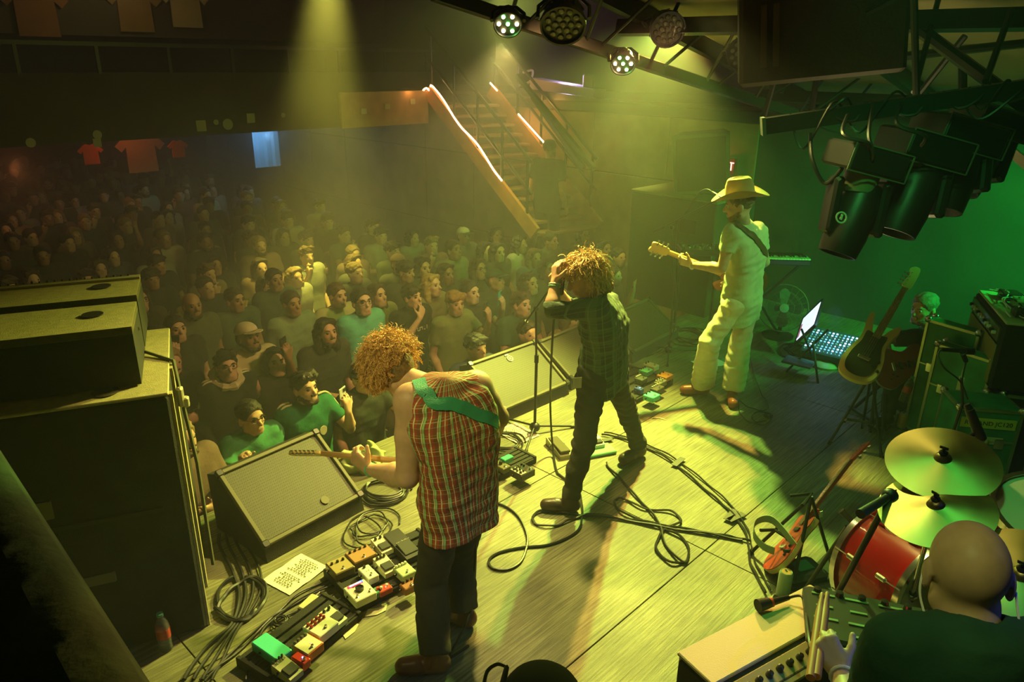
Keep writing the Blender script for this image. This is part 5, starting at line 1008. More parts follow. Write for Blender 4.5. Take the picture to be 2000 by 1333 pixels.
for px, py, w_, l_, cc, lab, kn in ((1272, 712, .085, .12, (.60, .55, .36), 'cream pedal at the far end of the middle pedalboard', 2), (1262, 722, .10, .09, (.12, .50, .28), 'bright green pedal below the cream one', 3), (1299, 732, .12, .10, (.62, .26, .05), 'orange pedal at the right of the middle pedalboard', 2), (1273, 771, .11, .10, (.08, .62, .42), 'turquoise pedal at the near end of the middle pedalboard', 2),
        (1252, 738, .09, .08, (.10, .12, .09), 'dark pedal with silver knobs left of the orange one', 5), (1290, 745, .12, .06, (.20, .19, .12), 'grey pedal with rows of silver knobs under the orange one', 6), (1248, 758, .05, .07, (.04, .08, .35), 'small dark blue lit pedal', 1), (1284, 757, .12, .07, (.08, .07, .05), 'dark pedal with pale square marks above the turquoise one', 4)):
    pedal(px, py, TE, w_, l_, .045, cc, lab, kn, kc=(.5, .5, .4) if kn > 3 else (.02, .02, .02), led='blue' if 'blue' in lab else None)
# small things on the floor
def bottle(p, label, ax=Z, h=.21, r=.032, cap=(.1, .35, .22), lab=(.45, .06, .04)):
    t = thing('water_bottle', label, 'bottle', p); T = Matrix.Translation(p) @ Vector(ax).to_track_quat('Z', 'Y').to_matrix().to_4x4()
    m = MB(T); m.lathe([(0, 0), (r*.9, .0), (r, .01), (r*.95, h*.25), (r, h*.3), (r, h*.65), (r*.8, h*.78), (r*.4, h*.9), (r*.4, h*.95)], n=20); m.build('bottle_body', GLASS, t, smooth=True)
    m = MB(T); m.lathe([(r*1.02, h*.36), (r*1.02, h*.6)], n=20); m.build('label_band', PAINT, t, lab, smooth=True); m = MB(T); m.lathe([(r*.48, h*.93), (r*.48, h), (0, h)], n=14); m.build('cap', PAINT, t, cap)
bottle(G(325, 1268, .0), 'water bottle standing in the dark corner by the left speaker stack'); bottle(G(1762, 785, .25), 'water bottle leaning against the green road case', ax=(.25, .1, 1))
def cup(p, label, h=.11, r=.045, ax=Z):
    t = thing('plastic_cup', label, 'cup', p); T = Matrix.Translation(p) @ Vector(ax).to_track_quat('Z', 'Y').to_matrix().to_4x4(); m = MB(T)
    m.lathe([(0, 0.002), (r*.72, .002), (r, h), (r*1.06, h), (r*1.06, h-.004), (r*.96, h-.004), (r*.68, .006), (0, .006)], n=20); m.build('cup_body', mat('cup_plastic', (.55, .62, .45), .3, alpha=.75), t, smooth=True); m = MB(T); m.lathe([(r*1.0, h-.004), (r*1.08, h-.002), (r*1.08, h+.002), (r*1.0, h+.003)], n=20); m.build('rim', mat('cup_rim', (.65, .7, .5), .3), t, smooth=True)
cup(G(1738, 828), 'clear plastic cup on the floor left of the yellow can'); cup(G(443, 1025, 0), 'clear plastic cup at the left wedge monitor', ax=(-.15, .1, 1))
def can(p, label, cc, h=.122, r=.033, topc=(.5, .5, .45)):
    t = thing('drink_can', label, 'can', p); m = MB(Matrix.Translation(p)); m.lathe([(r*.8, 0), (r, .008), (r, h-.014), (r*.82, h), (r*.78, h), (r*.78, h-.004), (0, h-.004)], n=20); m.build('can_body', PAINT, t, cc, smooth=True); m = MB(Matrix.Translation(p)); m.lathe([(0, h-.002), (r*.7, h-.002), (r*.7, h-.001), (0, h-.001)], n=16); m.build('lid', PAINT, t, topc); m = MB(Matrix.Translation(p)); m.box((0, .006, h), (.012, .02, .002), .0005); m.build('pull_tab', CHROME, t)
can(G(1760, 835), 'yellow can beside the plastic cup', (.62, .34, .04)); can(G(1528, 1165), 'pale tall can with orange top behind the cream topped amplifier', (.40, .48, .32), .16, .036, (.55, .25, .08))
for px, py, a_, lab in ((1325, 902, .9, 'olive tape square over the cable pair near the singer'), (1438, 1010, .6, 'black tape strip over the cables at the seam'), (1428, 1006, .9, 'black tape square left of the black tape strip'), (1180, 860, .4, 'small tape piece holding cables beside the singer rear foot')):
    m = MB(Matrix.Translation(G(px, py, .018)) @ Matrix.Rotation(a_, 4, 'Z')); m.box((0, 0, 0), (.14, .045, .003), .001); m.build('tape', mat('gaffer_tape', (.04, .045, .025), .5), label=lab, cat='tape')
for px, py, a_, lab in ((733, 1195, .5, 'torn pale tape scrap below the large pedalboard'), (683, 1232, 1.2, 'torn pale tape scrap right of the smaller pedalboard'), (1285, 818, .1, 'tiny cream paper strip on the open floor'), (1100, 1000, .3, 'tiny scrap')):
    if lab == 'tiny scrap': continue
    m = MB(Matrix.Translation(G(px, py, .002)) @ Matrix.Rotation(a_, 4, 'Z')); m.prism(outl([(-.06, -.015), (0, -.03), (.05, -.02), (.07, .02), (.02, .015), (-.03, .03)], 1) if 'cream' not in lab else [(-.05, 0), (0, .008), (.05, -.03), (.055, -.02), (.0, .018), (-.05, .01)], 0, .003); m.build('paper_scrap', mat('scrap', (.55, .52, .32), .6), label=lab, cat='scrap')
t = thing('folded_cloth', 'crumpled pale green cloth on the stage edge behind the guitar neck', 'cloth', G(712, 905)); link('cloth_body', sdf_mesh('cloth_body', [('e', G(700, 903, .05), (.15, .10, .07), None), ('e', G(728, 893, .08), (.08, .07, .09), None)], .009, disp=noise(.022, .09, 5)), CLOTH, t, (.40, .46, .22))
# ---------------------------------------------------------------- instruments
def guitar(label, o, neck, face, out, colr, nl=.58, parts_='', hs='six', th=.042, gcol=None, rim=None, nk=(.55, .30, .12), hc=None, sc=1.0, fb=(.08, .04, .02), gname='electric_guitar', pg=None):
    T = frame(o, neck, Vector(face).cross(Vector(neck))) @ Matrix.Scale(sc, 4)   # x along the neck, z out of the face; o is where neck meets body
    t = thing(gname, label, 'guitar', T.translation); m = MB(T); m.prism(outl(out, 5), -th, 0); bd = m.build('body', PAINT, t, colr)
    if rim: m = MB(T); ol = outl(out, 5); m.prism([(-.16+(x+.16)*1.015, y*1.02) for x, y in ol], -th+.006, -.006); m.build('binding', PAINT, t, rim)
    if pg: m = MB(T); m.prism(outl(pg, 5), .0005, .0035); m.build('pickguard', PAINT, t, (.02, .02, .02))
    m = MB(T); m.add([(x, y, z) for x, w_ in ((-.04, .028), (nl, .021)) for y, z in ((-w_, .006), (w_, .006), (w_*.8, -.010), (0, -.018), (-w_*.8, -.010))], [(0, 1, 2, 3, 4), (9, 8, 7, 6, 5)]+[(i, 5+i, 5+(i+1) % 5, (i+1) % 5) for i in range(5)]); m.build('neck', PAINT, t, nk, smooth=True)
    m = MB(T); m.add([(x, y, z) for x, w_ in ((-.06, .0275), (nl, .0208)) for y, z in ((-w_, .006), (w_, .006), (w_, .010), (-w_, .010))], [(0, 1, 2, 3), (7, 6, 5, 4)]+[(i, 4+i, 4+(i+1) % 4, (i+1) % 4) for i in range(4)]); m.build('fretboard', PAINT, t, fb)
    m = MB(T)
    for i in range(18): x = nl-(nl+.05)*(1-.5**(i/12))*1.35; m.box((x, 0, .0105), (.002, .044, .0015)) if x > -.05 else None
    m.build('fret', CHROME, t, kind='stuff')
    if hs == 'six': ho = [(0, -.022), (.04, -.026), (.16, -.022), (.19, -.012), (.20, .010), (.185, .034), (.15, .036), (.04, .034), (0, .022)]
    elif hs == 'four': ho = [(0, -.021), (.03, -.034), (.07, -.036), (.20, -.030), (.225, -.0), (.21, .03), (.18, .040), (.14, .022), (.05, .034), (.02, .030)]
    else: ho = [(0, -.022), (.03, -.036), (.16, -.046), (.175, -.02), (.168, 0), (.175, .02), (.16, .046), (.03, .036), (0, .022)]
    HT = T @ Matrix.Translation((nl, 0, .002)) @ Matrix.Rotation(.10, 4, 'Y'); m = MB(HT); m.prism(outl(ho, 3), -.012, .004); hd = m.build('headstock', PAINT, t, hc or nk)
    n_ = {'six': 6, 'four': 4}.get(hs, 6)
    for i in range(n_):
        if hs == 'three': x, y = .045+.045*(i % 3), (.030 if i < 3 else -.030); sg = 1 if i < 3 else -1
        else: x, y, sg = .035+.155*i/n_, .020, 1
        m = MB(HT); m.cyl((x, y*.6, -.002), (x, y*.6, .014), .004, n=8); m.box((x, y+sg*.010, -.016), (.013, .022, .010)); m.build('tuner', CHROME, hd); m = MB(HT); m.cyl((x, y+sg*.018, -.008), (x, y+sg*.032, -.008), .003, n=6); m.box((x, y+sg*.038, -.008), (.016, .014, .006), .001); m.build('tuner_button', WHITE if 'red' in label else CHROME, hd)
    for x in (-.10, -.18): m = MB(T); m.box((x, 0, .006), (.030, .075, .012), .003); m.build('pickup', BLACK, t)
    m = MB(T); m.box((-.25, 0, .008), (.028, .085, .014), .003); m.build('bridge', CHROME, t)
    m = MB(T)
    for i in range(n_ if hs == 'four' else 6): y = (i-2.5)*.0068 if hs != 'four' else (i-1.5)*.011; m.tube([(-.25, y*1.4, .017), (nl, y, .013)], .0007 if hs != 'four' else .0014, 3)
    m.build('string', CHROME, t, kind='stuff')
    for x, y in ((-.24, -.10), (-.28, -.075), (-.31, -.12)): m = MB(T); m.lathe([(.011, 0), (.009, .012), (0, .013)], (x, y, .002), 12); m.build('knob', BLACK, t)
    return t, T
ST = [(0, .03), (.02, .09), (.07, .15), (.03, .19), (-.05, .165), (-.13, .125), (-.20, .14), (-.31, .18), (-.40, .14), (-.43, .02), (-.42, -.10), (-.36, -.17), (-.26, -.165), (-.16, -.12), (-.08, -.14), (.0, -.16), (.02, -.13), (-.03, -.07), (-.02, -.03)]
SGO = [(-.03, .028), (.0, .05), (.08, .075), (.13, .09), (.12, .118), (.05, .115), (-.04, .098), (-.12, .10), (-.22, .125), (-.32, .135), (-.41, .10), (-.44, 0), (-.41, -.10), (-.32, -.135), (-.22, -.125), (-.12, -.095), (-.04, -.095), (.03, -.115), (.085, -.115), (.09, -.09), (.02, -.05), (-.03, -.028)]
LP = [(0, .028), (.03, .10), (.005, .14), (-.06, .13), (-.12, .115), (-.20, .14), (-.30, .17), (-.40, .12), (-.43, 0), (-.40, -.12), (-.30, -.17), (-.20, -.14), (-.12, -.115), (-.05, -.135), (.0, -.12), (.0, -.09), (-.04, -.05), (-.01, -.028)]
ES = [(.02, .028), (.05, .09), (.06, .16), (.0, .19), (-.08, .15), (-.14, .135), (-.22, .17), (-.32, .21), (-.42, .14), (-.45, 0), (-.42, -.14), (-.32, -.21), (-.22, -.17), (-.14, -.135), (-.08, -.15), (.0, -.19), (.06, -.16), (.05, -.09), (.02, -.028)]
# bent guitarist
a, b = D(628, 886, 3.33), D(770, 900, 3.28); d = (a-b).normalized(); o = a-d*.58*.84
guitar('maple necked electric guitar held by the bent guitarist, headstock pointing left', o, d, (-.05, .75, .65), ST, (.45, .30, .14), hs='six', nk=(.62, .34, .12), hc=(.62, .42, .18), fb=(.62, .36, .14), sc=.84)
# hat wearer
a, b = D(1305, 493, 5.95), D(1385, 525, 6.02); d = (a-b).normalized(); o = a-d*.52
guitar('electric guitar held by the hat wearer with six silver tuners on its headstock', o, d, (-.35, .85, .35), LP, (.30, .08, .03), nl=.52, hs='three', nk=(.50, .27, .10), hc=(.55, .33, .13))
# seated player
b, a = D(1740, 718, 5.32), D(1810, 706, 5.34); d = (a-b).normalized()
guitar('dark red semi hollow guitar with pale edging on the lap of the seated man', b+d*.22, d, (-.65, -.70, .35), ES, (.28, .035, .02), nl=.5, hs='three', rim=(.45, .40, .28), nk=(.10, .05, .03), sc=.80)
# cream bass on its stand
a, b = D(1728, 628, 4.97), D(1686, 742, 4.75); d = (a-b).normalized(); hd = D(1753, 592, 5.1); d = (hd-b).normalized(); o = lerp(b, hd, .58)
bass_o = b
guitar('cream electric bass with black pickguard standing on a floor stand', D(1718, 648, 4.93), (D(1752, 590, 5.08)-D(1718, 648, 4.93)).normalized()*1+Vector((0, 0, 0)), (-.55, -.80, .30), SGO, (.72, .60, .26), nl=.42, hs='four', nk=(.30, .22, .09), hc=(.68, .58, .28), fb=(.35, .26, .12), gname='electric_bass', pg=[(-.03, .035), (-.03, .075), (-.12, .075), (-.22, .098), (-.32, .10), (-.38, .07), (-.40, 0), (-.38, -.07), (-.32, -.10), (-.22, -.098), (-.12, -.07), (-.03, -.07), (-.03, -.035)], sc=.98)
def gstand(p, fwd, label, h=.62):
    t = thing('guitar_stand', label, 'stand', p); X = Vector(fwd).normalized(); Y = Z.cross(X); c = p+Z*h
    for q in (-1, 1): m = MB(); m.cyl(c, p+X*.20+Y*q*.18, .010); l = m.build('leg', BLACK, t, smooth=True); m = MB(); m.cyl(p+X*.19+Y*q*.17+Z*.03, p+X*.20+Y*q*.18, .014); m.build('rubber_foot', BLACK, l)
    m = MB(); m.cyl(c, p-X*.22, .010); m.build('leg', BLACK, t, smooth=True); m = MB(); m.tube([p+X*.22+Y*.10+Z*.22, p+X*.12+Y*.10+Z*.20, p+X*.10+Z*.20, p+X*.12-Y*.10+Z*.20, p+X*.22-Y*.10+Z*.22], .010, 6); m.build('cradle', mat('foam_black', (.02, .02, .018), .9), t, smooth=True)
    m = MB(); m.tube([c+X*.10+Y*.05, c+Z*.02, c+X*.10-Y*.05], .010, 6); m.build('yoke', mat('foam_black', (.02, .02, .018), .9), t, smooth=True)
p = D(1700, 742, 5.0); p.z = 0; gstand(p, (-.5, -.85, 0), 'black tripod stand under the cream bass', .55)
# red guitar seen from its edge, leaning on a stand
a, b = D(1520, 1084, 3.42), D(1655, 908, 3.72); d = (b-a).normalized(); o = lerp(a, b, .40); vw = (o-V(0, 0, CH)).normalized(); fc = vw.cross(d).normalized(); fc = fc if fc.x < 0 else -fc; fc = (fc-vw*.30).normalized()
guitar('glossy red electric guitar leaning on a floor stand with strap hanging', o, d, fc, LP, (.42, .02, .015), sc=.86, nl=.50, hs='three', rim=(.5, .35, .15), nk=(.28, .03, .02), hc=(.25, .02, .015), fb=(.10, .05, .03))
p = G(1560, 1105); gstand(p, (-.8, -.3, 0), 'black folding stand holding the red guitar', .45)
m = MB(); pts = cat([D(1555, 1070, 3.35), D(1510, 1018, 3.5), D(1478, 1020, 3.5), D(1472, 1045, 3.45), D(1490, 1068, 3.4), D(1512, 1078, 3.38)], 5); vs = []; fs = []
for i, q in enumerate(pts): vs += [q+Z*.022, q-Z*.022, q-Z*.022+V(.004, .004), q+Z*.022+V(.004, .004)]
for i in range(len(pts)-1): fs += [(4*i+k, 4*i+(k+1) % 4, 4*i+4+(k+1) % 4, 4*i+4+k) for k in range(4)]
m.add(vs, fs); m.build('guitar_strap', mat('strap_pale', (.30, .42, .28), .7), smooth=True, label='pale green strap looping off the bottom of the red guitar', cat='strap')
t = thing('guitar_rest', 'red padded rest with white tag beside the red guitar', 'rest', D(1590, 1006, 3.6)); m = MB(frame(D(1590, 1006, 3.6), (.9, .4, .1))); m.box((0, 0, 0), (.085, .02, .055), .01); m.build('pad', PAINT, t, (.45, .02, .02)); m = MB(frame(D(1598, 1004, 3.6), (.9, .4, .1))); m.box((.01, -.012, .0), (.02, .004, .04)); m.build('tag', WHITE, t)
# drums
RED = mat('drum_red', (.50, .006, .008), .22, coat=.6); HEADM = mat('drum_head', (.55, .58, .48), .45)
def drum(c, ax, r, h, label, lugs=8, head=True, name='drum'):
    t = thing(name, label, 'drum', c); T = Matrix.Translation(c) @ Vector(ax).to_track_quat('Z', 'Y').to_matrix().to_4x4()
    m = MB(T); m.lathe([(r, -h/2), (r, h/2)], n=40); m.build('shell', RED, t, smooth=True)
    for z_, nm in ((h/2, 'batter_head'), (-h/2, 'front_head')): m = MB(T); m.lathe([(0, z_-.004), (r*.99, z_-.004), (r*.99, z_+.004), (0, z_+.004)], n=40); m.build(nm, HEADM, t)
    for z_ in (-1, 1): m = MB(T); m.lathe([(r+.002, z_*h/2-.015), (r+.014, z_*h/2-.015), (r+.014, z_*h/2+.014), (r-.004, z_*h/2+.014), (r-.004, z_*h/2+.009), (r+.002, z_*h/2-.015)], n=40); m.build('hoop', CHROME, t, smooth=True)
    for i in range(lugs):
        a = 2*math.pi*(i+.5)/lugs; x, y = math.cos(a)*(r+.012), math.sin(a)*(r+.012)
        for z_ in (-1, 1):
            m = MB(T @ Matrix.Translation((x, y, z_*h*.24)) @ Matrix.Rotation(a, 4, 'Z')); m.box((0, 0, 0), (.024, .022, .055), .006); l = m.build('lug', CHROME, t); m = MB(T); m.cyl((x*1.01, y*1.01, z_*h*.24), (x*1.01, y*1.01, z_*(h/2+.01)), .003, n=6); m.build('tension_rod', CHROME, l)
    return t, T
drum(D(1768, 1052, 2.75), (.25, -.50, .80), .165, .22, 'red rack tom with chrome lugs below the cymbals', 6)
drum(D(1778, 1130, 2.62), (.30, -.93, .12), .25, .34, 'large red bass drum lying on its side with chrome hoops', 8, name='bass_drum')
drum(D(2040, 1055, 2.25), (-.1, -.25, .95), .19, .26, 'red floor tom with a white head at the right edge', 8)
def cymbal(c, ax, r, label, st=None, tone=(.42, .34, .15), rough=.42):
    t = thing('cymbal', label, 'cymbal', c); T = Matrix.Translation(c) @ Vector(ax).to_track_quat('Z', 'Y').to_matrix().to_4x4()
    pr = [(0, .030), (r*.06, .029), (r*.13, .018), (r*.16, .008), (r*.5, -.002), (r, -.016), (r, -.0175), (r*.5, -.0035), (r*.16, .006), (0, .026)]
    bm = MT.get('cymbal_%g' % rough) or mat('cymbal_%g' % rough, tone, rough, 1)
    if not bm.get('done'):
        bm['done'] = 1; nt = bm.node_tree; b_ = nt.nodes['Principled BSDF']; b_.inputs['Anisotropic'].default_value = .7; tc = nt.nodes.new('ShaderNodeTexCoord'); wv = nt.nodes.new('ShaderNodeTexNoise'); wv.inputs['Scale'].default_value = 14; wv.inputs['Detail'].default_value = 5; nt.links.new(tc.outputs['Object'], wv.inputs['Vector'])
        mr = nt.nodes.new('ShaderNodeMapRange'); mr.inputs[3].default_value = rough*.7; mr.inputs[4].default_value = rough*1.5; nt.links.new(wv.outputs[0], mr.inputs[0]); nt.links.new(mr.outputs[0], b_.inputs['Roughness'])
        tg = nt.nodes.new('ShaderNodeTangent'); tg.direction_type = 'RADIAL'; tg.axis = 'Z'; nt.links.new(tg.outputs[0], b_.inputs['Tangent'])
    m = MB(); m.lathe(pr, n=64); me_off = OFF.pop('x', None); o = m.build('disc', bm, None, smooth=True); o.matrix_local = Matrix.Identity(4); o.parent = t; o.matrix_local = Matrix.Translation(-c) @ T
    m = MB(T); m.cyl((0, 0, .02), (0, 0, .06), .006); m.lathe([(.014, .028), (.016, .036), (.010, .042), (0, .042)], n=12); m.box((0, 0, .058), (.03, .006, .012), .002); m.build('wing_nut', DARK, t)
    return t, T
c1, c2 = D(1841, 898, 2.40), D(1828, 989, 2.22)
cymbal(c1, (-.22, -.22, .90), .19, 'larger cymbal at the back of the drum kit'); cymbal(c2, (-.30, -.12, .93), .185, 'nearer cymbal tilted in front of the larger one', rough=.36)
cymbal(D(1995, 1125, 1.9), (-.3, -.2, .9), .20, 'cymbal at the right edge behind the bald head', rough=.4)
for c, e, lab in ((c1, D(1840, 1150, 3.0), 'cymbal stand under the larger cymbal'), (c2, D(1745, 1230, 2.55), 'cymbal stand running down past the red bass drum')):
    e = V(e.x, e.y, 0) if 'larger' in lab else V(e.x+.1, e.y+.1, 0); t = thing('cymbal_stand', lab, 'stand', e); m = MB(); m.cyl(c-Z*.01, lerp(c, e, .45), .009); m.build('upper_tube', CHROME, t, smooth=True); m = MB(); m.cyl(lerp(c, e, .42), lerp(c, e, .97), .013); m.build('lower_tube', DARK, t, smooth=True); m = MB(); m.sph(lerp(c, e, .44), .022, 8, 6); m.build('clamp', CHROME, t, smooth=True)
    for i in range(3): a = .4+2.1*i; m = MB(); m.cyl(lerp(c, e, .80), e+V(.24*math.cos(a), .24*math.sin(a), .01), .008); m.build('leg', DARK, t, smooth=True)
# boom arm with microphone over the drums
t = thing('microphone_stand', 'black boom stand with microphone reaching across the cymbals', 'stand', V(2.25, 2.6, 0)); A_, B_ = D(1728, 978, 2.30), D(1905, 845, 2.75)
m = MB(); m.cyl(A_, B_, .009); m.build('boom', DARK, t, smooth=True); m = MB(); m.cyl(D(1680, 1005, 2.22), D(1745, 965, 2.34), .018, .014); m.build('counterweight', BLACK, t, smooth=True); jn = D(1738, 970, 2.33); m = MB(); m.sph(jn, .03); m.build('pivot', BLACK, t, smooth=True)
ft = V(jn.x-.05, jn.y+.35, 0); m = MB(); m.cyl(jn, ft, .012); m.build('pole', DARK, t, smooth=True)
for i in range(3): a = .9+2.1*i; m = MB(); m.cyl(ft+Z*.12, ft+V(.28*math.cos(a), .28*math.sin(a), .01), .009); m.build('leg', DARK, t, smooth=True)
t = thing('microphone', 'long black microphone hanging from the end of the drum boom', 'microphone', D(1905, 830, 2.75)); m = MB(); m.cyl(D(1893, 800, 2.75), D(1916, 858, 2.72), .018, .022); m.build('barrel', BLACK, t, smooth=True); m = MB(); m.cyl(D(1888, 790, 2.76), D(1895, 803, 2.75), .012, .017); m.build('collar', BLACK, t, smooth=True); m = MB(); m.sph(D(1918, 863, 2.72), .024); m.build('grille', mat('foam_tan', (.30, .28, .16), .8), t, smooth=True)
t = thing('microphone', 'short microphone on a low stand left of the red drums', 'microphone', D(1655, 1003, 2.9)); m = MB(); m.cyl(D(1643, 998, 2.9), D(1682, 1038, 2.85), .016, .012); m.build('barrel', BLACK, t, smooth=True)
b = D(1655, 1030, 2.9); f_ = V(b.x-.06, b.y+.25, 0); t = thing('microphone_stand', 'low microphone stand left of the red drums', 'stand', f_); m = MB(); m.cyl(b, f_, .011); m.build('pole', DARK, t, smooth=True); m = MB(); m.lathe([(.11, 0), (.11, .012), (.02, .02), (0, .02)], f_, 20); m.build('round_base', BLACK, t)
# microphone in front of the green case
t = thing('microphone_stand', 'boom stand holding a microphone in front of the guitar amplifier', 'stand', V(3.0, 3.7, 0)); q = D(1886, 705, 4.1); m = MB(); m.tube([q, D(1878, 740, 3.95), D(1880, 790, 3.9), V(D(1880, 790, 3.9).x-.1, 3.85, .05)], .009, 6); m.build('pole', DARK, t, smooth=True); m = MB(); m.tube(cat([D(1838, 683, 4.0), D(1832, 695, 3.95), D(1845, 720, 3.9), D(1875, 745, 3.9), D(1890, 780, 3.9)]), .005, 5); m.build('cable', BLACK, t, smooth=True)
t = thing('microphone', 'black microphone lying level in front of the guitar amplifier', 'microphone', D(1870, 686, 4.0)); m = MB(); m.cyl(D(1838, 683, 4.0), D(1885, 686, 4.0), .012, .014); m.build('handle', BLACK, t, smooth=True); m = MB(); m.cyl(D(1885, 686, 4.0), D(1901, 687, 4.0), .020, .020); m.build('grille', BLACK, t, smooth=True); m = MB(); m.cyl(D(1880, 690, 4.0), q, .014); m.build('clip', BLACK, t)
# green road cases
GRN = mat('case_green', (.015, .26, .13), .5, var=.35, vscale=6); ALU = mat('case_edge', (.42, .48, .30), .35, .7)
def case(T, w_, d_, h_, label, hs=True, body=GRN):
    t = thing('road_case', label, 'case', T.translation); m = MB(T); m.box((0, 0, h_/2), (w_, d_, h_), .01); m.build('panel', body, t)
    m = MB(T); r_ = .013
    for z_ in (0.01, h_-.01):
        for q in (-1, 1): m.tube([(-w_/2, q*d_/2, z_), (w_/2, q*d_/2, z_)], r_, 4); m.tube([(q*w_/2, -d_/2, z_), (q*w_/2, d_/2, z_)], r_, 4)
    for q in (-1, 1):
        for p_ in (-1, 1): m.tube([(q*w_/2, p_*d_/2, 0), (q*w_/2, p_*d_/2, h_)], r_, 4)
    m.build('edging', ALU, t)
    for q in (-1, 1):
        for p_ in (-1, 1):
            for z_ in (0, h_): m = MB(T); m.sph((q*w_/2, p_*d_/2, z_), .028, 8, 6); m.build('ball_corner', CHROME, t, smooth=True)
    for z_ in (.62,): m = MB(T); m.tube([(-w_/2-.004, -d_/2-.004, h_*z_), (w_/2+.004, -d_/2-.004, h_*z_)], .008, 4); m.build('lid_seam', ALU, t)
    for x in (-.25, .25): m = MB(T); m.box((x*w_, -d_/2-.008, h_*.6), (.06, .015, .07), .004); m.build('latch', CHROME, t)
    return t
def between(p, q, z=0): return frame(V((p[0]+q[0])/2, (p[1]+q[1])/2, z), V(q[0]-p[0], q[1]-p[1]), None)
TA_ = between((3.06, 5.20), (3.26, 4.90)) @ Matrix.Translation((0, .08, 0)); tc_ = case(TA_, .36, .10, .90, 'narrow upright green road case panel nearest the seated man')
TB_ = between((3.02, 4.95), (3.22, 4.63)) @ Matrix.Translation((0, .08, 0)); tcase = case(TB_, .38, .10, .80, 'tall upright green road case panel with scuffed face')
m = MB(TB_); m.prism([(.02+x, y) for x, y in ((-.02, -.05), (.0, -.056), (.02, -.05))], .50, .62); m.box((.03, -.053, .52), (.03, .006, .11), .001); m.build('scuff', mat('scrap', (.55, .52, .32), .6), tcase)
for k, (x, z_) in enumerate(((-.06, .70), (-.02, .56), (.03, .45))): m = MB(TA_); m.box((x, -.053, z_), (.035, .006, .12), .001); m.build('tape_strip', mat('tape_tan', (.34, .28, .12), .7), tc_)
TL_ = between((2.90, 4.33), (3.26, 4.27)) @ Matrix.Translation((0, .15, 0)); t = case(TL_, .37, .28, .60, 'green road case with yellow handwritten tape beside the drums')
m = MB(TL_); m.box((.0, -.146, .50), (.33, .005, .070), .001); m.build('yellow_tape', mat('tape_yellow', (.70, .66, .10), .6), t); text('ROLAND JC120', TL_ @ Matrix.Translation((.0, -.151, .50)) @ Matrix.Rotation(math.pi/2, 4, 'X'), .042, LBK, t)
m = MB(TL_); m.box((.06, -.146, .38), (.10, .005, .05), .001); m.build('paper_patch', mat('scrap', (.55, .52, .32), .6), t); m = MB(TL_); m.box((.10, -.146, .22), (.03, .005, .025), .001); m.build('paper_patch', mat('scrap', (.55, .52, .32), .6), t)
T = frame(V(3.34, 4.96, .0), V(-.32, -.95), None); t = case(T @ Matrix.Translation((0, .17, 0)), .80, .34, .60, 'black road case under the right hand guitar amplifier', body=CARP)
T = frame(V(3.34, 4.96, .62), V(-.32, -.95), None); t = thing('guitar_amplifier', 'large guitar amplifier with olive grille cloth at the right edge', 'amplifier', T.translation)
m = MB(T); m.box((0, .16, .23), (.80, .32, .46), .015); m.build('cabinet', CARP, t); m = MB(T); m.box((0, -.006, .17), (.74, .012, .28), .004); m.build('grille_cloth', mat('grille_olive', (.26, .23, .10), .8, bump=.4, bscale=250), t)
m = MB(T); m.box((0, -.008, .38), (.74, .02, .10), .004); m.build('control_panel', mat('panel_grey', (.12, .12, .10), .4, .3), t)
for i in range(11): m = MB(T); m.cyl((-.33+.065*i, -.018, .38), (-.33+.065*i, -.04, .38), .012, n=10); m.build('knob', WHITE if i % 3 else BLACK, t)
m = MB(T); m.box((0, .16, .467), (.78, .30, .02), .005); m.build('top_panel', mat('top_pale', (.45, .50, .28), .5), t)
for x, y, w2, cc, lab in ((-.20, .16, .13, (.03, .03, .03), 'black pedal on top of the right hand guitar amplifier'), (-.02, .20, .16, (.34, .42, .22), 'pale box on top of the right hand guitar amplifier'), (.22, .14, .11, (.05, .05, .04), 'second dark pedal on the right hand guitar amplifier')):
    c_ = T @ Vector((x, y, .48)); t3 = thing('effects_pedal', lab, 'pedal', c_); m = MB(T); m.box((x, y, .507), (w2, .12, .055), .006); m.build('enclosure', PAINT, t3, cc); m = MB(T); m.cyl((x, y-.03, .535), (x, y-.03, .548), .009); m.build('footswitch', CHROME, t3)
for k in range(5):
    m = MB(); rs = random.Random(k+50); P_ = [T @ Vector((-.3+.13*i+rs.uniform(-.04, .04), .15+rs.uniform(-.12, .12), .485+rs.uniform(0, .05))) for i in range(6)]; m.tube(cat(P_, 5), .005, 5); m.build('patch_cable', BLACK if k % 2 else WHITE, smooth=True, label=('black' if k % 2 else 'white')+' patch cable on the right hand amplifier, %s' % ('rearmost', 'next to rearmost', 'central', 'next to front', 'front')[k], cat='cable')
# keyboard and electronics behind the hat wearer
T = frame(D(1500, 512, 7.0), (1, -.05, 0)); t = thing('keyboard', 'keyboard with cream keys behind the hat wearer', 'keyboard', T.translation)
m = MB(T); m.box((0, .14, 0), (.82, .30, .06), .012); m.build('body', BLACK, t)
for i in range(28): m = MB(T); m.box((-.385+.0285*i, .05, .036), (.0265, .13, .014), .002); m.build('white_key', mat('key_cream', (.72, .72, .38), .4), t)
for i in range(28):
    if i % 7 in (2, 6): continue
    m = MB(T); m.box((-.371+.0285*i, .085, .047), (.013, .075, .014), .002); m.build('black_key', KNB, t)
for q in (-1, 1): m = MB(T); m.tube([(q*.3, .0, -.03), (-q*.3, .28, -.85)], .014, 6); m.build('stand_leg', DARK, t)
T = frame(D(1372, 494, 7.1), (1, -.02, 0)); t = thing('mixer', 'small mixer with silver knobs behind the guitar neck', 'mixer', T.translation); m = MB(T); m.box((0, .12, 0), (.42, .28, .06), .01); m.build('body', BLACK, t)
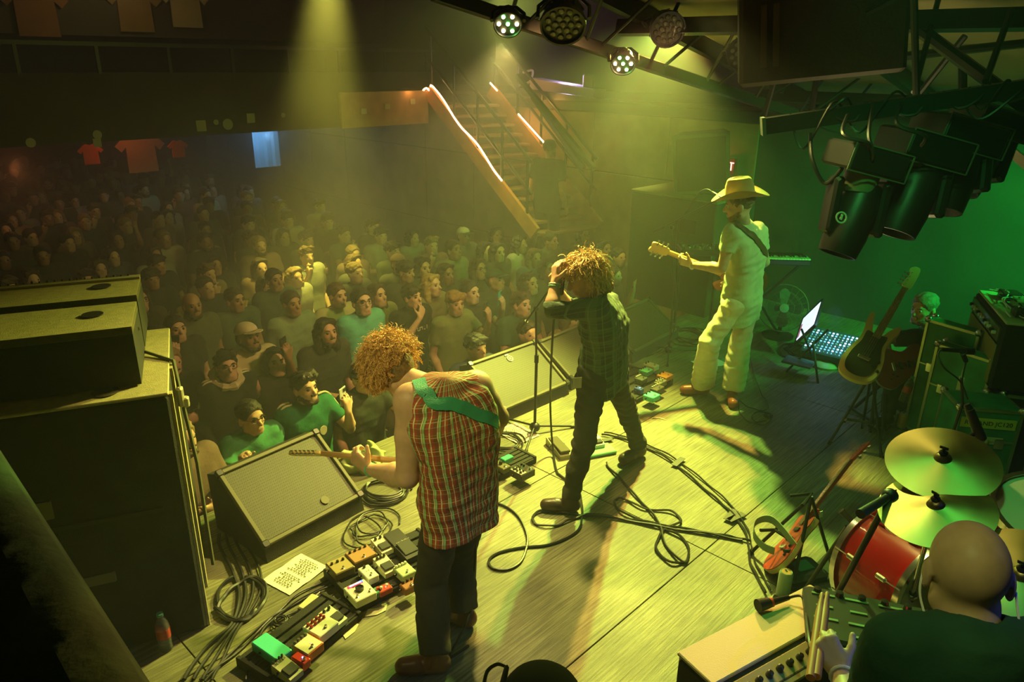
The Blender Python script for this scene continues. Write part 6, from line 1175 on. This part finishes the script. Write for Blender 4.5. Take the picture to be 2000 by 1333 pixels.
for i in range(8):
    for j in range(3): m = MB(T); m.cyl((-.17+.05*i, .04+.07*j, .03), (-.17+.05*i, .04+.07*j, .05), .009, n=8); m.build('knob', CHROME if (i+j) % 2 else BLACK, t)
for q in (-1, 1): m = MB(T); m.tube([(q*.18, .12, -.03), (q*.18, .12, -.95)], .014, 6); m.build('stand_leg', DARK, t)
# fan
c_ = D(1530, 602, 7.2); t = thing('fan', 'round floor fan in the shadow behind the hat wearer', 'fan', V(c_.x, c_.y, 0)); F_ = (V(-.2, -1, .3)).normalized(); T = Matrix.Translation(c_) @ F_.to_track_quat('Z', 'Y').to_matrix().to_4x4()
fm = mat('fan_metal', (.10, .10, .06), .4, .4)
for z_ in (-.05, .05):
    for R_ in (.24, .17, .10): m = MB(T); m.tube([(R_*math.cos(a), R_*math.sin(a), z_*(1 if R_ < .2 else .3)) for a in (2*math.pi*i/28 for i in range(28))], .003 if R_ < .2 else .006, 5, closed=True); m.build('guard_ring', fm, t)
for i in range(20): a = 2*math.pi*i/20; m = MB(T); m.tube([(.03*math.cos(a), .03*math.sin(a), .055), (.17*math.cos(a), .17*math.sin(a), .05), (.24*math.cos(a), .24*math.sin(a), .015)], .0016, 4); m.build('guard_wire', fm, t)
for i in range(4): a = math.pi/2*i; m = MB(T @ Matrix.Rotation(a, 4, 'Z') @ Matrix.Rotation(.4, 4, 'X')); m.prism(outl([(.02, -.02), (.15, -.06), (.2, 0), (.15, .06), (.02, .02)], 3), -.002, .002); m.build('blade', mat('fan_blade', (.05, .05, .03), .5), t)
m = MB(T); m.lathe([(.045, .04), (.045, .062), (0, .068)], n=16); m.build('hub', mat('hub_grey', (.2, .2, .14), .5), t); m = MB(); m.cyl(c_-Z*.2, V(c_.x, c_.y+.05, .02), .02); m.lathe([(.16, 0), (.16, .02), (0, .03)], V(c_.x, c_.y+.05, 0), 20); m.build('base', BLACK, t)
# lit mixing desk with screen
c_ = D(1642, 672, 6.5); T = frame(V(c_.x, c_.y, c_.z), (.80, -.60, 0)) @ Matrix.Rotation(.35, 4, 'X'); t = thing('mixing_desk', 'mixing desk glowing blue white on the dark right of the stage', 'mixing desk', c_)
m = MB(T); m.box((0, 0, -.05), (.62, .38, .08), .012); m.build('body', mat('desk_blue', (.05, .09, .12), .5), t); eb = mat('desk_led', (.45, .75, 1), emit=2.6); ec = mat('desk_led_dim', (.15, .4, .6), emit=1.6); rs = random.Random(2)
for i in range(17):
    for j in range(9): m = MB(T); m.box((-.28+.035*i, -.16+.037*j, -.006), (.016 if j % 3 else .006, .014, .006)); m.build('button', eb if rs.random() < .3 else ec if rs.random() < .6 else LBL, t)
m = MB(T @ Matrix.Translation((-.31, .05, .14)) @ Matrix.Rotation(-1.0, 4, 'Y') @ Matrix.Rotation(.15, 4, 'X')); m.box((0, 0, 0), (.34, .40, .03), .006); m.build('screen_case', BLACK, t)
T2 = T @ Matrix.Translation((-.31, .05, .14)) @ Matrix.Rotation(-1.0, 4, 'Y') @ Matrix.Rotation(.15, 4, 'X') @ Matrix.Translation((0, 0, .017)); m = MB(T2); m.box((.02, -.02, 0), (.28, .32, .003)); m.build('screen', mat('desk_screen', (.55, .70, 1), emit=1.8), t)
for i in range(9): m = MB(T2); m.box((-.09+.026*i, -.02, .0025), (.003, .28, .001)); m.build('screen_line', mat('screen_line', (.05, .08, .2), .5), t)
m = MB(T2); m.box((-.10, -.06, .0026), (.03, .2, .001)); m.build('screen_bar', mat('screen_bar', (.5, .15, .25), emit=.6), t)
lamp('POINT', c_+V(-.15, -.1, .3), None, (.35, .6, 1), 2.2, .05, name='desk_glow')
t = thing('music_stand', 'black music stand and tray silhouetted against the lit screen', 'stand', V(c_.x-.35, c_.y-.15, 0)); b = V(c_.x-.35, c_.y-.2, 0)
for q, e in ((V(-.2, 0, 0), V(.12, 0, .42)), (V(.12, .1, 0), V(-.12, 0, .42)), (V(0, -.25, 0), V(0, 0, .3))): m = MB(); m.cyl(b+q, b+e, .010); m.build('leg', BLACK, t, smooth=True)
m = MB(frame(b+V(-.12, -.05, .12), (.8, -.6, 0))); m.box((0, 0, 0), (.26, .18, .02), .004); m.build('tray', mat('tray_blue', (.10, .14, .22), .4), t)
# bell shaped lamp with cream box
c_ = G(1612, 716); t = thing('floor_lamp_head', 'round cream floor lamp with small box on the right of the stage', 'lamp', c_); m = MB(frame(c_, (1, 0, 0))); m.lathe([(.11, .0), (.12, .02), (.09, .05), (.05, .055), (.045, .035), (0, .035)], n=24); m.build('bowl', PAINT, t, (.40, .38, .2), smooth=True); m = MB(frame(c_, (1, -.3, 0))); m.box((.08, .08, .06), (.16, .09, .09), .006); m.build('box', PAINT, t, (.48, .42, .22))
# small table or stool frame under the cables by the bass
t = thing('folding_stand', 'black folding keyboard stand legs lying between the bass and the green case', 'stand', G(1700, 830)); m = MB(); 
for x1, y1, z1, x2, y2, z2 in ((1665, 800, .02, 1740, 735, .25), (1700, 845, .02, 1712, 740, .35), (1660, 795, .02, 1730, 840, .03), (1725, 860, .02, 1728, 770, .3)): m = MB(); m.cyl(G(x1, y1, z1), G(x2, y2, z2), .014, n=8); m.build('leg', BLACK, t, smooth=True)
m = MB(); m.box(tuple(G(1708, 806, .02)), (.06, .025, .01), .003); m.build('red_clip', PAINT, t, (.4, .05, .03))
t = thing('stool', 'low black stool under the seated man', 'stool', V(3.38, 5.55, 0)); m = MB(); m.lathe([(0, .14), (.17, .14), (.18, .17), (.16, .19), (0, .19)], V(3.40, 5.6, 0), 20); m.build('seat', BLKM, t)
for i in range(4): a = .7+math.pi/2*i; m = MB(); m.cyl(V(3.40+.12*math.cos(a), 5.6+.12*math.sin(a), .15), V(3.40+.16*math.cos(a), 5.6+.16*math.sin(a), 0), .012, n=8); m.build('leg', DARK, t)
# amplifier in the right foreground with its control panel
zt = .62; TLc, TRc, NRc = G(1322, 1276, zt), G(1582, 1143, zt), G(1440, 1262, zt)
X = (TRc-TLc); W2 = X.length; X.normalize(); T = frame(TLc, X, None); T.translation.z = 0; t = thing('guitar_amplifier', 'cream topped guitar amplifier with a row of knobs in the right foreground', 'amplifier', TLc)
Y0 = -.30; m = MB(T); m.box((W2/2, Y0/2, zt/2), (W2, -Y0, zt-.02), .015); m.build('cabinet', CARP, t); m = MB(T); m.box((W2/2, -.09, zt-.003), (W2, .18, .018), .004); m.build('top_panel', mat('amp_cream', (.78, .70, .38), .55, bump=.2, bscale=200), t)
PT = T @ Matrix.Translation((W2/2, -.255, zt-.012)) @ Matrix.Rotation(.25, 4, 'X'); m = MB(PT); m.box((0, 0, 0), (W2*.97, .10, .016), .003); m.build('control_panel', mat('panel_cream', (.36, .33, .17), .4), t)
for i in range(11): m = MB(PT); m.lathe([(.014, 0), (.011, .020), (.007, .022), (0, .022)], (-.24*W2/.66+.052*i*W2/.72, .01, .008), 14); m.build('knob', KNB, t)
for i in range(2): m = MB(PT); m.lathe([(.010, 0), (.008, .010), (0, .010)], (-W2*.42+.035*i, -.0, .008), 10); m.build('input_jack', CHROME, t)
m = MB(PT); m.sph((-W2*.47, -.01, .012), .008, 10, 6); m.build('pilot_light', mat('led_red', (1, .05, .03), emit=12), t)
m = MB(T); m.tube([(W2*.45, Y0-.012, .50), (W2*.45, Y0-.05, .48), (W2*.45+.22, Y0-.05, .48), (W2*.45+.22, Y0-.012, .50)], .010, 6); m.build('handle', mat('handle_green', (.14, .20, .10), .5), t)
for q in (0, 1): m = MB(T); m.box((q*W2, Y0+.01, zt/2), (.02, .02, zt-.03), .006); m.build('corner', BLACK, t)
c_ = G(1540, 1172, zt+.03); t = thing('microphone', 'black microphone with a red ring lying on the cream topped amplifier', 'microphone', c_); m = MB(); m.cyl(G(1480, 1184, zt+.035), G(1503, 1178, zt+.035), .026, .020); m.build('grille', BLACK, t, smooth=True); m = MB(); m.cyl(G(1503, 1178, zt+.035), G(1508, 1177, zt+.035), .019); m.build('ring', PAINT, t, (.5, .05, .03)); m = MB(); m.cyl(G(1508, 1177, zt+.035), G(1540, 1168, zt+.03), .015, .010); m.build('handle', DARK, t, smooth=True)
m = MB(); m.tube(cat([G(1540, 1168, zt+.03), G(1565, 1165, zt+.05), G(1572, 1190, zt+.06), D(1580, 1250, 2.0), D(1590, 1320, 1.9)]), .006, 6); m.build('cable', BLACK, smooth=True, label='cable from the lying microphone over the amplifier edge', cat='cable')
# sampler between the drummer and the drums
T, L_ = GF(1618, 1195, 1800, 1232, .70); T = T @ Matrix.Rotation(.0, 4, 'X'); t = thing('sampler', 'dark electronic drum pad controller with small red lights before the drummer', 'controller', T.translation); m = MB(T); m.box((0, -.04, 0), (.50, .30, .05), .012); m.build('body', mat('sampler_green', (.018, .035, .022), .45), t)
for i in range(4):
    for j in range(4): m = MB(T); m.box((-.18+.12*i, -.15+.07*j, .028), (.085 if j % 2 else .06, .012, .004), .001); m.build('pad_mark', mat('mark_green', (.14, .34, .16), .5), t)
for i in range(6): m = MB(T); m.lathe([(.016, 0), (.013, .018), (0, .019)], (-.2+.08*i, .075, .025), 14); m.build('knob', KNB, t)
for x, y in ((-.17, -.0), (-.185, -.12), (.10, .03), (.2, -.02)): m = MB(T); m.sph((x, y, .03), .007, 8, 5); m.build('led', mat('led_red', (1, .05, .03), emit=12), t)
for q in (-1, 1): m = MB(T); m.cyl((q*.18, 0, -.03), (q*.18, 0, -.69), .014, n=8); m.build('stand_leg', DARK, t)
# drumsticks
a, b = D(1606, 1160, 1.95), D(1583, 1325, 1.62)
for k, o_ in enumerate((V(0, 0), V(.018, .004, 0))):
    t = thing('drumstick', ('left', 'right')[k]+' one of two wooden drumsticks standing upright beside the fist', 'drumstick', b); m = MB(); m.tube([b+o_, lerp(b, a, .75)+o_, lerp(b, a, .94)+o_, lerp(b, a, .96)+o_, a+o_], [.0135, .013, .007, .0085, .006], 10); m.build('stick', mat('stick_wood', (.50, .20, .07), .5), t, smooth=True)
# mat, pedals and clutter by the kit
m = MB(frame(G(1700, 1120, .012), S, N)); m.box((0, -.1, 0), (1.3, .7, .012), .004); m.build('drum_mat', mat('mat_dark', (.03, .04, .03), .9, bump=.5, bscale=80), label='dark mat under the drum kit', cat='mat')
t = thing('laptop_bag', 'dark bag with a green patch lying below the red guitar', 'bag', G(1555, 1110)); m = MB(frame(G(1562, 1118, .04), (.9, .3, 0))); m.box((0, 0, 0), (.26, .18, .07), .02); m.build('bag_body', mat('bag_dark', (.03, .05, .035), .8, bump=.5, bscale=40), t); m = MB(frame(G(1568, 1105, .08), (.9, .3, 0))); m.box((0, 0, 0), (.10, .08, .008), .003); m.build('patch', mat('patch_green', (.03, .25, .15), .5), t)
for k, (px, py, qx, qy) in enumerate(((1640, 1060, 1610, 1180), (1690, 1100, 1630, 1170), (1700, 1180, 1650, 1120))):
    cable('thin cable among the drum hardware, %s' % ('leftmost', 'middle', 'rightmost')[k], [(px, py), ((px+qx)//2+12, (py+qy)//2-8), ((px+qx)//2-14, (py+qy)//2+10), (qx, qy)], r=.005)
# black domed lamp at the bottom edge
c_ = D(1058, 1372, 1.55); t = thing('domed_lamp', 'black domed lamp housing with a plugged cable at the bottom edge', 'lamp', c_); m = MB(); m.sph(c_, (.115, .115, .10), 32, 16); m.build('housing', mat('dome_black', (.001, .0015, .001), 1.0), t, smooth=True); MT['dome_black'].node_tree.nodes['Principled BSDF'].inputs['Specular IOR Level'].default_value = .05
m = MB(); m.cyl(c_+V(-.11, 0, .045), D(990, 1303, 1.6), .010, .007); m.build('plug', BLACK, t, smooth=True); m = MB(); m.tube(cat([D(990, 1303, 1.6), D(972, 1298, 1.62), D(952, 1312, 1.62), D(944, 1345, 1.6)]), .0055, 6); m.build('cable', BLACK, t, smooth=True)
m = MB(); m.cyl(c_-Z*.05, V(c_.x, c_.y, 0), .02); m.lathe([(.2, 0), (.2, .02), (.03, .04), (0, .04)], V(c_.x, c_.y, 0), 20); m.build('stand', BLACK, t)
# ---------------------------------------------------------------- the people in the hall
SKD = [(.55, .34, .22), (.62, .40, .28), (.42, .24, .14), (.30, .17, .10), (.58, .36, .25)]
def hold_phone(J, q, label, lit=None, group=None, case=(.02, .02, .02)):
    wv, d, n = J['w'+q], J['d'+q].normalized(), J['n'+q]; n = (n-d*n.dot(d)).normalized(); c = wv+d*.12+n*.035
    t = thing('phone', label, 'phone', c, group); m = MB(frame(c, d, n.cross(d))); m.box((0, 0, 0), (.15, .073, .009), .003); m.build('case', PAINT, t, case)
    m = MB(frame(c, d, n.cross(d))); m.box((0, 0, .005), (.138, .064, .001)); m.build('screen', mat('phone_screen', (.25, .35, .55), .2, emit=.8) if lit else mat('phone_glass', (.02, .02, .03), .1), t)
    m = MB(frame(c, d, n.cross(d))); m.box((.05, .018, -.006), (.03, .03, .003), .001); m.build('camera_bump', BLACK, t)
FR = [  # px, py, head height, shirt, hair, hair colour, arms, skin index, label, extras
 (437, 712, .36, (.015, .02, .02), 'quiff', (.012, .01, .01), 'down', 1, 'young man with glasses, cream scarf and black jacket with striped shoulders', dict(glasses=True, sleeve=1.7)),
 (476, 655, .50, (.52, .50, .30), 'cap', (.03, .02, .01), 'phoneL', 3, 'bearded man in a cream cap and pale tee holding up his phone', dict(capc=(.62, .60, .40), beard=(.03, .02, .015))),
 (535, 706, .28, (.02, .02, .02), 'bob', (.015, .012, .01), 'down', 1, 'woman with a dark bob in a black tank top', dict(sleeve=0)),
 (589, 755, .38, (.008, .15, .07), 'quiff', (.03, .02, .012), 'phoneL', 1, 'bearded man in a green football jersey with striped shoulders and sunglasses on his head', dict(beard=(.05, .03, .02))),
 (484, 812, .30, (.05, .26, .13), 'bun', (.02, .014, .01), 'fistR', 0, 'woman with glasses and tied back hair in a green tee at the stage edge', dict(glasses=True)),
 (615, 640, .46, (.05, .06, .045), 'long', (.03, .02, .012), 'edgeR', 0, 'long haired bearded man in a dark grey shirt, behind the jersey man', dict(beard=(.05, .03, .02), sleeve=.9)),
 (700, 588, .50, (.12, .50, .38), 'short', (.03, .02, .015), 'down', 1, 'broad man with glasses in a pale teal tee', dict(glasses=True, s=1.08, belly=.03)),
 (652, 575, .46, (.46, .44, .24), 'short', (.10, .05, .02), 'down', 4, 'man in a pale yellow tee left of the teal tee man', {}),
 (733, 577, .40, (.28, .24, .12), 'long', (.06, .035, .02), 'down', 4, 'smiling long haired woman behind the teal tee man', {}),
 (566, 592, .48, (.20, .28, .18), 'short', (.06, .04, .02), 'down', 2, 'man in a grey tee looking right, in front of the haze', {}),
 (370, 595, .46, (.10, .12, .07), 'bald', (.1, .1, .1), 'down', 2, 'bald man lit faintly beside the speaker stack', dict(beard=(.06, .05, .04))),
 (266, 583, .44, (.05, .04, .03), 'long', (.03, .02, .02), 'cross', 0, 'long haired woman with a red lit face above the speaker stack', dict(glasses=True)),
 (338, 640, .40, (.03, .03, .03), 'short', (.02, .02, .02), 'phoneR', 1, 'person holding a phone up right beside the speaker stack', {}),
 (797, 578, .46, (.015, .015, .015), 'fringe', (.03, .018, .01), 'coverR', 1, 'man in a black printed tee covering his mouth with his hand', dict(neck=1)),
 (836, 556, .42, (.18, .15, .08), 'long', (.42, .27, .10), 'down', 4, 'blond woman looking right behind the olive tee youth', {}),
 (880, 590, .42, (.16, .20, .08), 'fringe', (.30, .17, .06), 'phoneL', 0, 'blond youth in an olive tee with his hand raised', {}),
 (912, 570, .42, (.03, .03, .03), 'short', (.03, .02, .02), 'phoneL', 1, 'man with purple lit face holding a teal phone', {}),
 (992, 588, .42, (.03, .10, .06), 'quiff', (.07, .04, .02), 'edge', 1, 'young man in a dark green tee leaning on the stage edge', {}),
 (962, 546, .44, (.03, .03, .03), 'cap', (.03, .02, .02), 'down', 2, 'person in a dark green beanie behind the dark green tee man', dict(capc=(.02, .06, .04))),
 (1028, 553, .36, (.12, .08, .05), 'longwave', (.05, .03, .02), 'down', 0, 'curly dark haired woman left of the microphone stand', {}),
 (1062, 525, .36, (.10, .09, .05), 'bob', (.05, .03, .02), 'down', 2, 'woman peering out left of the singer hands', {}),
 (1092, 618, .26, (.30, .20, .09), 'long', (.10, .06, .03), 'edge', 0, 'person in a tan tee resting arms behind the middle wedge', {}),
 (1178, 486, .22, (.04, .30, .14), 'bob', (.09, .05, .03), 'down', 0, 'woman in a green tank top behind the singer', dict(sleeve=0)),
 (1132, 458, .30, (.04, .04, .03), 'long', (.06, .04, .03), 'down', 1, 'long haired woman in the crowd just above the singer', {}),
 (1160, 444, .22, (.06, .05, .03), 'fringe', (.08, .05, .03), 'down', 2, 'young person behind the green tank top woman', {}),
 (878, 487, .48, (.22, .22, .13), 'short', (.03, .02, .015), 'down', 3, 'dark haired man in a pale shirt in the middle of the crowd', {}),
 (968, 492, .40, (.05, .05, .04), 'long', (.05, .03, .02), 'down', 0, 'woman in black looking up, mid crowd left of the singer', {}),
 (926, 524, .36, (.05, .05, .04), 'long', (.05, .03, .02), 'down', 2, 'dark haired woman with glasses, mid crowd', dict(glasses=True)),
 (786, 530, .46, (.05, .05, .04), 'fringe', (.05, .03, .02), 'down', 2, 'man in profile above the man covering his mouth', {}),
 (818, 522, .40, (.05, .05, .04), 'bob', (.05, .03, .02), 'down', 0, 'woman in profile right of the man in profile', {}),
 (868, 535, .36, (.05, .05, .04), 'long', (.05, .03, .02), 'down', 3, 'short woman peering between two shoulders', {}),
 (1070, 470, .36, (.06, .07, .05), 'short', (.04, .03, .02), 'down', 2, 'man in the crowd above the microphone boom', {}),
 (455, 585, .40, (.06, .10, .07), 'short', (.04, .03, .02), 'down', 2, 'man fading into haze behind the cream cap man', {}),
 (530, 545, .46, (.05, .09, .06), 'short', (.04, .03, .02), 'down', 2, 'man fading into haze behind the grey tee man', {}),
 (300, 660, .34, (.03, .05, .04), 'long', (.02, .02, .02), 'down', 2, 'dark haired person in black close to the speaker stack', {}),
 (700, 735, .30, (.03, .04, .03), 'fringe', (.05, .03, .02), 'phoneL', 0, 'person holding up a hand behind the curly hair of the guitarist', {}),
]
TAKEN = []
pi_ = ('phone held up by the bearded man in the cream cap', 'phone held up by the bearded man in the football jersey', 'phone held up close beside the speaker stack', 'phone in the raised hand of the olive tee youth', 'teal phone lighting a purple face', 'phone held up behind the curly hair of the guitarist')
ip = 0
for i, (px, py, hz, shc, hs, hc, arm, sk, lab, ex) in enumerate(FR):
    ex = dict(ex); ex.pop('neck', None); h = hz+1.2+.12; rr = random.Random(i)
    J = at_head(px, py, hz, h, arm=arm, look=(rr.uniform(-.25, .25), rr.uniform(.05, .22)), lean=rr.uniform(0, .04)+(.08 if 'edge' in arm else 0))
    if arm[:4] in ('phon', 'fist', 'cove'): J['_q'] = arm[-1]
    sl = ex.pop('sleeve', .62); rt, L = person(lab, J, SKD[sk], shc, (.02, .025, .035), hair=hs, hcol=hc, vox=.0115, hvox=.0105, sleeve=sl, wrinkle=.004, **ex)
    p = J['hd']; TAKEN.append((p.x, p.y, .32))
    if arm.startswith('phone'):
        hold_phone(J, arm[-1], pi_[ip], lit=(ip == 4), case=((.02, .02, .02), (.5, .5, .5), (.02, .02, .02), (.03, .03, .03), (.05, .45, .4), (.02, .02, .02))[ip]); ip += 1
    if i == 0:
        m = MB(); c = lerp(J['sL'], J['sR'], .5); m.tube(cat([c+V(.10*math.cos(t)*1.0, .10*math.sin(t), .07-.05*math.cos(t-2.3+math.pi)) for t in (2*math.pi*k/10 for k in range(10))], 3, True), [.034+.008*math.sin(k*1.7) for k in range(30)], 8, closed=True); m.build('scarf', CLOTH, rt, (.55, .52, .34), smooth=True)
    if i in (0, 3):
        for q in 'LR':
            for o in ((.35, -1), (.35, 1)):
                a, b = J['s'+q], J['e'+q]; sd = (b-a).cross(J['hf']).normalized(); n2 = sd.cross((b-a).normalized()); n2 = sd if sd.z > 0 else -sd
                m = MB(); fw = (b-a).normalized().cross(n2).normalized(); pts = [a+(lerp(J['sL'], J['sR'], .5)-a)*.35+Z*.078+fw*o[1]*.018, a+Z*.062+(a-lerp(J['sL'], J['sR'], .5)).normalized()*.025+fw*o[1]*.018, lerp(a, b, .3)+n2*.0+(lerp(a, b, .3)-lerp(J['sL'], J['sR'], .5)).normalized()*.068+fw*o[1]*.018]
                m.tube(cat(pts, 5), .008, 6); m.build('shoulder_stripe', CLOTH, rt, (.62, .62, .40), smooth=True)
    if i == 3:
        m = MB()
        for g in (-1, 1): m.sph(L(g*.03, .075, .095), (.026, .016, .020))
        m.tube([L(-.07, .02, .09), L(-.05, .085, .10), L(.05, .085, .10), L(.07, .02, .09)], .003, 5); m.build('sunglasses', mat('shiny_black', (.01, .01, .01), .08), rt, smooth=True)
        c = lerp(J['sL'], J['sR'], .5); X = (J['sR']-J['sL']).normalized(); F = Z.cross(X).normalized(); 
        m = MB(frame(c+F*.125+X*-.07-Z*.16, X, Z)); m.prism(outl([(0, .035), (.028, .02), (.024, -.02), (0, -.038), (-.024, -.02), (-.028, .02)], 3), 0, .006); m.build('crest', CLOTH, rt, (.65, .62, .45))
        for k in range(3):
            m = MB(frame(c+F*.128+X*.07-Z*.17, X, Z)); x = -.022+.018*k; m.prism([(x, -.012), (x+.010, -.012), (x+.004-.008*k*0, .006+.008*k), (x-.006, .006+.008*k)], 0, .005); m.build('chest_stripe', CLOTH, rt, (.65, .65, .5))
    if lab.startswith('man in a black printed'):
        c = lerp(J['sL'], J['sR'], .5); X = (J['sR']-J['sL']).normalized(); F = Z.cross(X).normalized(); m = MB(); o = c+F*.128-Z*.14
        for a_, b_ in (((-.10, 0), (-.10, .04)), ((-.075, 0), (-.06, 0)), ((-.04, 0), (-.04, .03)), ((-.04, .03), (-.01, .03)), ((-.01, .03), (-.01, 0)), ((-.01, 0), (.02, 0)), ((.02, 0), (.02, .03)), ((.02, .03), (.05, .03)), ((.05, .03), (.05, 0))): m.tube([o+X*a_[0]+Z*a_[1], o+X*b_[0]+Z*b_[1]], .005, 5)
        m.build('shirt_print', CLOTH, rt, (.6, .6, .5))
# generic people of the hall: a few kinds, copied root and parts
KINDS = []
KS = [('short', 1.76, 'down', {}), ('long', 1.64, 'down', {}), ('fringe', 1.78, 'cross', {}), ('bob', 1.62, 'down', {}), ('short', 1.80, 'cross', dict(beard=(.05, .03, .02))), ('cap', 1.74, 'down', dict(capc=(.2, .18, .12))),
      ('long', 1.68, 'cross', {}), ('bald', 1.77, 'down', {}), ('quiff', 1.74, 'phoneR', {}), ('bun', 1.63, 'down', {}), ('longwave', 1.66, 'highL', {})]
SHC = [(.02, .02, .02), (.03, .035, .03), (.06, .06, .05), (.30, .30, .24), (.10, .13, .10), (.16, .10, .08), (.05, .08, .11), (.40, .38, .28), (.02, .03, .03), (.12, .10, .06), (.04, .05, .03)]
KN = ['short haired', 'long haired', 'arms folded young', 'bobbed', 'bearded', 'cap wearing', 'long haired arms folded', 'bald', 'hand raising', 'bun wearing', 'arm raising']
CN = ['black', 'charcoal', 'dark grey', 'pale', 'grey green', 'brown', 'navy', 'cream', 'near black', 'khaki', 'olive']
HC = [(.02, .015, .01), (.05, .03, .02), (.12, .07, .03), (.03, .02, .015), (.28, .18, .08), (.015, .012, .01)]
for hs, h, arm, ex in KS:
    J = stand(h, arm, look=(0, .10)); r, L = person('x', J, SKD[0], (.1, .1, .1), hair=hs, vox=.021, hvox=.019, wrinkle=0, eyes=False, **ex)
    for q in (-1, 1): m = MB(); m.sph(L(q*.030, .076, .008), (.016, .010, .009), 8, 5); m.build('eye', mat('dark_eye', (.03, .02, .015), .3), r, smooth=True)
    KINDS.append((r, h))
EDGE = V(-1.9, 3.9)
def dup(r, loc, rz, label, group, tint):
    o = r.copy(); COL.objects.link(o); o.location = loc; o.rotation_euler = (0, 0, rz); props(o, label, 'person', group)
    for ch in r.children:
        c = ch.copy(); COL.objects.link(c); c.parent = o
        if ch.name.split('.')[0] in tint: c.color = (*tint[ch.name.split('.')[0]], 1)
    return o
rc = random.Random(11); spots = []
WALLN = V(2.3, 9.4)
for a in range(-40, 60):
    for b in range(0, 36):
        x0 = .30+.64*b; y0 = -2.5+.62*(a*.5+(b % 2)*.25)
        p = V(EDGE.x, EDGE.y)+N*(x0+rc.uniform(-.12, .12))+S*(a*.64+(b % 2)*.32+rc.uniform(-.12, .12))
        if (p-WALLN).dot(S) > (-.5 if (p-EDGE).dot(N) < 4 else -1.7) or p.y > 17.5 or p.y < 3.6 or p.dot(S)-EDGE.dot(S) < -11: continue
        d = RC.transposed() @ (V(p.x, p.y, .4)-V(0, 0, CH)); 
        if d.z > -.5: continue
        sx, sy = 1000+FPX*d.x/-d.z, 666.5-FPX*d.y/-d.z
        if not (-30 < sx < 1240 and 255 < sy < 900): continue
        if any((p.x-t[0])**2+(p.y-t[1])**2 < .46**2 for t in TAKEN): continue
        spots.append((d.length, p, sx, sy)); TAKEN.append((p.x, p.y, .3))
spots.sort(key=lambda t: t[0]); spots = spots[:285]
print('crowd', len(spots), 'far', spots[-1][0] if spots else 0)
usedk = set()
near_ = 0
for k, (dist, p, sx, sy) in enumerate(spots):
    i = rc.choice((0, 0, 0, 1, 1, 2, 2, 3, 3, 4, 5, 6, 7, 8, 8, 9, 10, 1, 0, 2)); r, h = KINDS[i]; rz = math.atan2(-.69, .724)-math.pi/2+rc.uniform(-.3, .3)
    tint = dict(body=rc.choice(SKD), shirt=rc.choice(SHC), trousers=rc.choice(SHC[:3]), hair=rc.choice(HC), cap=rc.choice(SHC), cap_brim=rc.choice(SHC[:2]))
    zone = 'at the hall back' if sy < 380 else ('mid hall' if sy < 500 else 'behind the front row')
    side = 'far left' if sx < 300 else ('left' if sx < 650 else ('near stairs' if sy < 430 and sx > 900 else 'centre'))
    lab = '%s person in %s top, standing %s, %s' % (KN[i], CN[SHC.index(tint['shirt'])], zone, side); gp = 'crowd %s, %s, %s %s' % (zone, side, KN[i], CN[SHC.index(tint['shirt'])])
    loc = V(p.x, p.y, -1.2)
    if i not in usedk:
        usedk.add(i); r.location = loc; r.rotation_euler = (0, 0, rz); props(r, lab, 'person', gp)
        for c in r.children:
            b_ = c.name.split('.')[0]
            if b_ in tint: c.color = (*tint[b_], 1)
        KINDS[i] = (r, h)
    else: dup(r, loc, rz, lab, gp, tint)

for px, py, bk_, h, shc, hs, lab, ya in ((1072, 292, .75, 1.84, (.012, .012, .012), 'short', 'man in black standing at the foot of the staircase, seen as a silhouette', -.6),):
    p = WL(px, py, bk_); J = stand(h, 'down', T=yaw(V(p.x, p.y, p.z-1.60*h/1.72), ya)); rt, L = person(lab, J, SKD[0], shc, (.02, .02, .02), hair=hs, vox=.018, hvox=.016, wrinkle=.002)
# ---------------------------------------------------------------- haze in the air
m = MB(TS); m.box((-1.7, 4.7, 1.6), (17.1, 25.0, 5.75)); hz = m.build('haze', None, kind='stuff', label='thin stage haze filling the hall', cat='haze')
hm_ = bpy.data.materials.new('haze'); hm_.use_nodes = True; nt = hm_.node_tree; nt.nodes.clear(); out = nt.nodes.new('ShaderNodeOutputMaterial'); vsn = nt.nodes.new('ShaderNodeVolumeScatter')
vsn.inputs['Color'].default_value = (1, 1, 1, 1); vsn.inputs['Density'].default_value = .013; vsn.inputs['Anisotropy'].default_value = .25; nt.links.new(vsn.outputs[0], out.inputs['Volume']); hz.data.materials.append(hm_)
hz.display_type = 'WIRE'

m = MB(TS); m.box((-1.6, 8.55, 1.55), (16.8, 16.6, 5.4)); hz = m.build('hall_haze', None, kind='stuff', label='thicker drifting haze above the crowd', cat='haze')
hm2 = bpy.data.materials.new('hall_haze'); hm2.use_nodes = True; nt = hm2.node_tree; nt.nodes.clear(); out = nt.nodes.new('ShaderNodeOutputMaterial'); vs2 = nt.nodes.new('ShaderNodeVolumeScatter')
tc = nt.nodes.new('ShaderNodeTexCoord'); n = nt.nodes.new('ShaderNodeTexNoise'); n.inputs['Scale'].default_value = .42; n.inputs['Detail'].default_value = 2.5; nt.links.new(tc.outputs['Object'], n.inputs['Vector'])
mr = nt.nodes.new('ShaderNodeMapRange'); mr.inputs[1].default_value = .42; mr.inputs[2].default_value = .68; mr.inputs[3].default_value = .006; mr.inputs[4].default_value = .13; nt.links.new(n.outputs[0], mr.inputs[0]); nt.links.new(mr.outputs[0], vs2.inputs['Density'])
vs2.inputs['Anisotropy'].default_value = .2; nt.links.new(vs2.outputs[0], out.inputs['Volume']); hz.data.materials.append(hm2); hz.display_type = 'WIRE'
